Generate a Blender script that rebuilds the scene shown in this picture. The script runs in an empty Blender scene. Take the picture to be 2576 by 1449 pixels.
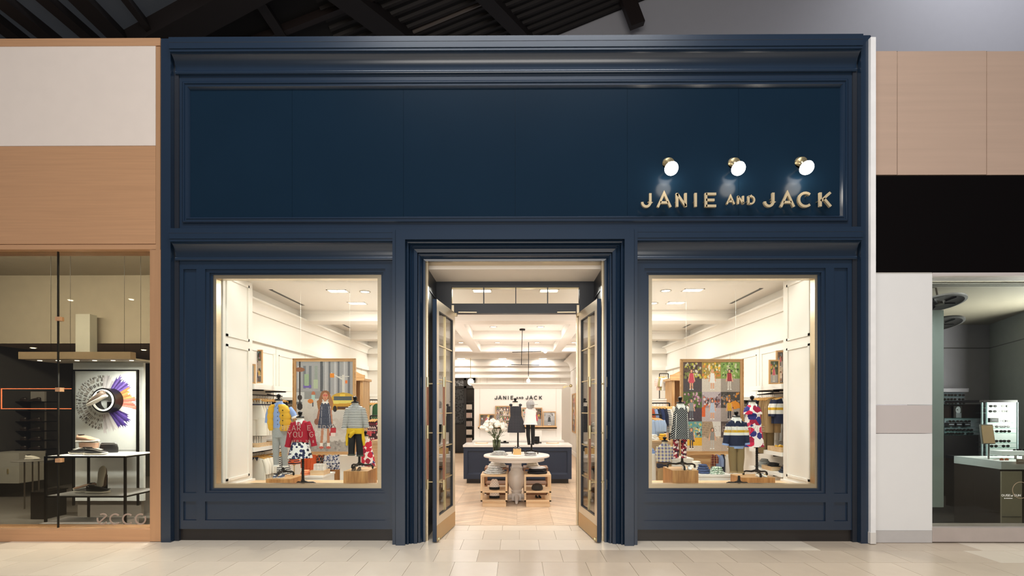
import bpy, math, random
import numpy as np
from mathutils import Vector, Matrix
R_ = random.Random(7)
PI = math.pi
SC = bpy.context.scene
COL = SC.collection
F = 1270.0; CX = 1292.2; CY = 1028.0; TH = 0.0065; H = 1.6
# ---------------- camera ----------------
cam = bpy.data.cameras.new('camera'); camo = bpy.data.objects.new('camera', cam); COL.objects.link(camo)
cam.sensor_width = 36; cam.lens = F/2576*36
cam.shift_x = -(CX-1288)/2576; cam.shift_y = (CY-724.5)/2576
camo.location = (0, 0, H); camo.rotation_euler = (PI/2, 0, TH); cam.clip_end = 200
SC.camera = camo
# ---------------- exposure / world / lights ----------------
SC.view_settings.view_transform = 'Standard'; SC.view_settings.look = 'None'
SC.view_settings.gamma = 1; SC.view_settings.use_curve_mapping = False
SC.view_settings.exposure = 0.0
W = bpy.data.worlds.new('world'); SC.world = W; W.use_nodes = True
W.node_tree.nodes['Background'].inputs[0].default_value = (0.86, 0.88, 1.0, 1)
W.node_tree.nodes['Background'].inputs[1].default_value = 0.16
def light(kind, loc, power, color=(1, 1, 1), size=1, size_y=None, rot=(0, 0, 0), spot=None, name='light'):
    l = bpy.data.lights.new(name, kind); l.energy = power; l.color = color
    if kind == 'AREA':
        l.size = size
        if size_y: l.shape = 'RECTANGLE'; l.size_y = size_y
    elif kind in ('POINT', 'SPOT'): l.shadow_soft_size = size
    if spot: l.spot_size = spot; l.spot_blend = 0.6
    o = bpy.data.objects.new(name, l); o.location = loc; o.rotation_euler = rot; COL.objects.link(o); return o
WARM = (1.0, 0.965, 0.925)
# skylight of the mall concourse, above and in front of the storefront
light('AREA', (0.0, 0.0, 12.0), 1600, (0.95, 0.97, 1.0), 8.0, 3.0, (math.radians(-18), 0, 0), name='concourse_skylight')
# unseen fill lamp added behind the viewer to brighten the lower facade
light('AREA', (0.0, -5.5, 3.0), 560, (1.0, 0.95, 0.88), 8.0, 3.2, (math.radians(90), 0, 0), name='front_fill')
light('AREA', (7.0, 7.4, 13.5), 980, (0.95, 0.96, 1.0), 5.0, 2.0, (math.radians(25), 0, 0), name='gable_fill')  # unseen fill lamp added above the roof to brighten the gable wall
# shop lighting: unseen fill lamps added in pockets between the ceiling beams
for x in (-2.9, 2.9):
    for y in (10.6, 13.1):
        light('AREA', (x, y, 3.385), 27, WARM, .3, .3, name='shop_pocket_fill')
for x in (-2.65, 2.65):
    light('AREA', (x, 6.5, 3.33), 6, WARM, 1.9, 0.25, name='window_display_light')
for x in (-2.65, 2.65):      # window spots that spill on to the concourse floor
    light('SPOT', (x, 7.3, 3.3), 90, WARM, 0.05, None, (math.radians(-30), 0, 0), spot=1.3, name='window_spot')
for x in (-2.0, 2.0):  # upward fill lamps, added unseen to brighten the ceiling
    light('AREA', (x, 9.2, 2.75), 16, WARM, 2.2, 4.0, (PI, 0, 0), name='ceiling_fill')
light('AREA', (0, 13.5, 2.75), 16, WARM, 2.4, 5.0, (PI, 0, 0), name='ceiling_fill')  # same added fill for the rear ceiling
for x in (-.5, .5): light('SPOT', (x, 6.6, 3.36), 45, WARM, 0.04, None, (0, 0, 0), spot=2.0, name='soffit_spot')
# neighbouring shops
light('AREA', (-6.8, 6.42, 3.62), 330, (1, 0.93, 0.82), 5.0, .25, (math.radians(38), 0, 0), name='shoe_shop_light')
light('AREA', (-6.5, 10.4, 2.7), 25, (1, 0.85, 0.7), 3.5, 1.6, name='shoe_shop_light')
light('AREA', (-5.1, 6.82, 2.14), 150, (0.95, 0.97, 1.0), 1.2, 0.1, (math.radians(8), 0, 0), name='shoe_display_light')
light('AREA', (8.2, 7.3, 2.1), 330, (0.95, 0.96, 1.0), 1.6, 1.2, (0, math.radians(90), math.radians(-20)), name='eyewear_fill')  # unseen side fill, added out of frame for the column and walls
light('AREA', (6.6, 6.385, 3.31), 70, (0.95, 0.97, 1.0), 4.0, .12, (math.radians(25), 0, 0), name='eyewear_fill')  # unseen fill added in the slot behind the window head

def P(px, py, d):
    u = (px-CX)/F; v = (CY-py)/F
    t = d/(math.cos(TH)+u*math.sin(TH))
    return Vector((t*(u*math.cos(TH)-math.sin(TH)), d, H+v*t))
def S(d): return d/F
def RC(px0, px1, py0, py1, d):
    a = P(px0, py1, d); b = P(px1, py0, d)
    m1 = P((px0+px1)/2, py1, d).z; m0 = P((px0+px1)/2, py0, d).z
    return a.x, b.x, m1, m0
# ---------------- mesh builder ----------------
ORG = {}
class MB:
    def __init__(s): s.v = []; s.f = []; s.m = []; s.mi = 0
    def add(s, vs, fs):
        n = len(s.v); s.v += [tuple(v) for v in vs]; s.f += [tuple(i+n for i in f) for f in fs]; s.m += [s.mi]*len(fs); return s
    def box(s, x0, x1, y0, y1, z0, z1):
        vs = [(x, y, z) for x in (x0, x1) for y in (y0, y1) for z in (z0, z1)]
        return s.add(vs, [(0, 1, 3, 2), (4, 6, 7, 5), (0, 4, 5, 1), (2, 3, 7, 6), (0, 2, 6, 4), (1, 5, 7, 3)])
    def cbox(s, c, sx, sy, sz): return s.box(c[0]-sx/2, c[0]+sx/2, c[1]-sy/2, c[1]+sy/2, c[2], c[2]+sz)
    def rbox(s, px0, px1, py0, py1, d, y1):
        x0, x1, z0, z1 = RC(px0, px1, py0, py1, d); return s.box(x0, x1, d, y1, z0, z1)
    def loft(s, rings, cap=True, closed=True):
        n = len(rings[0]); vs = [p for r in rings for p in r]; fs = []
        for i in range(len(rings)-1):
            for j in range(n if closed else n-1):
                k = (j+1) % n
                fs.append((i*n+j, i*n+k, (i+1)*n+k, (i+1)*n+j))
        if cap: fs.append(tuple(range(n-1, -1, -1))); fs.append(tuple((len(rings)-1)*n+j for j in range(n)))
        return s.add(vs, fs)
    def lathe(s, c, prof, n=20, cap=True):   # prof (r, z)
        return s.loft([[(c[0]+r*math.cos(2*PI*j/n), c[1]+r*math.sin(2*PI*j/n), c[2]+z) for j in range(n)] for r, z in prof], cap)
    def body(s, rings, n=24, amp=0, k=7, cap=True, ph=0):   # rings (x,y,z,rx,ry[,amp])
        out = []
        for i, r in enumerate(rings):
            a = r[5] if len(r) > 5 else amp
            out.append([(r[0]+r[3]*(1+a*math.sin(k*t+ph+i*0.3))*math.cos(t), r[1]+r[4]*(1+a*math.sin(k*t+ph+i*0.3))*math.sin(t), r[2]) for t in (2*PI*j/n for j in range(n))])
        return s.loft(out, cap)
    def limb(s, pts, rad, n=10, flat=1.0, wr=0):
        pts = [Vector(p) for p in pts]
        if not hasattr(rad, '__len__'): rad = [rad]*len(pts)
        rings = []
        for i, p in enumerate(pts):
            d = (pts[min(i+1, len(pts)-1)]-pts[max(i-1, 0)]).normalized()
            up = Vector((0, 1, 0)) if abs(d.y) < 0.9 else Vector((1, 0, 0))
            a = d.cross(up).normalized(); b = d.cross(a).normalized()
            rings.append([p+rad[i]*(a*math.cos(2*PI*j/n)+b*flat*math.sin(2*PI*j/n)) for j in range(n)])
        return s.loft(rings)
    def bar(s, p0, p1, w, h=None):
        h = h or w; p0 = Vector(p0); p1 = Vector(p1); d = (p1-p0).normalized()
        up = Vector((0, 0, 1)) if abs(d.z) < 0.95 else Vector((0, 1, 0))
        a = d.cross(up).normalized()*w/2; b = d.cross(a).normalized()*h/2
        return s.loft([[p+a+b, p-a+b, p-a-b, p+a-b] for p in (p0, p1)])
    def sphere(s, c, r, n=14, m=8, sc=(1, 1, 1)):
        return s.loft([[(c[0]+sc[0]*r*math.sin(PI*(i+.02)/(m+.04))*math.cos(2*PI*j/n), c[1]+sc[1]*r*math.sin(PI*(i+.02)/(m+.04))*math.sin(2*PI*j/n), c[2]-sc[2]*r*math.cos(PI*(i+.02)/(m+.04))) for j in range(n)] for i in range(m+1)])
    def ring_frame(s, a, b, y0, y1):  # a,b = (x0,x1,z0,z1) outer / inner
        s.box(a[0], b[0], y0, y1, a[2], a[3]); s.box(b[1], a[1], y0, y1, a[2], a[3])
        s.box(b[0], b[1], y0, y1, a[2], b[2]); s.box(b[0], b[1], y0, y1, b[3], a[3]); return s
    def build(s, name, m, parent=None, smooth=False, local=False, **tg):
        me = bpy.data.meshes.new(name)
        o0 = Vector((0, 0, 0))
        if parent is not None and not local: o0 = ORG.get(parent.name, o0)
        me.from_pydata([(v[0]-o0[0], v[1]-o0[1], v[2]-o0[2]) for v in s.v], [], s.f)
        for k in (m if isinstance(m, (list, tuple)) else [m]): me.materials.append(k)
        if max(s.m, default=0): me.polygons.foreach_set('material_index', s.m)
        import bmesh
        bm = bmesh.new(); bm.from_mesh(me); bmesh.ops.recalc_face_normals(bm, faces=bm.faces); bm.to_mesh(me); bm.free()
        if smooth: me.shade_smooth(); me.set_sharp_from_angle(angle=math.radians(40))
        o = bpy.data.objects.new(name, me); COL.objects.link(o)
        if parent is not None: o.parent = parent; ORG[o.name] = o0
        for k, v in tg.items(): o[k] = v
        return o
def thing(name, loc=(0, 0, 0), label=None, category=None, group=None, kind=None, rz=0):
    o = bpy.data.objects.new(name, None); o.location = loc; o.rotation_euler = (0, 0, rz); o.empty_display_size = .1
    COL.objects.link(o); ORG[o.name] = Vector(loc)
    if label: o['label'] = label
    if category: o['category'] = category
    if group: o['group'] = group
    if kind: o['kind'] = kind
    return o
def dup(o, loc, label=None, group=None, rz=None, scale=None, mats=None):
    def cp(a, par):
        c = a.copy(); COL.objects.link(c)
        if par is not None: c.parent = par
        for ch in a.children: cp(ch, c)
        return c
    r = cp(o, None); r.location = loc
    if label: r['label'] = label
    if group: r['group'] = group
    if rz is not None: r.rotation_euler = (0, 0, rz)
    if scale is not None: r.scale = (scale,)*3 if not hasattr(scale, '__len__') else scale
    if mats:
        for c in [r]+list(r.children_recursive):
            k = c.name.split('.')[0]
            if k in mats and c.type == 'MESH':
                c.data = c.data.copy(); c.data.materials.clear(); c.data.materials.append(mats[k])
    return r
def struct(name, **k): return thing(name, kind='structure', **k)
# ---------------- materials ----------------
def lin(h):
    if isinstance(h, str): h = [int(h[i:i+2], 16)/255 for i in (0, 2, 4)]
    return tuple((c/12.92 if c <= .04045 else ((c+.055)/1.055)**2.4) for c in h)
class N:
    def __init__(s, name):
        s.m = bpy.data.materials.new(name); s.m.use_nodes = True; s.t = s.m.node_tree; s.b = s.t.nodes['Principled BSDF']
        s.tc = None
    def n(s, typ, **k):
        o = s.t.nodes.new(typ)
        for a, b in k.items():
            if a.startswith('i_'): o.inputs[a[2:].replace('_', ' ')].default_value = b
            else: setattr(o, a, b)
        return o
    def l(s, a, b): s.t.links.new(a, b)
    def co(s, sx=1, sy=1, sz=1):
        if not s.tc: s.tc = s.n('ShaderNodeTexCoord')
        mp = s.n('ShaderNodeMapping'); mp.inputs['Scale'].default_value = (sx, sy, sz); s.l(s.tc.outputs['Object'], mp.inputs[0]); return mp.outputs[0]
    def math(s, op, a, b=None):
        o = s.n('ShaderNodeMath', operation=op)
        for i, x in enumerate((a, b)):
            if x is None: continue
            if isinstance(x, (int, float)): o.inputs[i].default_value = x
            else: s.l(x, o.inputs[i])
        return o.outputs[0]
    def mix(s, fac, a, b):
        o = s.n('ShaderNodeMix', data_type='RGBA')
        if isinstance(fac, (int, float)): o.inputs[0].default_value = fac
        else: s.l(fac, o.inputs[0])
        for i, x in ((6, a), (7, b)):
            if isinstance(x, tuple): o.inputs[i].default_value = (*x[:3], 1)
            else: s.l(x, o.inputs[i])
        return o.outputs[2]
    def noise(s, vec, scale, detail=3, out=0):
        o = s.n('ShaderNodeTexNoise'); o.inputs['Scale'].default_value = scale; o.inputs['Detail'].default_value = detail; s.l(vec, o.inputs['Vector']); return o.outputs[out]
    def bump(s, h, st=.2, dist=.01):
        o = s.n('ShaderNodeBump'); o.inputs['Strength'].default_value = st; o.inputs['Distance'].default_value = dist; s.l(h, o.inputs['Height']); s.l(o.outputs[0], s.b.inputs['Normal'])
MC = {}
def M(name, col='808080', rough=.5, metal=0, var=.06, vs=6, bump=0, bs=60, emit=0, stretch=(1, 1, 1), coat=0, obvar=0, spec=.5):
    if name in MC: return MC[name]
    q = N(name); c = lin(col); b = q.b
    b.inputs['Roughness'].default_value = rough; b.inputs['Metallic'].default_value = metal; b.inputs['Specular IOR Level'].default_value = spec
    v = q.co(*stretch); nz = q.noise(v, vs)
    dk = tuple(x*(1-var*1.6) for x in c); lt = tuple(min(1, x*(1+var*1.6)) for x in c)
    cc = q.mix(nz, dk, lt)
    if obvar:
        oi = q.n('ShaderNodeObjectInfo'); r = oi.outputs['Random']
        cc2 = q.n('ShaderNodeHueSaturation'); q.l(cc, cc2.inputs['Color']); q.l(q.math('ADD', q.math('MULTIPLY', r, obvar*2), 1-obvar), cc2.inputs['Value']); cc = cc2.outputs[0]
    q.l(cc, b.inputs['Base Color'])
    if bump: q.bump(q.noise(v, bs), bump, .004)
    if emit: b.inputs['Emission Color'].default_value = (*c, 1); b.inputs['Emission Strength'].default_value = emit
    if coat: b.inputs['Coat Weight'].default_value = coat; b.inputs['Coat Roughness'].default_value = .15
    MC[name] = q.m; return q.m
def wood(name, a, b_, axis='x', rough=.45, sc=1.0, obvar=.12):
    q = N(name); st = {'x': (1.2, 14, 14), 'y': (14, 1.2, 14), 'z': (14, 14, 1.2)}[axis]
    v = q.co(*[x*sc for x in st]); n1 = q.noise(v, 1.6, 5); n2 = q.noise(v, 7, 2)
    f = q.math('ADD', q.math('MULTIPLY', n1, .75), q.math('MULTIPLY', n2, .25))
    cr = q.n('ShaderNodeValToRGB'); cr.color_ramp.elements[0].position = .36; cr.color_ramp.elements[1].position = .64
    cr.color_ramp.elements[0].color = (*lin(a), 1); cr.color_ramp.elements[1].color = (*lin(b_), 1); q.l(f, cr.inputs[0])
    oi = q.n('ShaderNodeObjectInfo'); hs = q.n('ShaderNodeHueSaturation'); q.l(cr.outputs[0], hs.inputs['Color'])
    q.l(q.math('ADD', q.math('MULTIPLY', oi.outputs['Random'], obvar*2), 1-obvar), hs.inputs['Value'])
    q.l(hs.outputs[0], q.b.inputs['Base Color']); q.b.inputs['Roughness'].default_value = rough; q.bump(f, .08, .003)
    MC[name] = q.m; return q.m
def glass(name, tint='ffffff', refl=.6, ior=1.45):
    q = N(name); t = q.t; out = t.nodes['Material Output']; t.nodes.remove(q.b)
    tr = q.n('ShaderNodeBsdfTransparent'); tr.inputs[0].default_value = (*lin(tint), 1)
    gl = q.n('ShaderNodeBsdfGlossy'); gl.inputs['Roughness'].default_value = 0.0
    lw = q.n('ShaderNodeLayerWeight'); lw.inputs['Blend'].default_value = .5; f0 = ((ior-1)/(ior+1))**2
    fres = q.math('ADD', q.math('MULTIPLY', q.math('POWER', lw.outputs['Facing'], 5.0), 1-f0), f0)
    mx = q.n('ShaderNodeMixShader'); q.l(q.math('MINIMUM', q.math('MULTIPLY', fres, refl), 1.0), mx.inputs[0]); q.l(tr.outputs[0], mx.inputs[1]); q.l(gl.outputs[0], mx.inputs[2]); q.l(mx.outputs[0], out.inputs[0])
    return q.m
def cloth(name, kind, cols, sc=1.0, rough=.85):
    q = N(name); c = [lin(x) for x in cols]; v = q.co(1, 1, 1)
    sp = q.n('ShaderNodeSeparateXYZ'); q.l(v, sp.inputs[0]); X, Y, Z = sp.outputs
    def fr(a, f, off=0): return q.math('FRACT', q.math('ADD', q.math('MULTIPLY', a, f), 100.0+off))
    if kind == 'stripe': col = q.mix(q.math('LESS_THAN', fr(Z, sc), .45), c[0], c[1])
    elif kind == 'vstripe': col = q.mix(q.math('LESS_THAN', fr(X, sc), .4), c[0], c[1])
    elif kind == 'plaid':
        a = q.math('LESS_THAN', fr(X, sc), .4); b = q.math('LESS_THAN', fr(Z, sc), .4)
        c1 = q.mix(a, c[0], c[1]); c2 = q.mix(b, c[0], c[2]); col = q.mix(.5, c1, c2)
        col = q.mix(q.math('LESS_THAN', fr(Z, sc, .3), .1), col, c[3]); col = q.mix(q.math('LESS_THAN', fr(X, sc, .3), .1), col, c[3])
    elif kind == 'dots':
        dx = q.math('SUBTRACT', fr(X, sc), .5); dz = q.math('SUBTRACT', fr(Z, sc), .5)
        r = q.math('ADD', q.math('ABSOLUTE', dx), q.math('ABSOLUTE', dz))
        dx2 = q.math('SUBTRACT', fr(X, sc, .5), .5); dz2 = q.math('SUBTRACT', fr(Z, sc, .5), .5)
        r2 = q.math('ADD', q.math('ABSOLUTE', dx2), q.math('ABSOLUTE', dz2))
        col = q.mix(q.math('LESS_THAN', q.math('MINIMUM', r, r2), .22), c[0], c[1])
    elif kind == 'floral':
        vo = q.n('ShaderNodeTexVoronoi'); vo.inputs['Scale'].default_value = sc; q.l(v, vo.inputs['Vector'])
        nz = q.noise(v, sc*3, 2)
        r = q.math('ADD', vo.outputs['Distance'], q.math('MULTIPLY', nz, .3))
        cr = q.n('ShaderNodeValToRGB'); cr.color_ramp.interpolation = 'CONSTANT'
        sx = q.n('ShaderNodeSeparateColor'); q.l(vo.outputs['Color'], sx.inputs[0])
        els = cr.color_ramp.elements; k = len(c)-1
        els[0].color = (*c[1], 1); els[1].position = 1/k; els[1].color = (*c[min(2, k)], 1)
        for i in range(2, k): e = els.new(i/k); e.color = (*c[i+1], 1)
        q.l(sx.outputs[0], cr.inputs[0])
        col = q.mix(q.math('LESS_THAN', r, .78 if sc < 15 or sc == 34 else .64), c[0], cr.outputs[0])
        col = q.mix(q.math('LESS_THAN', r, .2), col, c[1])
    elif kind == 'heather':
        col = q.mix(q.noise(v, 140*sc, 2), c[0], c[1])
    elif kind == 'bands':   # sequence of (z, colour index) by height
        cr = q.n('ShaderNodeValToRGB'); cr.color_ramp.interpolation = 'CONSTANT'; els = cr.color_ramp.elements
        zz = q.math('DIVIDE', Z, sc[0])
        els[0].color = (*c[sc[1][0][1]], 1); els[1].position = sc[1][1][0]; els[1].color = (*c[sc[1][1][1]], 1)
        for p, i in sc[1][2:]: e = els.new(p); e.color = (*c[i], 1)
        q.l(zz, cr.inputs[0]); col = cr.outputs[0]
    q.l(col, q.b.inputs['Base Color']); q.b.inputs['Roughness'].default_value = rough
    q.bump(q.noise(v, 25, 3), .35, .008)
    MC[name] = q.m; return q.m
BLUE = M('navy_paint', '18293c', .25, 0, .04, 3, spec=.7)
BLUEP = M('navy_panel', '102333', .22, 0, .06, 1.2, spec=.2)
BLACK = M('black_base', '231f1d', .35)
CHAMP = M('champagne_metal', 'c9b99c', .28, .85, .05, 5, stretch=(1, 1, 30))
DARKN = M('dark_navy', '20242c', .4)
BRASS = M('brass', 'c4b48c', .28, .8, .05, 20)
COPPER = M('brushed_copper', 'c99a73', .38, .3, .08, 3, stretch=(.4, 1, 14))
COPPERV = M('brushed_copper_post', 'c2956f', .34, .35, .1, 2, stretch=(6, 1, .5))
PINKM = M('rose_metal_panel', 'd6b8a2', .4, .35, .05, 1.5, stretch=(.4, 1, 12))
CREAM = M('cream_paint', 'ece7df', .5, 0, .01)
CREAMC = M('cream_ceiling', 'ebe5dd', .7, 0, .01)
WHITE = M('white_lacquer', 'f3f0ea', .35, 0, .01)
IRON = M('black_iron', '1c1917', .4, .6)
OAKX = wood('oak_grain_x', 'b98a58', 'd8b283', 'x'); OAKZ = wood('oak_grain_z', 'b98a58', 'd8b283', 'z')
PALEX = wood('pale_oak_x', 'cfab80', 'e3c6a0', 'x'); PALEZ = wood('pale_oak_z', 'cfab80', 'e3c6a0', 'z')
CUBEW = wood('display_cube_wood', '9c6837', 'd09a5e', 'z', sc=.8)
PLANK = wood('floor_oak', 'bda083', 'd9c3a9', 'x', rough=.38, obvar=.13)
MARB = M('marble_top', 'f0ece6', .2, 0, .05, 9)
CTRB = M('counter_navy', '1f2c42', .45)
EMW = M('lamp_glow', 'fff1dc', .5, emit=9)
EMC = M('downlight_glow', 'fff4e4', .5, emit=12)
GL = glass('window_glass', 'fbfdfb', .35); GLD = glass('shop_glass', 'c9c7bd', .9, 1.5); GLD2 = glass('eyewear_glass', 'd2d4cd', .8, 1.5)
# ---------------- stroke lettering ----------------
def arc(cx, cy, rx, ry, a0, a1, n=14): return [(cx+rx*math.cos(math.radians(a0+(a1-a0)*i/n)), cy+ry*math.sin(math.radians(a0+(a1-a0)*i/n))) for i in range(n+1)]
GLY = {'A': [[(0, 0), (.5, 1), (1, 0)], [(.2, .33), (.8, .33)]], 'N': [[(.06, 0), (.06, 1)], [(.06, .95), (.94, .05)], [(.94, 0), (.94, 1)]], 'I': [[(.5, 0), (.5, 1)]],
 'E': [[(.08, 0), (.08, 1)], [(.08, .93), (1, .93)], [(.08, .5), (.85, .5)], [(.08, .07), (1, .07)]], 'D': [[(.08, 0), (.08, 1)], [(.08, .94), (.45, .94)]+arc(.45, .5, .5, .44, 90, -90)+[(.08, .06)]],
 'J': [[(.9, 1), (.9, .38)]+arc(.48, .38, .42, .32, 0, -180, 12)], 'C': [arc(.5, .5, .48, .46, 48, 312)], 'K': [[(.08, 0), (.08, 1)], [(.95, 1), (.1, .38)], [(.38, .58), (.98, 0)]],
 'W': [[(0, 1), (.25, 0), (.5, 1), (.75, 0), (1, 1)]], 'R': [[(.08, 0), (.08, 1)], [(.08, .95), (.5, .95)]+arc(.5, .7, .42, .25, 90, -90)+[(.08, .45)], [(.45, .45), (.95, 0)]],
 'V': [[(0, 1), (.5, 0), (1, 1)]], 'Y': [[(0, 1), (.5, .48), (1, 1)], [(.5, .5), (.5, 0)]], 'O': [arc(.5, .5, .48, .47, 0, 360, 24)], 'U': [[(.06, 1), (.06, .4)]+arc(.5, .4, .44, .36, 180, 360, 12)+[(.94, 1)]],
 'G': [arc(.5, .5, .48, .46, 48, 350)+[(.97, .48), (.55, .48)]], 'S': [arc(.5, .73, .38, .24, 35, 270, 10)+arc(.5, .25, .4, .22, 90, -150, 10)], 'T': [[(.5, 0), (.5, 1)], [(0, .95), (1, .95)]], 'H': [[(.06, 0), (.06, 1)], [(.94, 0), (.94, 1)], [(.06, .5), (.94, .5)]],
 'L': [[(.08, 1), (.08, .05), (.9, .05)]], 'F': [[(.08, 0), (.08, 1)], [(.08, .93), (1, .93)], [(.08, .5), (.85, .5)]], 'f': [[(.8, .95), (.5, .8), (.45, .2), (.1, -.1)], [(.15, .6), (.8, .6)]], 'o': [arc(.5, .35, .4, .33, 0, 360, 12)],
 '2': [arc(.5, .72, .38, .25, 160, -40, 8)+[(.05, .05), (.95, .05)]], '0': [arc(.5, .5, .4, .47, 0, 360, 14)], '&': [arc(.45, .76, .26, .2, 0, 360, 10), arc(.4, .28, .36, .26, -20, 340, 12), [(.3, .5), (.95, 0)]]}
def stroke(mb, pts, w, tf, y0, y1):
    n = len(pts); L = []; Rr = []
    T = [tf(p) for p in pts]
    for i in range(n):
        a = Vector(T[max(i-1, 0)]); b = Vector(T[min(i+1, n-1)]); p = Vector(T[i])
        d1 = (p-a).normalized() if i > 0 else (b-p).normalized(); d2 = (b-p).normalized() if i < n-1 else d1
        d = (d1+d2)
        d = d.normalized() if d.length > .05 else d1
        nn = Vector((-d.y, d.x)); c = max(.45, abs(nn.dot(Vector((-d1.y, d1.x))))); o = nn*(w/2/c)
        L.append(p+o); Rr.append(p-o)
    vs = []; fs = []
    for i in range(n): vs += [(L[i].x, y0, L[i].y), (Rr[i].x, y0, Rr[i].y), (Rr[i].x, y1, Rr[i].y), (L[i].x, y1, L[i].y)]
    for i in range(n-1):
        a = 4*i; b = a+4
        fs += [(a, b, b+1, a+1), (a+1, b+1, b+2, a+2), (a+2, b+2, b+3, a+3), (a+3, b+3, b, a)]
    fs += [(0, 1, 2, 3), (4*n-4, 4*n-1, 4*n-2, 4*n-3)]
    mb.add(vs, fs)
def letter(ch, px0, px1, py0, py1, d, thick, w, m, parent, name='letter', lab=None):
    x0, x1, z0, z1 = RC(px0, px1, py0, py1, d); mb = MB()
    for g in GLY[ch]: stroke(mb, g, w, lambda p: (x0+w/2+(x1-x0-w)*p[0], z0+(z1-z0)*p[1]), d-thick, d)
    o = mb.build(name, m, parent)
    if lab: o['label'] = lab
    return o
# ---------------- flat prints painted into colour attributes ----------------
class Pic:
    def __init__(s, w, h, bg='ffffff'):
        s.w, s.h = w, h; s.a = np.zeros((h, w, 3)); s.a[:] = [int(bg[i:i+2], 16)/255 for i in (0, 2, 4)]
        s.yy, s.xx = np.mgrid[0:h, 0:w]; s.xx = (s.xx+.5)/w; s.yy = (s.yy+.5)/h
    def c(s, c): return np.array([int(c[i:i+2], 16)/255 for i in (0, 2, 4)]) if isinstance(c, str) else np.array(c)
    def put(s, m, c, al=1.0): s.a[m] = s.a[m]*(1-al)+s.c(c)*al; return s
    def rect(s, x0, y0, x1, y1, c, al=1): return s.put((s.xx >= x0) & (s.xx < x1) & (s.yy >= y0) & (s.yy < y1), c, al)
    def ell(s, x, y, rx, ry, c, al=1): return s.put(((s.xx-x)/rx)**2+((s.yy-y)/ry)**2 < 1, c, al)
    def poly(s, pts, c, al=1):
        m = np.zeros(s.xx.shape, bool); n = len(pts)
        for i in range(n):
            x0, y0 = pts[i]; x1, y1 = pts[(i+1) % n]
            if y0 == y1: continue
            k = (s.yy > min(y0, y1)) & (s.yy <= max(y0, y1)) & (s.xx < x0+(s.yy-y0)*(x1-x0)/(y1-y0)); m ^= k
        return s.put(m, c, al)
    def line(s, x0, y0, x1, y1, w, c, al=1):
        ar = s.h/s.w; dx, dy = x1-x0, (y1-y0)*ar; l = dx*dx+dy*dy+1e-9
        t = np.clip(((s.xx-x0)*dx+(s.yy-y0)*ar*dy)/l, 0, 1)
        return s.put((s.xx-x0-t*dx)**2+((s.yy-y0)*ar-t*dy)**2 < w*w/4, c, al)
    def blobs(s, x0, y0, x1, y1, cols, n, r, rng):
        for _ in range(n):
            k = rng.uniform(.4, 1)*r; s.ell(rng.uniform(x0, x1), rng.uniform(y0, y1), k, k*s.w/s.h, rng.choice(cols), .85)
        return s
    def noise(s, amt, rng): s.a += np.random.RandomState(rng.randint(0, 9999)).normal(0, amt, (s.h, s.w, 1)); return s
    def child(s, x, y, h, hair, top, bot, skin='d9a384', shoes='ffffff', dress=None, arms=None):
        a = s.w/s.h; u = h
        def X(k): return x+k*u/a
        for sg in (-1, 1):
            s.line(X(sg*.055), y-.42*u, X(sg*.07), y-.04*u, .075*u/a, bot if dress is None else skin); s.ell(X(sg*.08), y-.02*u, .055*u/a, .025*u, shoes)
            s.line(X(sg*.11), y-.76*u, X(sg*.19), y-.42*u, .06*u/a, arms or skin)
        if dress: s.poly([(X(-.1), y-.8*u), (X(.1), y-.8*u), (X(.17), y-.32*u), (X(-.17), y-.32*u)], dress)
        else: s.poly([(X(-.12), y-.8*u), (X(.12), y-.8*u), (X(.13), y-.42*u), (X(-.13), y-.42*u)], top)
        s.ell(X(0), y-.9*u, .1*u/a, .1*u, hair); s.ell(X(0), y-.89*u, .062*u/a, .075*u, skin)
        return s
    def mesh(s, x0, x1, y, z0, z1, name, parent, mat, flip=False, side=None, lab=None):
        w, h = s.w, s.h; xs = np.linspace(x0, x1, w+1); zs = np.linspace(z1, z0, h+1)
        gx, gz = np.meshgrid(xs, zs); v = np.zeros(((w+1)*(h+1), 3)); 
        if side is None: v[:, 0] = gx.ravel(); v[:, 1] = y
        else: v[:, 1] = gx.ravel(); v[:, 0] = y
        v[:, 2] = gz.ravel()
        o0 = ORG.get(parent.name, Vector((0, 0, 0))); v -= np.array(o0)
        i, j = np.mgrid[0:h, 0:w]; a = (i*(w+1)+j).ravel(); q = np.stack([a, a+w+1, a+w+2, a+1], 1)
        me = bpy.data.meshes.new(name); me.vertices.add(len(v)); me.vertices.foreach_set('co', v.ravel())
        me.loops.add(w*h*4); me.loops.foreach_set('vertex_index', q.ravel().astype(np.int32)); me.polygons.add(w*h)
        me.polygons.foreach_set('loop_start', np.arange(0, w*h*4, 4, dtype=np.int32)); me.update(calc_edges=True)
        col = np.clip(s.a, 0, 1); col = np.where(col <= .04045, col/12.92, ((col+.055)/1.055)**2.4).reshape(-1, 3)
        ca = me.color_attributes.new('print', 'FLOAT_COLOR', 'CORNER'); cc = np.ones((w*h, 4, 4)); cc[:, :, :3] = col[:, None, :]
        ca.data.foreach_set('color', cc.ravel()); me.materials.append(mat)
        o = bpy.data.objects.new(name, me); COL.objects.link(o); o.parent = parent; ORG[o.name] = o0
        if lab: o['label'] = lab
        return o
q = N('printed_photo'); at = q.n('ShaderNodeAttribute'); at.attribute_name = 'print'; q.l(at.outputs['Color'], q.b.inputs['Base Color']); q.b.inputs['Roughness'].default_value = .45
PRINT = q.m
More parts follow.
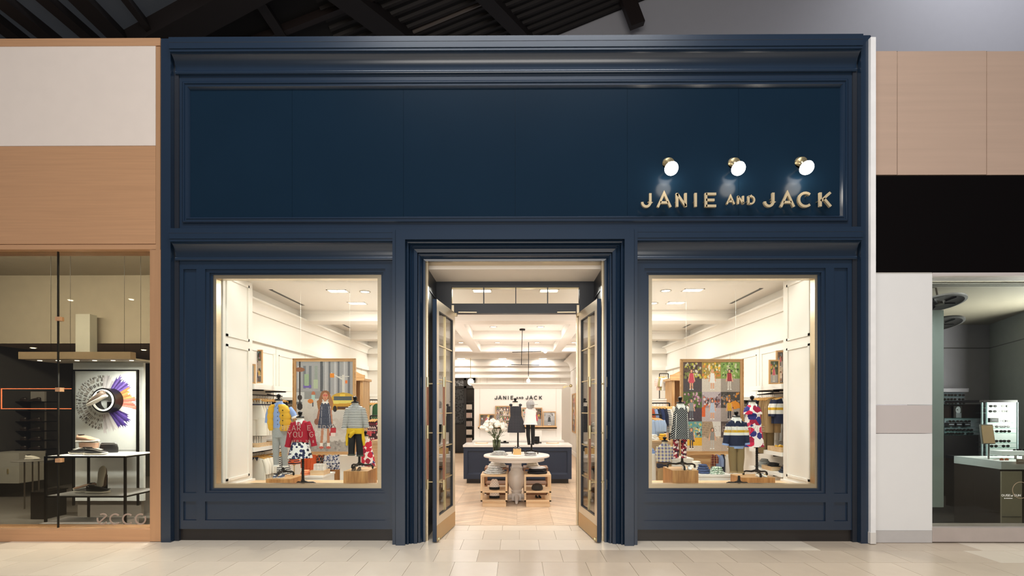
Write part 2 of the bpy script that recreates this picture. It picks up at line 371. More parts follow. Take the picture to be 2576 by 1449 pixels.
# =====================================================================
# CONCOURSE FLOOR
# =====================================================================
PY, FY = 6.01, 6.09          # pilaster front, field front
TS = .4535
fl = struct('floor')
STONE = M('limestone', 'dccdb8', .27, 0, .07, 2.2, bump=.05, bs=12, obvar=.045)
STONE_SHADE = M('limestone_shaded', 'c3b19b', .27, 0, .07, 2.2, bump=.05, bs=12, obvar=.045)  # darker copy of the limestone: cast shadow put into the tile colour
GROUT = M('grout', 'a5957f', .7)
MB().box(-14, 14, -6, 6.91, -.05, -.006).build('grout_bed', GROUT, fl)
base = MB(); tiles = {}
rows = []
k = 0
y = 6.91
ylines = [6.91, 6.62, 6.17, 5.72, 5.268, 4.815, 4.36, 3.91, 3.455]
for r in range(len(ylines)-1):
    y1, y0 = ylines[r], ylines[r+1]
    off = .03 if r % 2 == 1 else .26
    x = off - 14*TS
    while x < 7.2:
        if r == 0 and not (-1.3 < x+.2 < 1.3): x += TS; continue
        if r == 1 and False: pass
        g = .0022
        me = MB().box(g, TS-g, g, y1-y0-g, -.02, 0)
        tan = (r >= 3 and -.5 < x+.1 and not (x > 3.3+(r-3)*1.1 and x > 4.2)) or (r >= 2 and 3.35 < x < 4.9)  # tiles inside the painted floor shadow, stepped along its diagonal edge
        key = (r == 0, tan)
        o = me.build('tile', STONE_SHADE if tan else STONE, fl)
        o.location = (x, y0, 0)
        x += TS
ft = MB()
for r in range(13):
    for i in range(30): ft.box(-7+i*TS+.002, -7+(i+1)*TS-.002, 3.455-(r+1)*TS+.002, 3.455-r*TS-.002, -.02, 0)
ft.build('rear_tiles', STONE, fl, kind='stuff')
# =====================================================================
# STOREFRONT
# =====================================================================
wf = struct('wall_front')
xl0 = P(405, 700, PY).x; xl1 = P(429, 700, PY).x; xr1 = P(2190, 700, PY).x; xr0 = P(2166, 700, PY).x
ztop = P(417, 97, PY).z
def B(a0, a1, b0, b1, d, y1, name, m=BLUE, par=wf, **k): return MB().rbox(a0, a1, b0, b1, d, y1).build(name, m, par, **k)
MB().box(xl0, xl1, PY, 6.3, 0, ztop).build('pilaster', BLUE, wf)
MB().box(xr0, xr1, PY, 6.3, 0, ztop).build('pilaster', BLUE, wf)
MB().box(xl1+.002, xl1+.055, 6.075, 6.3, 0, ztop).build('return_strip', DARKN, wf)
MB().box(xr0-.055, xr0-.002, 6.075, 6.3, 0, ztop).build('return_strip', DARKN, wf)
zf = P(1300, 570, FY).z
# upper field frame and panels
o_ = RC(440, 2152, 175, 590, FY); a_ = RC(461, 2131, 204, 560, FY); b_ = RC(480, 2115, 222, 543, FY)
for nm, q4 in (('frieze_rail', (o_[0], o_[1], a_[3], o_[3])), ('frieze_rail', (o_[0], o_[1], o_[2], a_[2])), ('frieze_stile', (o_[0], a_[0], a_[2], a_[3])), ('frieze_stile', (a_[1], o_[1], a_[2], a_[3]))):
    MB().box(q4[0], q4[1], FY, 6.2, q4[2], q4[3]).build(nm, BLUE, wf)
def sweep_rect(rect, prof, name, m, par, Y):   # prof: (inset, dy) mitred round a rectangle
    x0, x1, z0, z1 = rect; mb = MB(); rings = []
    for cx_, cz_, sx, sz in ((x0, z0, 1, 1), (x1, z0, -1, 1), (x1, z1, -1, -1), (x0, z1, 1, -1)):
        rings.append([(cx_+sx*o, Y+dy, cz_+sz*o) for o, dy in prof])
    rings.append(rings[0]); mb.loft(rings, cap=False, closed=False)
    return mb.build(name, m, par)
sweep_rect(a_, [(0, 0), (0, -.018), (.012, -.026), (.024, -.026), (.03, -.012), (.045, -.012), (.05, -.02), (.062, -.02), (.072, -.004), (.08, .012)], 'panel_moulding', BLUE, wf, FY)
xs = [b_[0]-.012]+[P(p, 380, FY+.012).x for p in (735, 1015, 1296, 1578, 1858)]+[b_[1]+.012]
for i in range(6):
    MB().box(xs[i]+.0012, xs[i+1]-.0012, FY+.012, 6.2, b_[2]-.012, b_[3]+.012).build('sign_panel', BLUEP, wf)
MB().box(b_[0]-.05, b_[1]+.05, 6.12, 6.3, 3.47, o_[3]).build('backing_board', DARKN, wf)
# cornices: fascia + cove extruded along x
def cornice(x0, x1, zt, zfb, zb, yf, name):
    pr = [(FY+.05, zt), (yf, zt), (yf, zt-(zt-zfb)*.46), (yf+.004, zt-(zt-zfb)*.48), (yf+.004, zfb), (yf+.014, zfb), (yf+.014, zfb-.03)]
    n = 14; y0 = yf+.02; y1 = FY-.022
    zc0 = zfb-.03; zc1 = zb+.045
    for i in range(n+1):
        t = i/n*PI/2; pr.append((y1-(y1-y0)*(math.cos(PI/2-t) if False else 1-math.sin(t)), zc0-(zc0-zc1)*(1-math.cos(t))))
    pr += [(FY-.03, zc1-.002), (FY-.036, zb+.03), (FY-.036, zb+.016), (FY-.03, zb+.004), (FY-.01, zb), (FY+.05, zb)]
    mb = MB().loft([[(x, p[0], p[1]) for p in pr] for x in (x0, x1)]); return mb.build(name, BLUE, wf, smooth=True)
YF = 5.945
cornice(P(424, 100, YF).x, P(2172, 100, YF).x, P(1300, 89, YF).z, P(1300, 117, YF).z, P(1300, 187, FY).z, YF, 'cornice')
zt2, zfb2, zb2 = P(1300, 572, YF).z, P(1300, 598, YF).z, P(1300, 656, FY).z
cornice(P(424, 600, YF).x, P(988, 600, YF).x, zt2, zfb2, zb2, YF, 'cornice')
cornice(P(1602, 600, YF).x, P(2172, 600, YF).x, zt2, zfb2, zb2, YF, 'cornice')
MB().box(P(980, 600, YF).x, P(1610, 600, YF).x, YF+.02, 6.2, P(1300, 600, YF).z, zt2).build('fascia_board', BLUE, wf)
# lower bays
def bay(fx0, fx1, small, win, sign):
    z = lambda py: P(1300, py, FY).z
    X = lambda px: P(px, 1000, FY).x
    zt, z0, za, zb, zc, zd = z(640), z(675.5), z(1241), z(1262.5), z(1310), z(1332)
    MB().box(X(fx0), X(fx1), FY, 6.14, z0, zt).build('top_rail', BLUE, wf)
    MB().box(X(fx0), X(fx1), FY, 6.14, zd, zc).build('bottom_rail', BLUE, wf)
    (s0, s1), (w0, w1) = small, win
    edges = sorted([fx0, fx1, s0, s1, w0, w1])
    for a, b in ((edges[0], edges[1]), (edges[2], edges[3]), (edges[4], edges[5])):
        MB().box(X(a), X(b), FY, 6.14, zc, z0).build('stile', BLUE, wf)
    for a, b in ((s0, s1), (w0, w1)):
        MB().box(X(a), X(b), FY, 6.14, zb, za).build('mid_rail', BLUE, wf)
        MB().box(X(a), X(b), FY+.022, 6.14, zc, zb).build('recessed_panel', BLUE, wf)
    MB().box(X(s0), X(s1), FY+.022, 6.14, za, z0).build('recessed_panel', BLUE, wf)
    for a, b in (((s0, s1, zc, zb)), ((w0, w1, zc, zb)), ((s0, s1, za, z0))) if False else (): pass
    MB().box(X(fx0), X(fx1), 6.115, 6.3, 0, zd).build('plinth', BLACK, wf)
    # backing round the window
    wx0, wx1 = X(w0), X(w1)
    MB().ring_frame((X(fx0), X(fx1), zd, zt), (wx0, wx1, za, z0), 6.14, 6.3).build('backing_board', DARKN, wf)
    return wx0, wx1, za, z0
def window(name, rec, outer, inner, label_deco):
    w = struct(name)
    wx0, wx1, za, z0 = rec
    oo = RC(*outer, 6.15); ii = RC(*inner, 6.19)
    MB().ring_frame((wx0, wx1, za, z0), (oo[0]-.03, oo[1]+.03, oo[2]-.025, oo[3]+.02), FY+.02, 6.16).build('window_casing', BLUE, w)
    MB().ring_frame((oo[0]-.03, oo[1]+.03, oo[2]-.025, oo[3]+.02), (oo[0], oo[1], oo[2], oo[3]), FY+.045, 6.16).build('window_bead', BLUE, w)
    MB().ring_frame((oo[0]-.02, oo[1]+.02, oo[2]-.02, oo[3]+.02), ii, 6.15, 6.25).build('window_frame', CHAMP, w)
    MB().box(ii[0]-.01, ii[1]+.01, 6.205, 6.215, ii[2]-.01, ii[3]+.01).build('pane', GL, w)
    return w
recL = bay(440, 990, (461, 494), (516, 969), 1); recR = bay(1603, 2152, (2098.5, 2132.5), (1621, 2077), -1)
w1 = window('window_1', recL, (538, 960, 692, 1228), (549, 952, 703, 1216.5), 0)
w2 = window('window_2', recR, (1631, 2055, 692, 1228), (1638, 2045, 703, 1216.5), 0)
# decals on the panes
DEC = M('etched_vinyl', 'b7a99b', .5)
def decal_line(txt, px0, px1, py0, py1, par, wd, d=6.2):
    n = len(txt); cw = (px1-px0)/n
    for i, ch in enumerate(txt):
        if ch in GLY: letter(ch, px0+i*cw+cw*.12, px0+(i+1)*cw-cw*.12, py0, py1, d, .002, wd, DEC, par, 'vinyl_letter')
decal_line('WEAR EVERY', 707, 835, 1070, 1083, w1, .005); decal_line('YOU GO', 722, 804, 1086, 1100, w1, .005); decal_line('FALL 20 & ', 738, 797, 1107, 1114, w1, .003)
decal_line('STREET STYLE', 1794, 1925, 1072, 1086, w2, .004)
# ---- door surround ----
ds = struct('trim_1')
PR = [(987, 6.05), (987, 5.93), (994.5, 5.93), (995.5, 5.89), (1019, 5.89), (1020, 5.95), (1023, 5.945), (1024.5, 5.93), (1027, 5.935), (1031, 5.98), (1032, 5.965), (1034, 5.96), (1037, 5.985), (1040, 5.975), (1041.5, 5.965), (1050, 5.98), (1050.6, 6.02), (1052.5, 6.0), (1054.5, 6.0), (1058, 6.015), (1064, 6.055), (1065, 6.045), (1070, 6.05), (1070.6, 6.1)]
pp = [(P(a, 1000, y).x, y) for a, y in PR]
xo = P(995.5, 1000, 5.89).x; xro = P(1595, 1000, 5.89).x; zo = P(1300, 578, 5.89).z
rings = []
for c in range(4):
    r = []
    for x, y in pp:
        o = x-xo
        r.append([(xo+o, y, 0), (xo+o, y, zo-o), (xro-o, y, zo-o), (xro-o, y, 0)][c])
    rings.append(r)
for i, nm in enumerate(('jamb_moulding', 'head_moulding', 'jamb_moulding')):
    MB().loft(rings[i:i+2], cap=False, closed=False).build(nm, BLUE, ds)
xi0 = pp[-1][0]; xi1 = xro-(xi0-xo); zi = zo-(xi0-xo)
YB = 6.91
# metal edge strips and portal lining
MB().box(xi0-.002, xi0+.028, 6.1, 6.17, 0, zi).build('metal_edge', CHAMP, ds); MB().box(xi1-.028, xi1+.002, 6.1, 6.17, 0, zi).build('metal_edge', CHAMP, ds)
zs = P(1300, 656, 6.1).z
MB().box(xi0-.05, xi1+.05, 6.1, YB+.1, zs, zs+.04).build('soffit_panel', CHAMP, ds)
for sx, xa in ((1, xi0), (-1, xi1)):
    MB().box(min(xa, xa-sx*.05), max(xa, xa-sx*.05), 6.17, YB, 0, zs).build('side_lining', DARKN, ds)
    for za, zb in ((.28, 1.0), (1.12, 2.1), (2.22, 3.1)):
        mb = MB()
        x0, x1 = min(xa, xa+sx*.012), max(xa, xa+sx*.012)
        for (ya, yb, z_a, z_b) in ((6.28, 6.3, za, zb), (6.8, 6.82, za, zb), (6.28, 6.82, za, za+.02), (6.28, 6.82, zb-.02, zb)): mb.box(x0, x1, ya, yb, z_a, z_b)
        mb.build('lining_moulding', DARKN, ds)
    # inner wall behind surround
    MB().box(min(xa-sx*.05, xa-sx*.62), max(xa-sx*.05, xa-sx*.62), 6.3, YB, 0, 3.4).build('portal_side_wall', CREAM, ds)
# header with transom
z_h0 = P(1300, 722, YB).z; z_t0 = P(1300, 763, YB).z; z_op = P(1300, 788, YB).z; zs2 = zs
xa = P(1101, 1000, YB).x; xb = P(1497, 1000, YB).x; xd0 = P(1142, 1000, YB).x; xd1 = P(1451, 1000, YB).x
tr0 = P(1135, 740, YB).x; tr1 = P(1460, 740, YB).x
MB().box(xi0, xi1, YB, YB+.1, z_h0+.04, zs2).build('header_beam', DARKN, ds)
MB().box(xi0, xd0-.035, YB, YB+.1, 0, z_h0+.04).build('door_jamb', DARKN, ds); MB().box(xd1+.035, xi1, YB, YB+.1, 0, z_h0+.04).build('door_jamb', DARKN, ds)
MB().box(xd0-.035, xd0, YB+.02, YB+.1, 0, z_t0).build('door_stop', CHAMP, ds); MB().box(xd1, xd1+.035, YB+.02, YB+.1, 0, z_t0).build('door_stop', CHAMP, ds)
MB().box(xd0, xd1, YB, YB+.1, z_op, z_t0-.02).build('transom_bar', DARKN, ds)
w3 = struct('window_3')
MB().ring_frame((xd0-.035, xd1+.035, z_t0-.02, z_h0+.04), (tr0, tr1, z_t0, z_h0), YB+.01, YB+.08).build('window_frame', DARKN, w3)
MB().ring_frame((tr0, tr1, z_t0, z_h0), (tr0+.008, tr1-.008, z_t0+.008, z_h0-.008), YB+.04, YB+.1).build('glazing_bead', BRASS, w3)
for px in (1216.5, 1297.5, 1378): MB().box(P(px-1.2, 740, YB).x, P(px+1.2, 740, YB).x, YB+.02, YB+.07, z_t0, z_h0).build('muntin', DARKN, w3)
for a, b in ((1137, 1215), (1218, 1296), (1299, 1377), (1379.5, 1458)): MB().box(P(a, 740, YB).x, P(b, 740, YB).x, YB+.042, YB+.048, z_t0+.005, z_h0-.005).build('pane', GL, w3)
for px in (1183, 1410):
    p = P(px, 684, 6.66); p.z = zs
    t = thing('recessed_downlight', (p.x, 6.62, zs-.001), 'round recessed downlight in the metal soffit, %s of the doorway' % ('left-hand one' if px < 1300 else 'right-hand one'), 'light', 'downlights over the entrance')
    MB().lathe((p.x, 6.62, zs-.006), [(.03, 0), (.05, 0), (.05, .006), (.03, .006)], 24, cap=False).build('trim_ring', M('nickel', 'b8b2a6', .2, 1), t)
    MB().lathe((p.x, 6.62, zs-.004), [(.001, 0), (.03, 0), (.03, .003)], 20).build('lens', M('lamp_lens', 'efe6d6', .3, emit=1.2), t)
# closer arms + header dots
# ---- door leaves ----
DG = glass('door_glass', 'f4f2ea', 1.25, 1.9)
LINF = M('door_face_metal', 'd3c6ae', .3, .45, .04, 4, stretch=(1, 1, 20))
KICK = M('kick_plate', 'b89a6c', .35, .8, .04, 4)
GRIP = wood('grip_wood', '7a4a33', '9c6b4e', 'z', obvar=.02)
def leaf(name, sx):
    hx, hy = (-.842*1.0+.0, 6.86)
    ex, ey = -.955, 6.0
    t = struct(name, loc=(0, 0, 0))
    L = math.hypot(ex-hx, ey-hy); ang = math.atan2(ey-hy, ex-hx)
    Wd, Ht, T = L, 2.905, .05
    def bld(mb, nm, m, par, **k):
        # local (u along leaf, v thickness (0 = face to opening), z) -> world
        ca, sa = math.cos(ang), math.sin(ang)
        nx, ny = -sa, ca          # towards the opening for the left leaf
        out = []
        for u, v, z in mb.v:
            x = hx+u*ca-v*nx*-1*-1 if False else hx+u*ca-v*nx; yy = hy+u*sa-v*ny
            out.append((sx*x+(0.0 if sx > 0 else -.004), yy, z))
        mb.v = out; return mb.build(nm, m, par, **k)
    z0 = .012
    def half(v0, v1, face, suff):
        bld(MB().box(0, .1, v0, v1, z0, Ht), 'stile', face, t); bld(MB().box(Wd-.1, Wd-.004, v0, v1, z0, Ht), 'stile', face, t)
        bld(MB().box(.1, Wd-.1, v0, v1, Ht-.12, Ht), 'top_rail', face, t); bld(MB().box(.1, Wd-.1, v0, v1, .2, .3), 'bottom_rail', face, t)
        bld(MB().box(.1, Wd-.1, v0, v1, z0, .2), 'bottom_rail', face, t)
    half(0, .024, LINF, ''); half(.024, T, BLUE, '')
    bld(MB().box(0.002, Wd-.006, -.003, 0, z0+.005, .205), 'kick_plate', KICK, t)
    bld(MB().box(Wd-.004, Wd, 0, T, z0, Ht), 'edge_strip', BLUE, t)
    for zz in (.03, .045): pass
    bld(MB().box(.1, Wd-.1, .02, .028, .3, Ht-.12), 'pane', DG, t)
    zz0, zz1 = .3, Ht-.12
    mid = Wd/2
    bld(MB().box(mid-.008, mid+.008, .008, .042, zz0, zz1), 'muntin', BRASS, t)
    for i in range(1, 6):
        z = zz0+(zz1-zz0)*i/6
        bld(MB().box(.1, Wd-.1, .01, .04, z-.007, z+.007), 'muntin', BRASS, t)
    bld(MB().ring_frame((.1, Wd-.1, zz0, zz1), (.112, Wd-.112, zz0+.012, zz1-.012), .004, .02), 'glazing_bead', DARKN, t)
    for v in (-.075, T+.075):
        uc = Wd-.05
        h = bld(MB().box(uc-.012, uc+.012, v-.012, v+.012, .72, 1.24).box(uc-.012, uc+.012, v-.012, v+.012, 1.40, 1.88), 'handle', GRIP, t)
        c = MB()
        for za, zb in ((.63, .75), (1.26-.02, 1.26+.14), (1.86, 1.98)):
            c.lathe((uc, v, za), [(.013, 0), (.016, 0), (.016, zb-za), (.013, zb-za)], 12)
        bld(c, 'brass_collar', BRASS, t, )
        c = MB()
        for z in (.72, 1.31, 1.9):
            va, vb = (v, 0) if v < 0 else (T, v)
            c.box(uc-.007, uc+.007, va, vb, z-.007, z+.007)
        bld(c, 'handle_post', BRASS, t)
    bld(MB().sphere((Wd-.03, -.02, .045), .02).box(Wd-.05, Wd-.01, -.02, 0, .03, .06), 'floor_bolt', BRASS, t)
    bld(MB().box(-.02, .03, -.03, 0, Ht-.05, Ht-.01), 'closer_arm', CHAMP, t)
    return t
leaf('door_1', 1); leaf('door_2', -1)
for s in (-1, 1):
    MB().bar((s*.80, YB-.02, z_op-.02+.03), (s*.55, YB-.01, z_op+.01), .02, .012).build('closer_arm', CHAMP, ds)
# store sign
sg = thing('store_sign', P(1852, 524, FY), 'brass capital letters reading JANIE AND JACK on the navy fascia', 'sign')
GOLD = M('sign_gold', 'dcc8a2', .32, .45, .03, 3)
DS = FY-.02
zp = FY+.012
ox, oy, k_ = 1560, 340, 4.025
big = [('J', 200, 322, 598, 740), ('A', 362, 516, 596, 738), ('N', 552, 674, 596, 735), ('I', 740, 774, 595, 734), ('E', 840, 976, 595, 735),
       ('A', 1064, 1154, 622, 708), ('N', 1174, 1248, 624, 706), ('D', 1278, 1360, 624, 708), ('J', 1436, 1562, 592, 735), ('A', 1604, 1760, 592, 735), ('C', 1782, 1946, 588, 735), ('K', 1994, 2134, 590, 731)]
for ch, a, b, c, d_ in big:
    w = .029 if (d_-c) > 110 else .019
    letter(ch, ox+a/k_, ox+b/k_, oy+c/k_, oy+d_/k_, FY-.06, .03, w, GOLD, sg)
    x0, x1, z0_, z1_ = RC(ox+a/k_, ox+b/k_, oy+c/k_, oy+d_/k_, FY-.05)
    g0, g1 = GLY[ch][0][0:2]; mx_ = x0+w/2+(x1-x0-w)*(g0[0]+g1[0])/2; mz_ = z0_+(z1_-z0_)*(g0[1]+g1[1])/2
    MB().box(mx_-.004, mx_+.004, FY-.062, zp, mz_-.004, mz_+.004).build('standoff_pin', BRASS, sg)
# sconces
for i, (px, py, nm) in enumerate(((1681, 411, 'leftmost'), (1846, 411, 'middle'), (2014, 409, 'rightmost'))):
    c = P(px, py, zp)
    t = thing('wall_sconce', c, 'brass cone sconce with glowing white globe, %s of three above the gold letters' % nm, 'lamp', 'globe sconces above the sign')
    ax = Vector((0, -.72, -.69)).normalized(); a = Vector((1, 0, 0)); b = ax.cross(a)
    def ringp(r, s, n=20): return [c+ax*s+r*(a*math.cos(2*PI*j/n)+b*math.sin(2*PI*j/n)) for j in range(n)]
    MB().loft([[Vector((c.x+.072*math.cos(2*PI*j/20), zp, c.z+.072*math.sin(2*PI*j/20))) for j in range(20)], ringp(.07, .012), ringp(.04, .03), ringp(.02, .06), ringp(.014, .10)]).build('backplate', BRASS, t, smooth=True)
    MB().loft([ringp(.014, .09), ringp(.05, .14), ringp(.078, .168)]).build('shade', BRASS, t, smooth=True)
    g = MB().loft([ringp(.08*math.cos(q_), .17+.085*math.sin(q_)) for q_ in [j*PI/2/7*.99 for j in range(8)]]).build('globe', M('sconce_glow', 'ffffff', .4, emit=7), t, smooth=True)
    light('POINT', c+ax*.2+Vector((-.02, .02, -.115)), 3.5, (1, .9, .76), .1, name='sconce_light')
# =====================================================================
# NEIGHBOUR LEFT (shoe shop)
# =====================================================================
wl = struct('wall_left')
LY = 6.04
def Q(a0, a1, b0, b1, d, y1, name, m, par, **k): return MB().rbox(a0, a1, b0, b1, d, y1).build(name, m, par, **k)
Q(-700, 403, 98, 117, LY, 6.3, 'top_band', COPPER, wl)
Q(-700, 391.5, 117, 368, LY+.005, 6.3, 'sign_board', M('sign_board_white', 'd8cbc0', .45, 0, .02), wl)
Q(392, 403, 117, 628, LY-.005, 6.3, 'edge_post', COPPERV, wl)
Q(-700, 391.5, 369, 614.5, LY, 6.3, 'copper_panel', COPPER, wl)
Q(-700, 392, 616, 628, LY-.005, 6.3, 'head_rail', COPPER, wl)
Q(377, 404, 628, 1362, LY-.01, 6.3, 'edge_post', COPPERV, wl)
Q(-700, 377, 1331, 1362.5, LY, 6.3, 'sill_rail', COPPER, wl)
MB().box(P(404.5, 0, LY).x, P(407, 0, LY).x, LY, 6.2, 0, ztop).build('joint_strip', M('nickel2', 'a8a29a', .3, 1), wl)
w4 = struct('window_4')
for a, b in ((-700, 143.5), (146, 377)): Q(a, b, 628, 1330.5, 6.12, 6.13, 'pane', GLD, w4)
Q(143.5, 146, 628, 1331, 6.115, 6.135, 'glass_joint', M('joint_dark', '15130f', .3), w4)
for py in (801.5, 980, 1158.5): Q(138.5, 150.5, py-5, py+5, 6.09, 6.15, 'glass_clamp', COPPER, w4)
Q(-700, 377, 628, 630.5, 6.09, 6.15, 'head_shadow_gap', BLACK, w4)
# ecco lettering on the pane
t = thing('glass_lettering', P(305, 1325, 6.1), 'tan rounded lower-case letters reading ecco on the window glass', 'sign')
LT = M('tan_vinyl', '9a8678', .5)
def lett(strs, name='letter'):
    for pts_ in strs:
        mb = MB()
        for s_ in pts_: stroke(mb, s_, .0175, lambda p: p, 6.10, 6.106)
        mb.build(name, LT, t)
def pa(cx_, cy_, r, a0, a1):
    return [tuple((lambda v: (v.x, v.z))(P(cx_+r*math.cos(math.radians(a0+(a1-a0)*i/20)), cy_-r*math.sin(math.radians(a0+(a1-a0)*i/20)), 6.1))) for i in range(21)]
def pl(a, b): return [(P(*a, 6.1).x, P(*a, 6.1).z), (P(*b, 6.1).x, P(*b, 6.1).z)]
lett([[pa(257, 1306, 12.5, 165, 325), pl((268, 1313), (249, 1312)) if False else pl((250, 1314), (268, 1297)), pa(258, 1305, 12, 45, 120)],
      [pa(289, 1306, 12.5, 45, 315)], [pa(321, 1306, 12.5, 45, 315)], [pa(353, 1306, 12.5, 60, 395)]])
# shop interior
ws = struct('wall_shoe_shop')
DKW = M('charcoal_wall', '3f3d3c', .6); BEI = M('beige_wall', 'a59a88', .7); TAUP = M('taupe_ceiling', '9a8878', .7)
GRF = M('grey_shop_floor', '7b7672', .3)
MB().box(-9.6, -4.22, 6.3, 12, -.05, -.001).build('shop_floor', GRF, ws)
MB().box(-4.24, -4.12, 6.3, 12, 0, 4.0).build('side_wall', BEI, ws)
MB().box(-9.6, -9.5, 6.3, 12, 0, 4.0).build('side_wall', DKW, ws)
MB().box(-9.6, -4.2, 11.9, 12, 0, 4.0).build('rear_wall', DKW, ws)
MB().box(-9.6, -4.2, 8.9, 12, 2.75, 2.8).build('low_ceiling', TAUP, ws)
MB().box(-9.6, -4.2, 8.85, 8.95, 2.75, 3.95).build('bulkhead', BEI, ws)
MB().box(-9.6, -4.2, 6.3, 9, 3.95, 4.0).build('high_ceiling', BEI, ws)
MB().rbox(190, 226, 790, 886, 8.6, 8.75).build('bulkhead_pier', M('pale_pier', 'b8b5a8', .6), ws)
# white display panel with faint emission
t = thing('white_partition', P(265, 1330, 7.3), 'tall white partition behind the shoe table in the left-hand shop window', 'partition')
ORG[t.name] = Vector(t.location)
Q(184, 361, 912, 1260, 7.42, 7.46, 'panel_board', M('panel_white', 'e9edf0', .5, emit=.10), t)
x0, x1, z0_, z1_ = RC(184, 361, 912, 1260, 7.42)
MB().box(x0+.05, x1-.05, 7.44, 7.5, 0, z0_+.05).build('panel_base', M('panel_grey', '8d8680', .5), t)
# printed collage in a black frame
rg = random.Random(5)
pc = Pic(150, 190, 'e4e9ec')
cx_, cy_ = .42, .40
for r0, n, ln in ((.2, 34, .035), (.27, 44, .05), (.345, 52, .045), (.40, 60, .03)):
    for i in range(n):
        a = math.radians(88+i*184/n); aa = a+rg.uniform(-.03, .03)
        x1_, y1_ = cx_+r0*math.cos(aa), cy_-r0*math.sin(aa)*.79
        k = r0+ln*rg.uniform(.5, 1.1)
        pc.line(x1_, y1_, cx_+k*math.cos(aa), cy_-k*math.sin(aa)*.79, rg.choice([.008, .012, .02]), rg.choice(['6c6867', '8c8784', '4f4b4a', 'a29a94']), .9)
def fan(a0, a1, r0, r1, cols, n=9):
    for i in range(n):
        b0 = math.radians(a0+(a1-a0)*i/n); b1 = math.radians(a0+(a1-a0)*(i+1.3)/n); rr = r1*rg.uniform(.86, 1.04)
        pc.poly([(cx_+r0*math.cos(b0), cy_-r0*math.sin(b0)*.79), (cx_+rr*math.cos(b0), cy_-rr*math.sin(b0)*.79), (cx_+rr*.93*math.cos((b0+b1)/2), cy_-rr*.93*math.sin((b0+b1)/2)*.79), (cx_+rr*math.cos(b1), cy_-rr*math.sin(b1)*.79), (cx_+r0*math.cos(b1), cy_-r0*math.sin(b1)*.79)], cols[i % len(cols)])
fan(58, 88, .19, .46, ['d0ccd2', 'bab6bf', 'dcd9de'], 7); fan(-88, -56, .19, .5, ['d6d2d8', 'c2bec6', 'e0dde2'], 7)
fan(28, 60, .19, .52, ['54408c', '6d57a6', '43326f', '7d68b4'], 9); fan(6, 30, .19, .52, ['c07a4c', 'd68f5c', 'a9683f'], 7)
fan(-12, 8, .19, .56, ['cf6d62', 'e08578', 'b95a52'], 7); fan(-28, -12, .19, .54, ['dedada', 'c9c4c6'], 4); fan(-58, -26, .19, .54, ['4b3987', '644fa0', '3b2c69'], 9)
f0 = thing('collage_display', P(265, 1145, 7.0), 'black-framed collage of tools and purple and orange cloth behind the shoes', 'poster')
d_ = 7.26
X0, X1, Z0, Z1 = RC(183, 348, 930, 1141, d_)
MB().ring_frame((X0, X1, Z0, Z1), (X0+.018, X1-.018, Z0+.02, Z1-.02), d_-.02, d_+.02).build('frame', IRON, f0)
pc.mesh(X0+.02, X1+.02-.03, d_+.03, Z0+.05, Z1-.015, 'print', f0, PRINT)
MB().box(X0+.02, X1-.01, d_+.033, d_+.045, Z0+.02, Z1-.01).build('backing', M('panel_grey2', 'd8dcdf', .6), f0)
for s_ in (X0+.009, X1-.009): MB().box(s_-.01, s_+.01, d_-.01, d_+.02, .2, Z0+.01).build('leg', IRON, f0)
DC = d_; RC_ = cc = P(262, 1007, d_-.1)
MB().loft([[ (cc.x+r*math.cos(2*PI*j/40), y, cc.z+r*math.sin(2*PI*j/40)) for j in range(40)] for r, y in ((.155, d_-.12), (.175, d_-.12), (.175, d_+.03), (.155, d_+.03), (.155, d_-.12))], cap=False).build('ring', IRON, f0, smooth=True)
MB().loft([[ (cc.x+r*math.cos(2*PI*j/40), y, cc.z+r*math.sin(2*PI*j/40)) for j in range(40)] for r, y in ((.132, d_-.125), (.154, d_-.125), (.154, d_-.11), (.132, d_-.11), (.132, d_-.125))], cap=False).build('light_ring', M('ring_glow', 'ffffff', .5, emit=1.2), f0)
MB().box(cc.x+.0, cc.x+.03, d_-.05, d_+.03, cc.z-.11, cc.z-.02).build('shoe_bracket', IRON, f0)
# track canopy with lamps on cables
t = thing('lamp_canopy', P(200, 892, 7.0), 'long beige lamp canopy hung on cables inside the left-hand shop', 'lamp')
Q(46, 328, 885, 903, 6.9, 7.0, 'front_panel', M('canopy_tan', 'a08a6e', .5, .3), t)
MB().box(P(46, 900, 6.9).x, P(328, 900, 6.9).x, 7.0, 7.5, P(200, 904, 6.9).z, P(200, 900, 6.9).z).build('soffit', M('canopy_grey', 'b1a99c', .6), t)
for px in (83, 130, 178, 223, 270, 317):
    p = P(px, 903.5, 6.95); MB().lathe((p.x, 7.05, P(200, 904, 6.9).z-.006), [(.001, 0), (.026, 0), (.026, .006)], 14).build('lamp', EMC, t)
for px, py in ((128, 662), (177, 676), (313, 660), (354, 674)):
    p = P(px, 890, 6.96); MB().bar((p.x, 6.96, p.z), (p.x, 6.96, 3.95), .003).build('cable', IRON, t)
for px, py in ((178, 756), (331, 754), (84, 876), (362, 881)):
    p = P(px, py, 8.2); t = thing('ceiling_downlight', p, {178: 'small slanted downlight high in the left-hand shop', 331: 'small downlight high in the left-hand shop near the copper post', 84: 'low downlight above the lamp canopy at its far-left end', 362: 'low downlight above the lamp canopy at its right end'}[px], 'light', 'shoe shop downlights')
    MB().lathe((p.x, p.y, p.z), [(.03, 0), (.045, 0), (.045, .01), (.03, .01)], 14).build('trim_ring', WHITE, t); MB().lathe((p.x, p.y, p.z-.002), [(.001, 0), (.03, 0), (.03, .005)], 12).build('lamp', EMC, t)
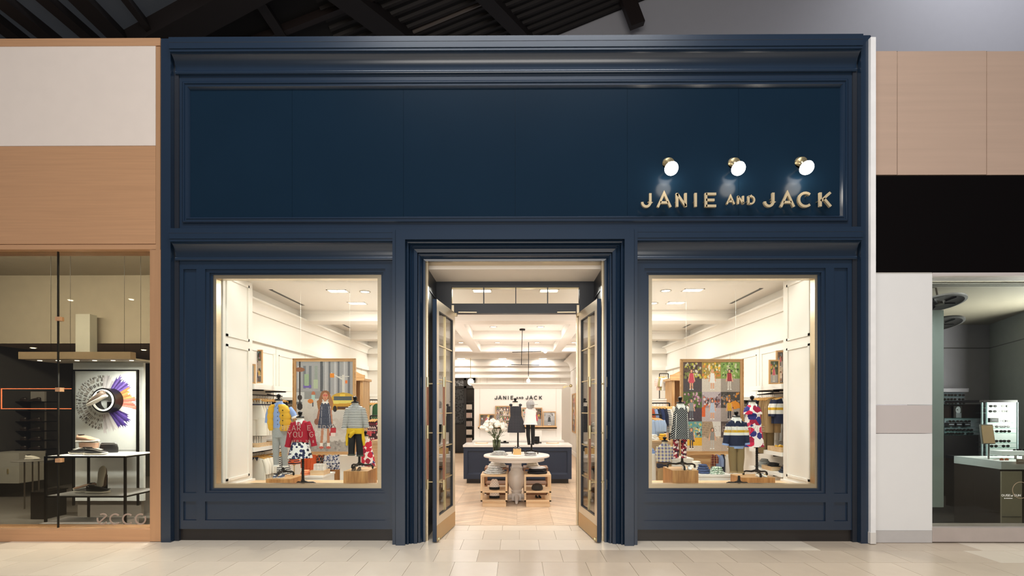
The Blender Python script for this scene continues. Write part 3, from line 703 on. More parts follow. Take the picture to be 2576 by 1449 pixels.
# display table
t = thing('display_table', P(230, 1330, 6.6), 'black steel two-shelf display table holding shoes behind the shop window', 'table')
za_, zb_ = P(240, 1148, 6.45).z, P(240, 1248, 6.45).z
TZ1, TZ2 = za_, zb_
tx0, tx1 = P(115, 1150, 6.45).x, P(315, 1150, 6.45).x; tx2 = P(364, 1140, 7.0).x
ty0, ty1 = 6.45, 7.1
for (ax_, ay_) in ((tx0, ty0), (tx1, ty0), (tx0-.12+.12, ty1), (tx1, ty1)): MB().box(ax_-.012, ax_+.012, ay_-.012, ay_+.012, 0, za_).build('leg', IRON, t)
for z_, nm in ((za_, 'shelf'), (zb_, 'shelf')):
    MB().box(tx0-.005, tx1+.005, ty0-.005, ty1+.005, z_-.018, z_-.002).build('shelf_frame', IRON, t)
    MB().box(tx0+.012, tx1-.012, ty0+.012, ty1-.012, z_-.002, z_+.004).build(nm, M('steel_shelf_white', 'e6e8ee', .3), t)
MB().box(P(95, 1320, 6.35).x, P(290, 1320, 6.35).x, 6.35, 6.75, 0, P(200, 1318, 6.35).z).build('plinth', M('plinth_grey', 'b9b6bb', .5), t)
# =====================================================================
# NEIGHBOUR RIGHT
# =====================================================================
wr = struct('wall_right')
RY = 6.02
WPL = M('white_wall_panel', 'e3e1de', .4, 0, .01); GPL = M('grey_wall_band', 'c5bcb8', .45, 0, .01)
Q(2190.5, 2203.5, 93, 1340, 5.97, 6.3, 'white_post', M('white_post', 'eceae8', .45), wr)
Q(2190, 2204, 1340, 1368.5, 5.965, 6.3, 'post_base', M('stone_base', 'd8d2ca', .5), wr)
MB().box(P(2188, 0, PY).x+.002, P(2190.5, 0, PY).x+.01, 6.02, 6.3, 0, ztop).build('joint_gap', BLACK, wr)
for a, b in ((2203.5, 2256), (2258, 2481), (2483, 2706), (2708, 2931), (2933, 3300)): Q(a, b, 128.5, 439.5, 6.05, 6.3, 'metal_panel', PINKM, wr)
for a in (2256, 2481): Q(a, a+2, 128.5, 440, 6.058, 6.3, 'joint_strip', M('nickel2'), wr)
Q(2203.5, 3300, 441, 684, 6.04, 6.3, 'black_sign_board', M('sign_black', '050202', .6, spec=.1), wr)
Q(2203.5, 2345, 685, 1018, 6.05, 6.3, 'wall_panel', WPL, wr); Q(2203.5, 2345, 1019, 1090, 6.05, 6.3, 'grey_panel', GPL, wr)
Q(2203.5, 2345, 1091, 1334, 6.05, 6.3, 'wall_panel', WPL, wr); Q(2203.5, 2345, 1334.5, 1365, 6.045, 6.3, 'wall_base', M('wall_base_grey', 'bdb8b4', .5), wr)
Q(2346.5, 3300, 685, 693, 6.04, 6.3, 'head_rail', GPL, wr); Q(2345.5, 3300, 1328.5, 1364, 6.045, 6.3, 'sill_rail', M('sill_pinkgrey', 'b3a69e', .4), wr)
w5 = struct('window_5')
Q(2346.5, 3300, 693, 1328.5, 6.12, 6.13, 'pane', GLD2, w5); Q(2346.5, 3300, 693, 695, 6.1, 6.15, 'head_gap', BLACK, w5)
DECW = M('white_vinyl', 'e9e7e0', .5)
t = thing('glass_lettering', P(2540, 1246, 6.1), 'small white HOUSE of SUN lettering on the eyewear shop glass', 'sign')
for i, ch in enumerate('HOUSEofSUN'):
    a = [2513, 2520, 2526.5, 2532, 2537, 2543.5, 2546, 2551, 2557, 2563][i]; sm = ch in 'of'
    if a < 2519: continue
    letter(ch, a-1, a+(2.5 if sm else 4.6), 1243.5 if not sm else 1245, 1248.7, 6.105, .003, .0035, DECW, t)
MB().loft([[(P(2540+27+r*math.cos(2*PI*j/40), 1233+r*math.sin(2*PI*j/40), 6.105).x, y, P(2567, 1233+r*math.sin(2*PI*j/40), 6.105).z) for j in range(40)] for r, y in ((20, 6.1), (21, 6.1), (21, 6.104), (20, 6.104))], cap=False).build('ring_mark', M('tan_line', 'a58f74', .5), t)
MB().rbox(2531, 2547, 1253, 1254.5, 6.1, 6.104).rbox(2527, 2529, 1252.5, 1255, 6.1, 6.104).build('small_print', DECW, t)
ew = struct('wall_eyewear_shop')
ECE = M('olive_grey_ceiling', '8c8474', .7); EW = M('lilac_grey_wall', '8b878e', .6); EW2 = M('greenish_wall', '939a92', .6)
MB().box(4.3, 9.6, 6.3, 10.6, -.05, -.001).build('shop_floor', M('dark_shop_floor', '2b2622', .3), ew)
MB().box(4.3, 9.6, 6.47, 10.6, 3.22, 3.27).build('ceiling', ECE, ew); MB().box(4.3, 9.6, 6.3, 10.6, 3.36, 3.4).build('ceiling', ECE, ew)
MB().box(4.2, 4.3, 6.3, 10.6, 0, 3.3).build('side_wall', EW, ew)
MB().box(9.5, 9.6, 6.3, 10.6, 0, 3.3).build('side_wall', EW, ew)
q0 = P(2374, 900, 9.8).x
MB().box(4.3, P(2489, 900, 9.8).x, 9.8, 9.9, 0, 3.27).build('rear_wall', EW, ew)
MB().box(4.3, P(2489, 900, 9.8).x, 9.78, 9.8, 2.76, 2.775).build('picture_rail', M('rail_dark', '4a4744', .5), ew)
a = P(2489, 900, 9.8); b = P(2600, 900, 8.2)
MB().loft([[(a.x, 9.8, z), (b.x, 8.2, z), (b.x+.1, 8.25, z), (a.x+.1, 9.9, z)] for z in (0, 3.25)]).build('angled_wall', EW2, ew)
MB().loft([[(a.x-.01, 9.78, z), (b.x-.01, 8.18, z), (b.x+.1, 8.25, z), (a.x+.1, 9.9, z)] for z in (2.76, 2.775)]).build('picture_rail', M('rail_dark'), ew)
Q(2340, 2374, 780, 1276, 6.8, 7.2, 'glass_column', M('pale_column', 'b5c4c4', .3), ew)
mb = MB()
for i in range(4): mb.box(4.35, 9.4, 6.5+i*.05, 6.52+i*.05, 3.2, 3.22)
mb.build('air_grille', M('grille', 'b5b3ac', .4), ew)
SPK = M('disc_black', '34302f', .5)
for px, py, dd, nm in ((2362, 762, 6.75, 'front'), (2362, 815, 7.3, 'rear')):
    p = P(px, py, dd)
    t = thing('hanging_disc', p, '%s black ribbed disc hanging under the eyewear shop ceiling' % nm, 'disc', 'hanging discs')
    r = .29
    mb = MB().lathe(p, [(.04, 0), (r-.05, 0), (r-.03, -.015), (r, -.01), (r, .012), (.04, .02)], 36); mb.build('disc', SPK, t, smooth=True)
    for j in range(5):
        a = j*2*PI/5; MB().bar((p.x+.08*math.cos(a), p.y+.08*math.sin(a), p.z-.008), (p.x+.21*math.cos(a), p.y+.21*math.sin(a), p.z-.008), .012, .02).build('rib', M('disc_rib', '1d1a19', .5), t)
    t.rotation_euler = (-.22, 0, 0)
    MB().lathe((p.x, p.y, p.z-.03), [(.001, 0), (.05, 0), (.05, .03)], 18).lathe((p.x, p.y, p.z), [(.012, 0), (.012, 3.22-p.z)], 8).build('hub_and_rod', M('nickel2'), t)
# sunglasses
LENS = M('dark_lens', '1a1512', .12); FRM = M('tort_frame', '3a2318', .3)
def sunglasses(loc, lab, w=.125, mt=LENS, m2=FRM):
    t = thing('sunglasses', loc, lab, 'sunglasses', 'sunglasses in the eyewear shop')
    for s_ in (-1, 1):
        c = (loc[0]+s_*w*.26, loc[1], loc[2]+.02)
        MB().loft([[(c[0]+w*.21*math.cos(2*PI*j/14), y, c[2]+.019*math.sin(2*PI*j/14)) for j in range(14)] for y in (loc[1]-.003, loc[1]+.003)]).build('lens', mt, t)
        MB().bar((loc[0]+s_*w*.47, loc[1], loc[2]+.028), (loc[0]+s_*w*.44, loc[1]+.1, loc[2]+.01), .004).build('temple', m2, t)
    MB().bar((loc[0]-.02, loc[1], loc[2]+.026), (loc[0]+.02, loc[1], loc[2]+.026), .005).build('bridge', m2, t)
    return t
sp0 = None; nsp = 0
def put_sun(px, py, d, where):
    global sp0, nsp
    p = P(px, py, d); lab = where
    if sp0 is None: sp0 = sunglasses(tuple(p), lab); 
    else: dup(sp0, p, lab)
GSH = glass('shelf_glass', 'd5ece4', .8); EBL = M('case_black', '141110', .3)
# rear wall rack
t = thing('sunglasses_rack', P(2410, 1275, 9.4), 'dark wall display of sunglasses at the back of the eyewear shop', 'rack')
Q(2374, 2468, 1017, 1052, 9.5, 9.7, 'dark_case', M('case_brown', '1d1613', .2), t)
Q(2376, 2466, 1052, 1094, 9.45, 9.7, 'light_back', M('rack_grey', '6d747c', .4), t)
Q(2376, 2462, 1095, 1285, 9.3, 9.7, 'base_cabinet', EBL, t)
Q(2374, 2437, 977, 986, 9.5, 9.7, 'top_valance', EW, t)
Q(2374, 2426, 986, 1017, 9.66, 9.72, 'light_back', M('rack_grey'), t)
for py, x1 in ((997, 2426), (1007.5, 2426), (1017, 2432), (1052, 2466), (1073.5, 2453), (1084.5, 2463), (1093.5, 2463)): Q(2375, x1, py, py+1.2, 9.33, 9.5, 'shelf', GSH, t)
for py, xs_ in ((997, (2383, 2399, 2419)), (1007.5, (2381, 2398, 2418)), (1017, (2384, 2400, 2420)), (1084.5, (2388, 2405, 2421, 2440)), (1093.5, (2388, 2402, 2418, 2441))):
    for k_i, px in enumerate(xs_): put_sun(px, py-.3, 9.42, 'dark sunglasses on the %s shelf of the rear rack, %s from the left' % ({997: 'topmost', 1007.5: 'second', 1017: 'third', 1084.5: 'last-but-one', 1093.5: 'lowest'}[py], ('first', 'second', 'third', 'fourth')[k_i]))
for px in (2394, 2413.5, 2434):
    wh_ = {2394: 'left', 2413.5: 'middle', 2434: 'right'}[px]
    t2 = thing('display_case', P(px, 1072, 9.4), '%s small black box on the rear glass shelf' % wh_, 'box', 'black boxes on the rear rack')
    Q(px-7.5, px+7.5, 1063.5, 1073, 9.36, 9.44, 'case_body', EBL, t2); Q(px-6, px+6, 1066.5, 1069, 9.355, 9.36, 'lid_band', M('rack_grey'), t2)
    p = P(px, 1062.5, 9.4); dup(sp0, p, 'dark sunglasses standing on the %s small black box' % wh_)
t2 = thing('advert_card', P(2407, 1050, 9.45), 'grey portrait advert card in the dark rear case', 'card')
pc = Pic(24, 40, '17130f'); pc.ell(.55, .35, .3, .3, '8a8f92'); pc.rect(.3, .6, .9, 1, '5f6467'); pc.ell(.45, .33, .1, .05, '2d2d2d'); 
X0, X1, Z0, Z1 = RC(2399, 2420, 1021, 1051, 9.45); pc.mesh(X0, X1, 9.45, Z0, Z1, 'print', t2, PRINT)
# front glass tower
t = thing('glass_tower', P(2510, 1160, 7.6), 'tall glass display tower of sunglasses behind the white counter', 'cabinet')
Q(2464, 2560, 1006.5, 1012, 7.5, 8.1, 'top_panel', M('case_brown'), t)
for px in (2471, 2483, 2560): Q(px, px+2, 1012, 1154, 7.5, 7.52, 'glass_edge', M('glass_edge', 'bcd3d3', .2), t)
Q(2484, 2560, 1012, 1154, 8.05, 8.1, 'back_panel', M('tower_back', '7f8784', .4), t)
Q(2466, 2560, 1154, 1290, 7.5, 8.1, 'base', EBL, t)
tw = [(1025.5, (2498, 2529)), (1038.5, (2497, 2530)), (1063, (2497, 2532)), (1077, (2513, 2531)), (1089, (2513, 2533)), (1113.5, (2532, 2512)), (1126, (2500, 2530)), (1139, (2499, 2529)), (1152.5, (2500, 2531))]
for py, xs_ in tw:
    Q(2485, 2560, py, py+1.2, 7.55, 7.75, 'shelf', GSH, t)
    for px in xs_: put_sun(px, py-.5, 7.6, '%s-hand sunglasses on the %s glass tower shelf' % ('left' if px < 2515 else 'right', ('topmost', 'second', 'third', 'fourth', 'fifth', 'sixth', 'third-lowest', 'second-lowest', 'lowest')[tw.index((py, xs_))]))
t2 = thing('display_case', P(2501, 1062, 7.6), 'wide black box on the middle shelf of the glass tower', 'box')
Q(2491, 2512, 1051.5, 1062.5, 7.56, 7.62, 'case_body', EBL, t2); Q(2495, 2508, 1056, 1057.2, 7.555, 7.56, 'lid_band', M('rack_grey'), t2)
# counter
t = thing('display_counter', P(2530, 1328, 6.5), 'white-topped counter with dark brown side behind the eyewear glass', 'counter')
a = P(2448, 1163, 6.9); b = P(2519, 1163, 6.45); zt_ = P(2519, 1161, 6.45).z; zb_ = P(2519, 1181, 6.45).z
def prism(pts, z0, z1): return MB().loft([[(x, y, z) for x, y in pts] for z in (z0, z1)])
foot = [(a.x, 6.9), (b.x, 6.45), (b.x+1.6, 6.45), (b.x+1.6, 7.2), (a.x, 7.2)]
prism(foot, zb_, zt_).build('counter_top', M('counter_white', 'dfe3e2', .3), t)
prism([(x+(.02 if i in (0, 4) else 0), y+.02) for i, (x, y) in enumerate(foot)], 0, zb_).build('counter_body', M('counter_brown', '3c322c', .35), t)
Q(2520, 2571, 1186, 1328, 6.44, 6.46, 'front_panel', M('counter_panel', 'b0a692', .35), t)
Q(2522, 2570, 1300, 1301, 6.43, 6.44, 'panel_joint', EBL, t)
t = thing('tabletop_mirror', P(2485, 1160, 6.7), 'tilted framed mirror on a thin stand on the white counter', 'mirror')
p = P(2487, 1155, 6.75)
MB().bar((p.x, 6.75, zt_), (p.x, 6.75, P(2487, 1110, 6.75).z), .014).build('stand', M('nickel2'), t)
X0, X1, Z0, Z1 = RC(2469, 2505, 1068, 1117, 6.75)
MB().loft([[(X0+.005, 6.74, Z0), (X1-.012, 6.74, Z0), (X1-.012, 6.76, Z0), (X0+.005, 6.76, Z0)], [(X0+.03, 6.8, Z1), (X1+.006, 6.8, Z1), (X1+.006, 6.82, Z1), (X0+.03, 6.82, Z1)]]).build('frame', M('mirror_silver', '8f8d88', .3, .5), t)
MB().loft([[(X0+.017, 6.732, Z0+.012), (X1-.024, 6.732, Z0+.012), (X1-.024, 6.74, Z0+.012), (X0+.017, 6.74, Z0+.012)], [(X0+.04, 6.79, Z1-.012), (X1-.006, 6.79, Z1-.012), (X1-.006, 6.8, Z1-.012), (X0+.04, 6.8, Z1-.012)]]).build('mirror_face', M('mirror_tan', 'c9a980', .2), t)
t = thing('display_riser', P(2548, 1160, 6.8), 'white stepped riser on the counter with sunglasses on it', 'riser')
Q(2520, 2590, 1135, 1145, 6.75, 6.95, 'riser_shelf', M('counter_white'), t); Q(2555, 2558, 1145, 1161, 6.78, 6.8, 'riser_leg', M('nickel2'), t); Q(2575, 2577, 1145, 1161, 6.78, 6.8, 'riser_leg', M('nickel2'), t)
for px, w_ in ((2556, 'left'), (2571, 'right')): dup(sp0, P(px, 1134.5, 6.86), '%s-hand sunglasses on the white stepped riser' % w_, scale=.7)
dup(sp0, P(2526, 1160, 6.6), 'amber sunglasses lying on the counter edge', mats={'lens': M('amber_lens', 'a0562e', .2), 'temple': M('amber_lens'), 'bridge': M('amber_lens')})
t = thing('price_tag', P(2566, 1167, 6.5), 'tan printed card standing at the counter front edge', 'card')
Q(2557, 2576, 1155, 1167.5, 6.42, 6.425, 'card_body', M('card_tan', 'b7a192', .6), t); Q(2563, 2574, 1160, 1161, 6.415, 6.42, 'print_line', DECW, t)
# =====================================================================
# FAR GABLE WALL AND DARK ROOF
# =====================================================================
WY = 11.0
wb = struct('wall_gable')
GW = M('gable_grey', 'b9b9c0', .7, 0, .015)
MB().box(-9, 22, WY, WY+.2, 3.6, 22).build('gable_panel', GW, wb)
rf = struct('ceiling_concourse')
p0 = P(1405, 88, WY); slope = .40
def RP(px, py, lift=0):
    u = (px-CX)/F; v = (CY-py)/F; dx = u*math.cos(TH)-math.sin(TH); dy = math.cos(TH)+u*math.sin(TH)
    t = (p0.z-lift-H-slope*p0.x)/(v-slope*dx)
    return Vector((t*dx, t*dy, H+v*t))
RD = M('roof_deck', '120f0e', .8); RB = M('roof_beam', '191211', .6); RB2 = M('roof_beam_brown', '221816', .55)
SKY = M('skylight_glass', '3c3f44', .5, emit=.25); nrm = Vector((-slope, 0, 1)).normalized()
def slab(pts, th, name, m, par=rf):
    return MB().loft([[p for p in pts], [p+nrm*th for p in pts]]).build(name, m, par)
k0 = lambda x: p0.z+slope*(x-p0.x)
def rp(x, y, off=0): return Vector((x, y, k0(x)))-nrm*off
slab([rp(-6.3, 6.4), rp(8.5, 6.4), rp(8.5, WY), rp(-6.3, WY)], .1, 'roof_deck', RD)
slab([rp(-12, 6.4), rp(-6.3, 6.4), rp(-6.3, WY), rp(-12, WY)], .1, 'roof_deck', RD)
# corrugation ribs across the deck
for i in range(22):
    y = 6.5+i*.205
    MB().loft([[rp(x, y, 0), rp(x, y+.1, 0), rp(x, y+.08, .045), rp(x, y+.02, .045)] for x in (-3.2, 8.5)]).build('deck_rib', M('deck_rib', '1f1917', .7), rf)
def roofbeam(a, b, w, dp, name='rafter', m=RB, lift=.0):
    A = RP(*a, lift); Bp = RP(*b, lift); d = (Bp-A).normalized(); A -= d*1.2; Bp += d*1.2
    s_ = d.cross(nrm).normalized()*w/2
    return MB().loft([[p+s_, p-s_, p-s_-nrm*dp, p+s_-nrm*dp] for p in (A, Bp)]).build(name, m, rf)
for a, b, w, dp in (((905, 0), (1018, 88), .32, .3), ((1240, 0), (1325, 88), .22, .28), ((655, 0), (712, 88), .14, .2), ((330, 96), (560, -30), .42, .3)):
    roofbeam(a, b, w, dp)
a = RP(1578, 0, .1); b = RP(1605, 66, .1)
MB().bar(tuple(P(1572, -20, 10.6)), tuple(P(1604, 65, 10.6)), .14, .3).build('bracket', RB2, rf)
roofbeam((1010, 88), (1222, 0), .03, .06, 'conduit', M('conduit', '6b625c', .4))
roofbeam((712, 66), (880, 0), .1, .12, 'purlin', RB2); roofbeam((690, 96), (560, 96), .1, .12, 'purlin', RB2) if False else None
# skylight glazing left with mullions
gp = [RP(-80, 110, .06), RP(330, 110, .06), RP(480, -30, .06), RP(-80, -30, .06)]
slab(gp, .02, 'skylight_glazing', SKY)
for x0_, x1_, w in ((-62, 35, .13), (20, 115, .15), (130, 215, .12), (215, 285, .2), (325, 375, .08), (-150, -60, .12)):
    roofbeam((x0_, 0), (x1_+25, 96), w, .18, 'mullion', RB, .07)
# =====================================================================
# CHILDREN'S SHOP SHELL
# =====================================================================
XW, ZC, YK = 4.0, 3.4, 18.4
fi = struct('floor_shop')
MB().box(-XW, XW, 6.91, YK, -.05, -.008).build('sub_floor', M('subfloor', '9c7a58', .6), fi)
MB().box(-XW, -1.6, 6.3, 6.91, -.05, 0).box(1.6, XW, 6.3, 6.91, -.05, 0).build('window_bay_floor', M('subfloor'), fi)
# chevron planks in the visible strip, the rest joined
pw, L_ = .105, .62; npl = 0; rest = MB(); c45 = math.cos(math.radians(35)); s45 = math.sin(math.radians(35))
for col in range(-8, 8):
    x0_ = col*L_*c45; sg_ = 1 if col % 2 == 0 else -1
    y = 6.0
    while y < 18.3:
        ya, yb = (y, y+L_*s45) if sg_ > 0 else (y+L_*s45, y)
        hgt = pw/c45-.004
        if max(ya, yb)+hgt > 6.96 and ya+hgt < YK and yb+hgt < YK:
            mb = MB(); vs = [(x0_+.001, ya), (x0_+L_*c45-.001, yb), (x0_+L_*c45-.001, yb+hgt), (x0_+.001, ya+hgt)]
            if min(ya, yb) < 6.95:
                o_v = []
                for i_ in range(4):
                    A, B_ = vs[i_], vs[(i_+1) % 4]
                    if A[1] >= 6.95: o_v.append(A)
                    if (A[1] >= 6.95) != (B_[1] >= 6.95): k_ = (6.95-A[1])/(B_[1]-A[1]); o_v.append((A[0]+k_*(B_[0]-A[0]), 6.95))
                vs = o_v
            if len(vs) < 3: y += pw/c45; continue
            if abs(x0_+L_*c45/2) < 1.3 and y < 10.9 and npl < 290:
                cx0 = (x0_, ya)
                mb.loft([[(a-x0_, b_-ya, z) for a, b_ in vs] for z in (-.008, 0)])
                o = mb.build('plank', PLANK, fi); o.location = (x0_, ya, 0); npl += 1
            else: rest.loft([[(a, b_, z) for a, b_ in vs] for z in (-.008, 0)])
        y += pw/c45
rest.build('outer_planks', PLANK, fi, kind='stuff')
MB().box(-1.3, 1.3, 6.91, 6.95, -.008, .001).build('threshold_board', PLANK, fi)
ci = struct('ceiling')
MB().box(-XW, XW, 6.3, YK, ZC, ZC+.05).build('ceiling_board', CREAMC, ci)
for y0_, y1_ in ((9.25, 9.65), (11.7, 12.0), (14.2, 14.5)):
    MB().box(-XW, XW, y0_, y1_, 3.21, ZC).build('cross_beam', CREAMC, ci); MB().box(-XW, XW, y0_-.03, y0_, 3.34, ZC).build('beam_moulding', CREAMC, ci)
for x_ in (-1.25, 1.02): MB().box(x_, x_+.23, 9.65, 11.7, 3.21, ZC).box(x_, x_+.23, 12.0, 14.2, 3.21, ZC).build('long_beam', CREAMC, ci)
MB().box(-XW, XW, 6.3, 6.95, 3.34, 3.46).build('window_head_soffit', CREAMC, ci)
for sx in (-1, 1):
    ww = struct('wall_shop_left' if sx < 0 else 'wall_shop_right')
    f = lambda a, b: (min(sx*a, sx*b), max(sx*a, sx*b))
    MB().box(*f(XW, XW+.12), 6.3, YK, 0, ZC).build('wall_board', CREAM, ww)
    # cove cornice
    n = 10; pr = [(XW, 3.06), (XW-.03, 3.06), (XW-.03, 3.08)]+[(XW-.03-.10*(1-math.cos(i/n*PI/2)), 3.08+.13*math.sin(i/n*PI/2)) for i in range(n+1)]+[(XW-.14, 3.22), (XW-.14, 3.24), (XW, 3.24)]
    MB().loft([[(sx*a, y, z) for a, z in pr] for y in (7.0, 13.5)]).build('cove_cornice', CREAM, ww, smooth=True)
    MB().box(*f(XW-.05, XW), 7.0, 13.5, 2.62, 2.70).build('picture_rail', CREAM, ww); MB().box(*f(XW-.03, XW), 7.0, 13.5, 2.70, 2.73).build('picture_rail', CREAM, ww)
    for i, y_ in enumerate((7.3, 8.45, 9.6, 10.75, 11.9)):
        mb = MB(); X0, X1 = f(XW-.012, XW)
        for (ya, yb, za, zb) in ((y_, y_+.015, 1.1, 2.5), (y_+.95, y_+.965, 1.1, 2.5), (y_, y_+.965, 1.1, 1.115), (y_, y_+.965, 2.485, 2.5)): mb.box(X0, X1, ya, yb, za, zb)
        mb.build('panel_moulding', CREAM, ww)
        MB().box(*f(XW-.004, XW), y_+1.05, y_+1.055, 0, 2.62).build('panel_joint', M('joint_shadow', 'cfc6b8', .6), ww)
    # window display reveal
    XR = 3.68
    rv = struct('wall_reveal_left' if sx < 0 else 'wall_reveal_right')
    MB().box(*f(XR, XW), 6.3, 7.0, 0, ZC).build('reveal_board', CREAM, rv)
    for za, zb in ((.68, 2.42), (2.52, 3.28)):
        mb = MB(); X0, X1 = f(XR-.014, XR); ya, yb = 6.36, 6.9
        for (p_, q_, r_, s_) in ((ya, ya+.03, za, zb), (yb-.03, yb, za, zb), (ya, yb, za, za+.03), (ya, yb, zb-.03, zb)): mb.box(X0, X1, p_, q_, r_, s_)
        mb.build('reveal_moulding', CREAM, rv)
    MB().box(*f(XR-.03, XR), 6.28, 7.02, .6, .63).build('reveal_skirting', CREAM, rv)
    # side return blocks further in
    fb = struct('wall_return_left' if sx < 0 else 'wall_return_right')
    xa_ = 1.95 if sx > 0 else 2.6
    MB().box(*f(xa_, XW), 13.5, YK, 0, ZC).build('return_board', CREAM, fb)
    MB().box(*f(xa_+.02, XW), 13.44, 13.5, 2.62, 2.7).build('picture_rail', CREAM, fb)
    MB().box(*f(xa_+.02, XW), 13.40, 13.5, 3.06, 3.2).build('cornice_band', CREAM, fb)
kb = struct('wall_back')
MB().box(-XW, XW, YK, YK+.1, 0, ZC).build('wall_board', CREAM, kb)
MB().box(-2.6, 1.95, YK-.1, YK, 3.15, 3.3).box(-2.6, 1.95, YK-.05, YK, 2.95, 3.15).box(-2.6, 1.95, YK-.04, YK, 2.72, 2.76).build('cornice_band', CREAM, kb)
n = 8
MB().loft([[(a, y, z) for a, z in [(1.95, 2.95), (1.93, 2.95)]+[(1.93-.25*(1-math.cos(i/n*PI/2)), 3.0+.3*math.sin(i/n*PI/2)) for i in range(n+1)]+[(1.95, 3.32)]] for y in (13.5, YK)]).build('cove_cornice', CREAM, kb, smooth=True)
MB().box(1.93, 1.95, 13.5, YK, 0, .14).build('skirting', CREAM, kb)
for px in (1207, 1225, 1316, 1408): MB().box(P(px, 900, YK).x, P(px+.8, 900, YK).x, YK-.006, YK, 0, 2.72).build('panel_joint', M('joint_shadow'), kb)
# dark glazed doorway at the back
dk = struct('door_3')
BK = M('back_door_black', '1b1613', .4)
X0, X1, Z0, Z1 = RC(1120, 1196, 951, 1140, YK)
MB().box(X0, X1, YK-.08, YK-.02, 0, Z1).build('dark_opening', M('dark_recess', '2a2724', .7), dk)
xm = P(1168, 1000, YK).x; zm = P(1160, 977, YK).z
for a, b, c_, d_ in ((X1-.07, X1, 0, Z1), (xm-.0, xm+.09, 0, Z1), (X0, X1, Z1-.09, Z1), (X0, X1, zm, zm+.08)): MB().box(a, b, YK-.14, YK-.08, c_, d_).build('door_frame', BK, dk)
DAM = cloth('damask_wallpaper', 'floral', ['8d9094', '3b3d40', '55585b', '2f3133'], 16)
MB().box(X0, xm, YK-.1, YK-.08, zm+.08, Z1-.09).build('transom_panel', DAM, dk); MB().box(X0, xm, YK-.1, YK-.08, 1.05, zm).build('wallpaper_panel', cloth('damask_dark', 'floral', ['4c4e50', '242526', '2f3133', '3a3c3e'], 16), dk)
MB().box(X0, xm, YK-.1, YK-.08, 0, 1.03).build('wainscot', BK, dk)
t = thing('globe_lamp', P(1184, 958, YK-.3), 'glowing square-ish lamp beside the dark rear doorway', 'lamp')
MB().sphere(P(1184, 961, YK-.35), .11, sc=(1, 1, 1.1)).build('globe', EMW, t); MB().box(P(1184, 0, YK-.3).x-.01, P(1184, 0, YK-.3).x+.01, YK-.36, YK-.34, P(1184, 955, YK-.35).z, ZC).build('stem', BRASS, t)
t = thing('rear_shelving', P(1182, 1115, YK-.4), 'dark shelving packed with small clothes beside the rear doorway', 'shelf unit')
X0b, X1b = P(1170, 0, YK-.3).x, P(1190, 0, YK-.3).x
for i in range(6): MB().box(X0b, X1b, YK-.4, YK-.16, .35+i*.3, .37+i*.3).build('shelf', BK, t)
for i, c_ in enumerate(('8f7468', 'cfc2b6', '6b5a58', 'b48f86', 'e5dcd2')): MB().box(X0b+.05, X1b-.05, YK-.36, YK-.18, .37+i*.3, .55+i*.3).build('folded_row', cloth('rowcloth%d' % i, 'vstripe', [c_, 'efe6dd'], 22), t)
# ceiling fittings
def slot(px0, py0, px1, py1, lab):
    a = P(px0, py0, (ZC-H)*F/(CY-py0)); b = P(px1, py1, (ZC-H)*F/(CY-py1)); x = (a.x+b.x)/2
    t = thing('slot_diffuser', (x, a.y, ZC-.004), lab, 'air vent', 'black slot vents in the ceiling')
    MB().box(x-.028, x+.028, a.y, b.y, ZC-.006, ZC-.001).build('slot', BLACK, t); MB().box(x-.036, x-.028, a.y, b.y, ZC-.008, ZC).box(x+.028, x+.036, a.y, b.y, ZC-.008, ZC).build('flange', CREAM, t)
slot(682, 727, 763, 767, 'near black slot vent seen through the left window'); slot(851, 810, 882, 824, 'far black slot vent seen through the left window')
slot(1917, 726, 1835, 764, 'near black slot vent seen through the right window'); slot(1749, 810, 1718, 824, 'middle black slot vent seen through the right window'); slot(1659, 855, 1644, 861.5, 'smallest farthest slot vent seen through the right window')
def down(px, py, lab, r=.065, sq=False, pw=10.2):
    d = (ZC-H)*F/(CY-py); p = P(px, py, d)
    light('AREA', (p.x, p.y, ZC-.012), pw*(1.5 if sq else 1), WARM, .24 if sq else .11, .12 if sq else .11, name='downlight_beam')
    t = thing('ceiling_downlight', (p.x, p.y, ZC-.004), lab, 'light', 'shop ceiling downlights')
    if sq:
        MB().ring_frame((0, 0, 0, 0), (0, 0, 0, 0), 0, 0)
        mb = MB(); w = .15; h_ = .09
        for a in ((-w, w, -h_, -h_+.015), (-w, w, h_-.015, h_), (-w, -w+.015, -h_, h_), (w-.015, w, -h_, h_)): mb.box(p.x+a[0], p.x+a[1], p.y+a[2], p.y+a[3], ZC-.008, ZC)
        mb.build('trim_frame', CREAM, t)
        for s_ in (-1, 1): MB().box(p.x+s_*.068-.055, p.x+s_*.068+.055, p.y-.07, p.y+.07, ZC-.005, ZC-.001).build('lamp', EMC, t)
    else:
        MB().lathe((p.x, p.y, ZC-.008), [(r, 0), (r+.02, 0), (r+.02, .008), (r, .008)], 20, cap=False).build('trim_ring', M('trim_grey', 'b9b2a6', .5), t)
        MB().lathe((p.x, p.y, ZC-.004), [(.001, 0), (r, 0), (r, .003)], 18).build('lamp', EMC, t)
down(850, 731, 'square twin downlight nearest the left window', sq=True); down(918, 733, 'round downlight at upper right of the left window'); down(899, 762, 'lower square downlight seen through the left window', sq=True)
down(1743, 730, 'upper square twin downlight seen through the right window', sq=True); down(1675, 731.5, 'round downlight at upper left of the right window'); down(1700, 762, 'lower square downlight seen through the right window', sq=True); down(1643, 763, 'round downlight at the left edge of the right window')
down(1213, 731, 'twin downlight seen through the transom, left of the two', sq=True); down(1381, 731, 'twin downlight seen through the transom, right of the two', sq=True)
down(1241, 822, 'round downlight left of the pendant canopy'); down(1360, 822, 'round downlight right of the pendant canopy')
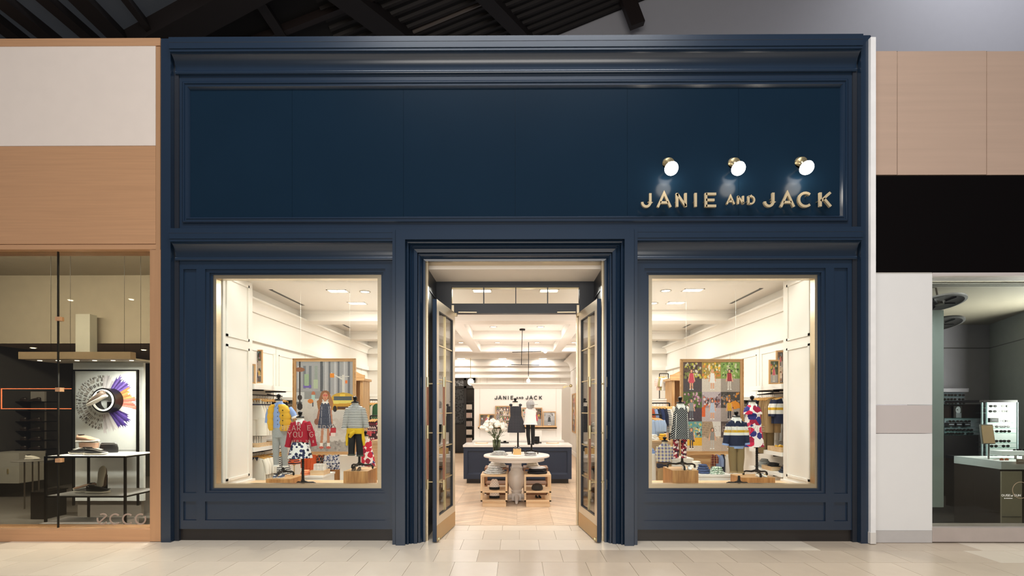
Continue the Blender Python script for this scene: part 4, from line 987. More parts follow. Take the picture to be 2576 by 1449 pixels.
for px, nm in ((1159.5, 'farthest left'), (1251.5, 'second from left'), (1351, 'third from left'), (1444, 'farthest right')): down(px, 861.5, '%s of the middle row of round downlights' % nm)
for px, nm in ((1160, 'left'), (1264, 'centre'), (1366, 'right')): down(px, 902, '%s twin downlight of the rear row near the back wall' % nm, sq=True)
# =====================================================================
# CASH DESK, PARTITION, TABLE
# =====================================================================
t = thing('cash_desk', P(1302, 1217, 10.75), 'long navy cash desk with pale marble top', 'counter')
x0, x1 = P(1166, 1150, 10.75).x, P(1438, 1150, 10.75).x; zt_ = P(1300, 1119.5, 10.72).z
MB().box(x0-.01, x1+.01, 10.72, 11.55, zt_-.045, zt_).build('marble_top', MARB, t)
MB().box(x0, x1, 10.78, 11.5, .1, zt_-.045).build('desk_body', CTRB, t)
MB().box(x0+.06, x1-.06, 10.85, 11.45, 0, .1).build('toe_kick', BLACK, t)
for nm, a in (('rail', (x0, x1, zt_-.13, zt_-.045)), ('rail', (x0, x1, .1, .2)), ('stile', (x0, x0+.09, .2, zt_-.13)), ('stile', (x1-.09, x1, .2, zt_-.13))):
    MB().box(a[0], a[1], 10.75, 10.78, a[2], a[3]).build(nm, CTRB, t)
MB().loft([[(x, 10.75, .2), (x, 10.75, .2), (x, 10.78, .235), (x, 10.78, .2)] for x in (x0+.09, x1-.09)]).build('bead', CTRB, t)
pt = thing('sign_partition', P(1302, 1180, 12.3), 'white panelled partition with cornice and black shop name behind the cash desk', 'partition')
d = 12.4; x0, x1 = P(1193, 1000, d).x, P(1413, 1000, d).x; zp_ = P(1300, 964, d).z; zq = P(1300, 977, d).z
MB().box(x0, x1, d, d+.25, 0, zq).build('panel', CREAM, pt)
MB().loft([[(x0-o, d-o, z), (x1+o, d-o, z), (x1+o, d+.25, z), (x0-o, d+.25, z)] for o, z in ((.01, zq), (.02, zq+.01), (.03, zq+.05), (.09, zp_-.03), (.11, zp_-.03), (.11, zp_))]).build('cornice', CREAM, pt)
for px in (1207, 1399): MB().box(P(px, 1000, d).x-.003, P(px, 1000, d).x+.003, d-.004, d, .9, zq).build('panel_joint', M('joint_shadow'), pt)
zl = P(1300, 1108.5, 12.05).z
MB().box(P(1188, 1100, 12.05).x, P(1419, 1100, 12.05).x, 12.05, d, zl-.04, zl).build('marble_shelf', MARB, pt)
MB().box(P(1192, 1100, 12.05).x, P(1415, 1100, 12.05).x, 12.1, d, zl-.1, zl-.04).build('oak_apron', OAKX, pt); MB().box(P(1196, 1100, 12.05).x, P(1411, 1100, 12.05).x, 12.14, d, 0, zl-.1).build('shelf_cabinet', CREAM, pt)
BLT = M('black_letters', '15120f', .4)
for ch, a, b, c, e in (('J', 1244, 1251.5, 996, 1005), ('A', 1253, 1263, 996, 1005), ('N', 1265.5, 1274, 996, 1005), ('I', 1277, 1280, 996, 1005), ('E', 1284, 1292, 996, 1005), ('A', 1298, 1304, 998.4, 1003.6), ('N', 1305.5, 1310.5, 998.4, 1003.6), ('D', 1312, 1317, 998.4, 1003.6), ('J', 1322, 1329, 996, 1005), ('A', 1331, 1341, 996, 1005), ('C', 1343, 1353, 996, 1005), ('K', 1355.5, 1364, 996, 1005)):
    letter(ch, a, b, c, e, d, .02, .017 if e-c > 6 else .011, BLT, pt)
# picture ledge + framed photos
def ledge(px0, px1, py, dd, lab):
    x0, x1, _, z = RC(px0, px1, py, py+2, dd); t = thing('picture_ledge', ((x0+x1)/2, dd+.05, z), lab, 'shelf')
    MB().box(x0, x1, dd, d, z-.03, z).build('shelf_board', OAKX, t); MB().box(x0, x1, dd, dd+.02, z-.03, z+.03).build('lip', OAKX, t); return z
zl2 = ledge(1202.5, 1401, 1075, 12.3, 'slim oak picture ledge on the partition')
def kids(nx, ny, rng, W=60, Hh=80, gray=False):
    pc = Pic(W, Hh, 'b9a08e')
    for i in range(nx):
        for j in range(ny):
            a, b = i/nx, j/ny; w, h = 1/nx, 1/ny
            c1 = rng.choice(['6f7d55', '8a8f94', 'b8a38a', '705b4e', '9aa3a8', '4f5b3f', 'c7b7a5']); c2 = rng.choice(['8a7f78', 'a7a2a0', 'bfb3a8', '6b6462'])
            pc.rect(a, b, a+w, b+h*.62, c1); pc.rect(a, b+h*.62, a+w, b+h, c2)
            pc.blobs(a+w*.06, b+h*.06, a+w*.94, b+h*.5, ['d7b04c', '3b4a2c', 'c24c4f', 'e6dccf', '2f2c2a', '8798a8'], 10, w*.12, rng)
            pc.child(a+w*rng.uniform(.4, .6), b+h*.95, h*.72, rng.choice(['4a2f22', '7b4f33', '251a16', 'a77a4c']), rng.choice(['a62c3f', 'e9e3da', '2f3b57', 'd9a72e', 'c65a6d']), rng.choice(['2a2c36', 'c7bda9', '8b6f4d', '3d4f6e']), dress=rng.choice([None, 'c23a50', 'f0e6dc', '34405e']))
    if gray: pc.a[:] = pc.a.mean(2, keepdims=True)
    return pc
def frame(px0, px1, py0, py1, dd, lab, pc, w=.022, m=None, name='framed_photo', cat='picture', tilt=.03):
    m = m or OAKZ
    x0, x1, z0, z1 = RC(px0, px1, py0, py1, dd); t = thing(name, ((x0+x1)/2, dd, z0), lab, cat)
    MB().box(x0, x0+w, dd-.012, dd+.012, z0, z1).build('frame_side', OAKZ, t); MB().box(x1-w, x1, dd-.012, dd+.012, z0, z1).build('frame_side', OAKZ, t)
    MB().box(x0+w, x1-w, dd-.012, dd+.012, z0, z0+w).build('frame_rail', OAKX, t); MB().box(x0+w, x1-w, dd-.012, dd+.012, z1-w, z1).build('frame_rail', OAKX, t)
    MB().box(x0+w*.5, x1-w*.5, dd+.004, dd+.01, z0+w*.5, z1-w*.5).build('backing', WHITE, t)
    pc.mesh(x0+w, x1-w, dd+.002, z0+w, z1-w, 'print', t, PRINT); return t
rg = random.Random(11)
frame(1206, 1245, 1041.5, 1072, 12.34, 'small oak-framed street photo at the left end of the ledge', kids(1, 1, rg, 40, 30))
frame(1246, 1284, 1021, 1072, 12.36, 'oak-framed collage of small photos beside the flowers', kids(4, 4, rg, 48, 60))
frame(1312, 1364, 1025.5, 1073, 12.36, 'large oak-framed photo behind the capped mannequin', kids(2, 1, rg, 50, 44))
frame(1366, 1398, 1035, 1072.5, 12.33, 'small grey photo in an oak frame at the right end of the ledge', kids(1, 1, rg, 36, 44, True))
# register screens
for px, py0, py1, nm in ((1352, 1083, 1112, 'right'), (1270, 1087, 1114, 'left')):
    t = thing('register_screen', P(px, 1119, 11.35), 'pale register screen on the cash desk, %s' % ('beside the capped mannequin' if nm == 'right' else 'behind the vase of flowers'), 'monitor')
    x0, x1, z0, z1 = RC(px-11, px+11, py0, py1, 11.35)
    MB().loft([[(x0, 11.3, z0+.05), (x1, 11.3, z0+.05), (x1, 11.34, z0+.05), (x0, 11.34, z0+.05)], [(x0, 11.38, z1), (x1, 11.38, z1), (x1, 11.42, z1), (x0, 11.42, z1)]]).build('screen_back', M('register_shell', 'd9d4cb', .4), t)
    MB().box((x0+x1)/2-.03, (x0+x1)/2+.03, 11.36, 11.4, zt_, z0+.06).build('stand', IRON, t); MB().box((x0+x1)/2-.09, (x0+x1)/2+.09, 11.26, 11.42, zt_, zt_+.02).build('foot', IRON, t)
t = thing('card_terminal', P(1349, 1118, 11.1), 'black card terminal on the cash desk in front of the screen', 'card reader')
x0, x1, z0, z1 = RC(1342, 1357, 1098, 1113, 11.1)
MB().loft([[(x0, 11.05, z0), (x1, 11.05, z0), (x1, 11.12, z0), (x0, 11.12, z0)], [(x0, 11.12, z1), (x1, 11.12, z1), (x1, 11.16, z1), (x0, 11.16, z1)]]).build('body', IRON, t)
MB().box(x0+.02, x1-.02, 11.06, 11.1, z0+.05, z1-.03).build('screen', M('screen_dark', '0d1016', .1), t)
MB().lathe(((x0+x1)/2, 11.12, zt_), [(.05, 0), (.05, .012), (.02, .02), (.015, z0-zt_)], 14).build('stem', IRON, t)
for px in (1212, 1390):
    t = thing('paper_tray', P(px, 1118, 11.3), 'flat oak tray on the cash desk near its %s end' % ('left' if px < 1300 else 'right'), 'tray')
    p = P(px, 1118, 11.3); MB().box(p.x-.14, p.x+.14, 11.2, 11.4, zt_, zt_+.012).build('tray_board', PALEX, t); MB().box(p.x-.1, p.x+.1, 11.24, 11.36, zt_+.012, zt_+.018).build('paper', WHITE, t)
# wall lamp and tall picture on the right of the partition
t = thing('picture_light', P(1434, 971, 16.5), 'small brass swing-arm picture light right of the partition', 'lamp')
a = P(1436, 970.5, 15.6); b = P(1424, 972, 15.6)
MB().bar(a, b, .02).build('arm', BRASS, t); MB().sphere(a, .05).build('wall_mount', BRASS, t); MB().bar(b, b+Vector((-.1, 0, -.04)), .06).build('shade', BRASS, t)
t = thing('tall_wall_picture', (1.93, 16.0, 1.2), 'tall narrow oak-framed picture on the right-hand inner wall', 'picture')
ORG[t.name] = Vector((1.93, 16.0, 1.2)); dn = F*1.94/(1438-1297); df = F*1.94/(1430.5-1297)
z0 = 1.6-(1092-1028)*16/F; z1 = 1.6+(1028-988)*16/F
for nm, (ya, yb, za, zb) in (('frame_side', (16.4, 16.45, z0, z1)), ('frame_side', (17.35, 17.4, z0, z1)), ('frame_rail', (16.45, 17.35, z0, z0+.05)), ('frame_rail', (16.45, 17.35, z1-.05, z1))):
    MB().box(1.89, 1.935, ya, yb, za, zb).build(nm, OAKZ, t)
kids(1, 3, rg, 30, 70).mesh(16.45, 17.35, 1.915, z0+.05, z1-.05, 'print', t, PRINT, side=1)
# pedestal table
tc = P(1299.5, 1145, 8.7); tx, ty = tc.x, 8.75; zt2_ = .805; tr_ = .57
t = thing('round_table', (tx, ty, 0), 'round white pedestal table with turned urn leg', 'table')
WT = M('table_white', 'e3dbd2', .4, 0, .01)
MB().lathe((tx, ty, 0), [(.01, zt2_), (tr_-.01, zt2_), (tr_, zt2_-.008), (tr_, zt2_-.03), (tr_-.01, zt2_-.035), (tr_-.08, zt2_-.04), (.01, zt2_-.04)][::-1], 48, cap=False).build('tabletop', WT, t, smooth=True)
MB().lathe((tx, ty, 0), [(tr_-.09, zt2_-.04), (tr_-.09, zt2_-.1), (.01, zt2_-.1)], 40, cap=False).build('apron', WT, t, smooth=True)
MB().box(tx-.085, tx+.085, ty-.085, ty+.085, .58, zt2_-.1).build('neck_block', WT, t)
MB().lathe((tx, ty, 0), [(.075, .10), (.09, .16), (.10, .18), (.085, .2), (.13, .26), (.155, .36), (.155, .44), (.135, .5), (.10, .54), (.11, .555), (.10, .57), (.115, .58), (.1, .6)], 28).build('turned_urn', WT, t, smooth=True)
MB().box(tx-.08, tx+.08, ty-.08, ty+.08, .02, .14).build('base_block', WT, t)
for a in range(4):
    an = a*PI/2; c_, s_ = math.cos(an), math.sin(an)
    MB().limb([(tx+c_*.05, ty+s_*.05, .09), (tx+c_*.17, ty+s_*.17, .06), (tx+c_*.3, ty+s_*.3, .022)], [.05, .04, .022], 8).build('leg', WT, t, smooth=True)
# open display crates
def crate(px0, px1, pyt, pyb, y0, dep, lab, m, mx, nsh=2):
    x0, x1, _, zt = RC(px0, px1, pyt, pyb, y0); t = thing('display_crate', ((x0+x1)/2, y0+dep/2, 0), lab, 'display unit', 'nesting oak display units'); w = .028
    MB().box(x0, x1, y0, y0+dep, zt-.03, zt).build('top_board', mx, t)
    for a in (x0, x1-w):
        for b in (y0, y0+dep-w): MB().box(a, a+w, b, b+w, .09, zt-.03).build('post', m, t)
    zz = [.09, .09+(zt-.12)*.36] if nsh == 2 else [.09]
    for z in zz:
        MB().box(x0, x1, y0, y0+dep, z, z+.022).build('shelf', mx, t)
    MB().box(x0+.03, x1-.02, y0+.02, y0+dep-.02, 0, .09).build('plinth', mx, t)
    return x0, x1, zt, zz
WALN = wood('dark_oak_x', '7b5336', 'a67650', 'x'); WALZ = wood('dark_oak_z', '7b5336', 'a67650', 'z')
c1 = crate(1209, 1276, 1195, 1275, 8.2, .5, 'pale oak open display unit at front left under the round table', PALEZ, PALEX)
c2 = crate(1319, 1386.5, 1195, 1275, 8.2, .5, 'pale oak open display unit at front right under the round table', PALEZ, PALEX)
c3 = crate(1219, 1279, 1177, 1262, 8.95, .4, 'darker oak display unit behind the front left one', WALZ, WALN)
c4 = crate(1317, 1379, 1177, 1262, 8.95, .4, 'darker oak display unit behind the front right one', WALZ, WALN)
# folded clothing: crumpled lofted piles
def pile(name, loc, w, dp, h, m, lab, cat='folded clothing', layers=4, group=None, par=None):
    t = thing(name, loc, lab, cat, group); r = random.Random(int(loc[0]*977+loc[2]*131+loc[1]*31))
    for k in range(layers):
        z0 = loc[2]+h*k/layers; hh = h/layers; ww = w*(1-.13*k)*(.5); dd = dp*(1-.1*k)*.5; ph = r.uniform(0, 6)
        MB().body([(loc[0], loc[1], z0+.001, ww*.9, dd*.9), (loc[0], loc[1], z0+hh*.3, ww, dd), (loc[0]+r.uniform(-.01, .01), loc[1], z0+hh*.75, ww*.97, dd*.97), (loc[0], loc[1], z0+hh, ww*.8, dd*.8)], 26, .07, 6+k, ph=ph).build('fold', m, t, smooth=True)
    return t
BWST = cloth('bw_print', 'stripe', ['f4f1ec', '1c1b1d'], 60); BWV = cloth('bw_vstripe', 'vstripe', ['f4f1ec', '232226'], 50)
GING = cloth('bw_check', 'plaid', ['efece7', '45454a', '3a3a40', '1c1c20'], 60)
WHC = M('white_cotton', 'f2efe9', .9, bump=.4, bs=25); BLK = M('black_knit', '1b1a1c', .95, bump=.3, bs=40); CREAMF = M('cream_cotton', 'efe8da', .9, bump=.4, bs=25)
pile('folded_clothes', (tx-.30, ty-.1, zt2_), .32, .26, .07, BWV, 'black and white folded tops at the left of the round table')
pile('folded_clothes', (tx-.02, ty-.33, zt2_), .34, .2, .02, WHC, 'flat white tops at the front of the round table', layers=2)
pile('folded_clothes', (tx+.24, ty-.2, zt2_), .22, .2, .06, BWST, 'crumpled black and white top at the right of the round table', layers=3)
pile('folded_clothes', ((c1[0]+c1[1])/2, 8.42, c1[2]), .36, .32, .12, BWV, 'ruffled black and white pile on the front left oak unit')
pile('folded_clothes', ((c2[0]+c2[1])/2, 8.42, c2[2]), .34, .3, .08, BLK, 'black folded knit on the front right oak unit', layers=2)
pile('folded_clothes', ((c2[0]+c2[1])/2, 8.42, c2[2]+.081), .28, .26, .03, BWST, 'thin white-edged top lying on the black knit pile', layers=1)
pile('folded_clothes', ((c3[0]+c3[1])/2+.01, 9.12, c3[2]), .34, .3, .12, WHC, 'white and black pile on the rear left oak unit')
pile('folded_clothes', ((c4[0]+c4[1])/2-.05, 9.12, c4[2]), .24, .28, .13, CREAMF, 'soft white folded stack on the rear right oak unit', layers=4)
def bag(loc, lab, s=1):
    t = thing('quilted_pouch', loc, lab, 'bag', 'quilted pouches'); x, y, z = loc
    MB().body([(x, y, z+.001, .1*s, .06*s), (x, y, z+.05*s, .10*s, .06*s)], 20).build('base_band', BLK, t, smooth=True)
    MB().body([(x, y, z+.05*s, .098*s, .058*s), (x, y, z+.12*s, .085*s, .05*s), (x, y, z+.19*s, .055*s, .03*s), (x, y, z+.2*s, .04*s, .02*s)], 20, .02, 9).build('body', cloth('quilt', 'dots', ['e8ddd2', 'c5b5a8'], 24), t, smooth=True)
bag(((c1[0]+c1[1])/2+.0, 8.4, c1[3][1]+.022), 'white quilted pouch with black base on the upper shelf', .86); bag(((c1[0]+c1[1])/2, 8.4, c1[3][0]+.022), 'white quilted pouch with black base on the lower shelf', .86)
def cap(loc, lab, m, s=1, rz=0):
    t = thing('baseball_cap', loc, lab, 'cap'); x, y, z = loc
    MB().body([(x, y, z+.002, .095*s, .1*s), (x, y, z+.04*s, .095*s, .1*s), (x, y, z+.08*s, .075*s, .08*s), (x, y, z+.1*s, .03*s, .035*s)], 20).build('crown', m, t, smooth=True)
    MB().loft([[(x+.08*s*math.cos(a)*k, y-.06*s+(-.09*s)*math.sin(a)*k-.0, z+.004+zz) for a in [PI*i/10 for i in range(11)]] for k, zz in ((.98, 0), (1, .006))]).build('brim', m, t)
cap(((c2[0]+c2[1])/2, 8.4, c2[3][1]+.022), 'black tweed cap on the upper shelf of the front right oak unit', cloth('tweed', 'dots', ['2a2622', '6b6258'], 60))
# =====================================================================
# SHOES
# =====================================================================
def shoe(loc, rz, L, mu, ms, lab, group=None, sole_h=.018, laces=None, cat='shoes'):
    t = thing('shoe', loc, lab, cat, group, rz=rz); ORG[t.name] = Vector((0, 0, 0)); k = L/.16
    def ring(x, w, z0, z1, n=12):
        return [(x*k, w*k*math.cos(2*PI*j/n), (z0+(z1-z0)*(.5+.5*math.sin(2*PI*j/n)))*k) for j in range(n)]
    MB().loft([ring(-.08, .014, 0, sole_h), ring(-.07, .028, 0, sole_h), ring(-.02, .026, 0, sole_h), ring(.03, .032, 0, sole_h), ring(.065, .026, .002, sole_h+.003), ring(.082, .01, .006, sole_h+.003)]).build('sole', ms, t, smooth=True, local=True)
    MB().loft([ring(-.078, .012, .01, .055), ring(-.065, .024, .008, .06), ring(-.03, .025, .008, .052), ring(.005, .027, .008, .046), ring(.04, .029, .008, .034), ring(.066, .022, .01, .028), ring(.078, .009, .012, .022)]).build('upper', mu, t, smooth=True, local=True)
    MB().loft([[(-.05*k+.022*k*math.cos(a), .017*k*math.sin(a), z*k) for a in [2*PI*j/12 for j in range(12)]] for z in (.05, .0585)]).build('opening', BLACK, t, local=True)
    if laces:
        mb = MB()
        for i in range(4): mb.bar((( .0+i*.012)*k, -.014*k, (.049-i*.003)*k), ((.004+i*.012)*k, .014*k, (.049-i*.003)*k), .004*k)
        mb.build('laces', laces, t, local=True)
    return t
SWH = M('sole_white', 'efece6', .5); LWH = M('lace_white', 'f5f3ee', .8)
NAV = M('navy_canvas', '3a4560', .8); BRN = M('brown_suede', '5b4636', .85); WSH = M('white_canvas', 'eeeae2', .75); BLS = M('black_leather', '1d1b1c', .35); TAN = M('blush_leather', 'c6a08c', .45); SIL = M('silver_leather', 'a9a9ad', .3, .6)
MB_ = MB
# left shop display shoes
def sp(px, py, d): return P(px, py, d)
zs1 = TZ1+.004; zs3 = TZ2+.004
shoe((P(200, 0, 6.7).x, 6.7, zs1), PI, .27, BLS, SWH, 'dark green-black lace-up shoe on the top shelf, toe to the left', 'shoes on the display table', laces=LWH)
shoe((P(251, 0, 6.68).x, 6.62, zs1), 0.1, .28, BLS, SWH, 'black lace-up shoe on the top shelf, toe to the right', 'shoes on the display table', laces=LWH)
t = thing('shoe_riser', (P(226, 0, 6.85).x, 6.9, zs1), 'glossy blush arch-shaped riser under the tan shoe', 'riser')
xx = P(224, 0, 6.9).x
MB().body([(xx, 6.9, zs1, .10, .05), (xx, 6.9, zs1+.09, .13, .06), (xx, 6.9, zs1+.14, .135, .06)], 20).build('riser_body', TAN, t, smooth=True)
MB().box(xx-.12, xx+.12, 6.86, 6.94, zs1+.14, zs1+.145).build('riser_top', SWH, t)
shoe((P(221, 0, 6.9).x, 6.9, zs1+.146), 0, .3, TAN, SWH, 'blush tan slip-on shoe raised above the others', 'shoes on the display table')
t = thing('leather_pouch', (P(271, 0, 6.95).x, 6.95, zs1), 'black leather zip pouch behind the shoes', 'bag'); xx = P(271, 0, 6.95).x
MB().body([(xx, 6.97, zs1, .125, .045), (xx, 6.97, zs1+.06, .13, .05), (xx, 6.97, zs1+.12, .115, .035), (xx, 6.97, zs1+.135, .1, .015)], 20).build('body', BLS, t, smooth=True); MB().box(xx-.09, xx+.11, 6.93, 6.935, zs1+.115, zs1+.12).build('zip', SIL, t)
shoe((P(198, 0, 6.75).x, 6.85, zs3), PI, .3, TAN, SWH, 'blush slip-on shoe on the lower shelf, rear of its pair', 'shoes on the display table')
shoe((P(214, 0, 6.7).x, 6.7, zs3), PI, .28, SIL, SWH, 'silver slip-on shoe on the lower shelf', 'shoes on the display table')
shoe((P(247, 0, 6.65).x, 6.65, zs3), 0, .3, BLS, SWH, 'black slip-on shoe lying on the lower shelf', 'shoes on the display table')
u = shoe((P(257, 0, 6.85).x, 6.82, zs3+.2), 0, .28, BRN, SWH, 'brown shoe stood on its heel to show the white sole', 'shoes on the display table'); u.rotation_euler = (PI, -PI/2+.2, PI/2)
t = thing('shoe_stand', (P(259, 0, 6.95).x, 6.97, zs3), 'black bracket propping the upright shoe', 'stand'); xx = P(259, 0, 6.97).x
MB().box(xx-.05, xx+.05, 6.98, 6.99, zs3, zs3+.2).build('upright', IRON, t); MB().box(xx-.06, xx+.06, 6.93, 7.03, zs3, zs3+.006).build('foot', IRON, t)
u = shoe((RC_.x-.01, DC-.2, RC_.z-.02), 0, .30, M('grey_leather', '5f5149', .5), SWH, 'grey lace-up shoe floating across the round ring light', 'shoes on the display table', laces=LWH); u.rotation_euler = (0, .5, PI)
# wall shelves with dark shoes
t = thing('shoe_wall_unit', P(55, 1150, 9.6), 'backlit wall shelving of dark shoes inside the left-hand shop', 'shelf unit')
for py in (1010, 1033, 1060, 1084, 1108, 1131): Q(-30, 112, py, py+1.8, 9.5, 9.8, 'shelf', IRON, t)
Q(-30, 112, 985, 1140, 9.8, 9.84, 'back_panel', M('shoe_back', '8f8a86', .5), t)
sh0 = None
for ri, py in enumerate((1010, 1060, 1084, 1108, 1131)):
    for ci_, px in enumerate((20, 53, 88)):
        p = P(px, py, 9.62); lab = 'dark shoe on shelf %s of the shoe wall, %s of three' % (('one, inside the orange outline', 'two', 'three', 'four', 'five, the lowest')[ri], ('left', 'middle', 'right')[ci_])
        if sh0 is None: sh0 = shoe(tuple(p), PI, .22, M('dark_shoe', '2a201c', .5), M('dark_sole', '3b2f29', .5), lab, 'shoes on the shoe wall')
        else: dup(sh0, p, lab)
t = thing('neon_outline', P(100, 1000, 9.2), 'thin glowing orange outline in front of the shoe wall', 'light')
NEO = M('neon_orange', 'ff8a5c', .5, emit=1.6); a, b, c_, e = RC(2, 232, 977, 1029, 8.6)
MB().box(a, b, 8.6, 8.612, e-.012, e).box(a, b, 8.6, 8.612, c_, c_+.012).box(a, a+.012, 8.6, 8.612, c_, e).build('tube', NEO, t)
t = thing('round_side_table', P(80, 1160, 8.0), 'thin round side table with steel legs inside the left-hand shop', 'table'); p = P(82, 1159, 8.0)
MB().lathe((p.x, 8.0, p.z), [(.25, 0), (.26, .008), (.25, .016)], 28).build('tabletop', M('table_grey', '8c8883', .4), t)
for s_ in (-.13, 0.0, .1): MB().bar((p.x+s_, 8.0, p.z), (p.x+s_, 8.0, 0), .014).build('leg', M('nickel2'), t)
shoe((p.x+.02, 7.98, p.z+.018), 0, .22, WSH, SWH, 'pale shoe with red-tagged lining on the round side table')
t = thing('white_cabinet', P(20, 1220, 9.0), 'low white cabinet at the left edge under the shoe wall', 'cabinet'); Q(-40, 48, 1140, 1216, 8.9, 9.4, 'body', M('cab_white', 'a8a59e', .4), t); Q(17, 19, 1180, 1192, 8.88, 8.9, 'handle', BRASS, t)
t = thing('dark_plinth', P(110, 1300, 7.2), 'dark block behind the display table', 'plinth'); Q(77, 113, 1240, 1306, 7.25, 7.6, 'body', EBL, t); Q(77, 113, 1238, 1240, 7.24, 7.62, 'cap', IRON, t)
# =====================================================================
# CHANDELIER
# =====================================================================
dd = 11.4
t = thing('linear_chandelier', P(1314, 828, dd), 'black stick chandelier with three glowing bulbs', 'lamp')
X_ = lambda px, py: P(px, py, dd)
MB().lathe((X_(1314, 0).x, dd, ZC-.035), [(.06, 0), (.065, .01), (.065, .035)], 20).build('canopy', IRON, t, smooth=True)
MB().bar((X_(1314, 0).x, dd, ZC-.02), X_(1311.5, 917), .014).bar(X_(1329.6, 861), X_(1329.3, 948), .014).bar(X_(1288.6, 886), X_(1361, 884), .014).bar(X_(1286, 917.3), X_(1357, 918.5), .014).build('rods', IRON, t)
for a, b in (((1361, 884), (1366, 884)), ((1286, 917.3), (1280, 917.1)), ((1329.3, 947), (1329.3, 953))): MB().bar(X_(*a), X_(*b), .022).build('socket', BRASS, t)
for q_ in ((1371.5, 883.7), (1273.5, 917), (1329, 958)): MB().sphere(X_(*q_), .042).build('bulb', EMW, t, smooth=True); light('POINT', X_(*q_)+Vector((0, -.1, 0)), 3, WARM, .04)
# =====================================================================
# MANNEQUINS
# =====================================================================
FORM = M('mannequin_linen', 'efe6d8', .8, bump=.2, bs=80)
def rings_px(d, rows, dy=.62, y=None):   # rows (cx, cy, halfwidth_px[, depth factor])
    out = []
    for r in rows:
        p = P(r[0], r[1], d); w = r[2]*S(d); k = r[3] if len(r) > 3 else dy
        out.append((p.x, d, p.z, w, w*k))
    return out
def base(t, px, zf, d, ztop, R=.17, spring=False):
    x = P(px, 1100, d).x
    MB().lathe((x, d, zf), [(.02, .05), (.03, .07), (.016, .1), (.014, ztop-zf)], 12).build('pole', IRON, t, smooth=True)
    if spring:
        mb = MB(); z = zf+.1
        while z < ztop-.02: mb.lathe((x, d, z), [(.014, 0), (.022, .006), (.014, .012)], 10, cap=False); z += .024
        mb.build('ratchet', IRON, t)
    for a in (0.35, 0.35+2*PI/3, 0.35+4*PI/3):
        c_, s_ = math.cos(a), math.sin(a)
        MB().limb([(x, d, zf+.075), (x+c_*R*.4, d+s_*R*.4, zf+.055), (x+c_*R*.8, d+s_*R*.8, zf+.055), (x+c_*R, d+s_*R, zf+.04)], [.018, .013, .011, .012], 8).build('leg', IRON, t, smooth=True)
        MB().limb([(x+c_*R-.008, d+s_*R, zf+.02), (x+c_*R+.008, d+s_*R, zf+.02)], .02, 10).build('caster', IRON, t)
def head(t, px, py_top, py_disc, d, w=.03):
    p = P(px, py_disc, d); h = (py_disc-py_top)*S(d)
    MB().lathe(p, [(.048, -.004), (.05, .006), (.04, .014), (.016, .02), (.014, h*.38), (.026, h*.42), (.028, h*.5), (.02, h*.56), (.03, h*.68), (.027, h*.84), (.012, h*.95), (.004, h)], 16).build('finial', IRON, t, smooth=True)
def arm(t, pts, rad, m, name='sleeve', cuff=None, d0=0):
    MB().limb(pts, rad, 12).build(name, m, t, smooth=True)
    if cuff: q_ = pts[-1]; v = (Vector(pts[-1])-Vector(pts[-2])).normalized(); MB().limb([Vector(q_)-v*.012, Vector(q_)+v*.012], rad[-1]*1.12, 12).build('cuff', cuff, t)
def pj(px, py, d): return tuple(P(px, py, d))
def collar(t, px, py, d, w, m, h=.035):
    p = P(px, py, d)
    MB().loft([[(p.x+r*math.cos(a), d+r*.75*math.sin(a), p.z+z) for a in [2*PI*j/20 for j in range(20)]] for r, z in ((w*.62, h), (w, -h*.3), (w*1.02, -h*.6), (w*.75, .0))], cap=False).build('collar', m, t, smooth=True)
    for s_ in (-1, 1):
        MB().loft([[(p.x+s_*.004, d-w*.62-k, p.z+.002), (p.x+s_*w*.85, d-w*.45-k, p.z+h*.1), (p.x+s_*w*.62, d-w*.8-k, p.z-h*1.3)] for k in (0.004, .01)]).build('collar_point', m, t)
def legs(t, rows_l, rows_r, d, m, name='trouser_leg', dy=.8, cuffs=None):
    for i, rows in enumerate((rows_l, rows_r)):
        MB().body(rings_px(d, rows, dy), 16, .035, 3, ph=i*2).build(name, m, t, smooth=True)
        if cuffs:
            r = rows[-1]; MB().body(rings_px(d, [(r[0], r[1]-3, r[2]*1.1), (r[0], r[1]+1, r[2]*1.14)], dy), 16).build('turn_up', cuffs, t, smooth=True)
def buttons(t, px, ys, d, m, off, r=.006):
    for y in ys:
        p = P(px, y, d); MB().lathe((0, 0, 0), [(r, 0), (r, .003)], 8)
        MB().loft([[(p.x+r*math.cos(2*PI*j/8), d-off-k, p.z+r*math.sin(2*PI*j/8)) for j in range(8)] for k in (0, .004)]).build('button', m, t)
ZP = .6
# display platforms in the windows
for s_, nm in ((-1, 'left'), (1, 'right')):
    t = thing('display_platform', (s_*2.6, 6.6, 0), 'low pale oak platform inside the %s shop window' % nm, 'platform')
    xa, xb = min(s_*1.62, s_*3.66), max(s_*1.62, s_*3.66)
    MB().box(xa, xb, 6.31, 7.05, ZP-.05, ZP).build('top_board', PALEX, t); MB().box(xa+.02, xb-.02, 6.33, 7.03, 0, ZP-.05).build('base', CREAM, t)
def cube(px0, px1, pyt, d, dep, lab):
    x0, x1, _, z = RC(px0, px1, pyt, 1216, d); t = thing('display_block', ((x0+x1)/2, d, ZP), lab, 'block', 'oak display blocks')
    MB().box(x0, x1, d, d+dep, ZP+.001, z).build('block_body', CUBEW, t); MB().box(x0, x1, d, d+dep, z, z+.004).build('block_top', OAKX, t); return z+.004
zb1 = cube(669, 731, 1205.5, 6.42, .42, 'low oak block under the yellow-vest mannequin'); zb2 = cube(864, 925, 1186, 6.42, .42, 'tall oak block under the striped-shirt mannequin')
zb3 = cube(1692, 1757, 1184, 6.42, .42, 'tall oak block under the dotted-dress mannequin'); zb4 = cube(1866, 1950, 1202, 6.6, .35, 'low oak block under the floral-dress mannequin')
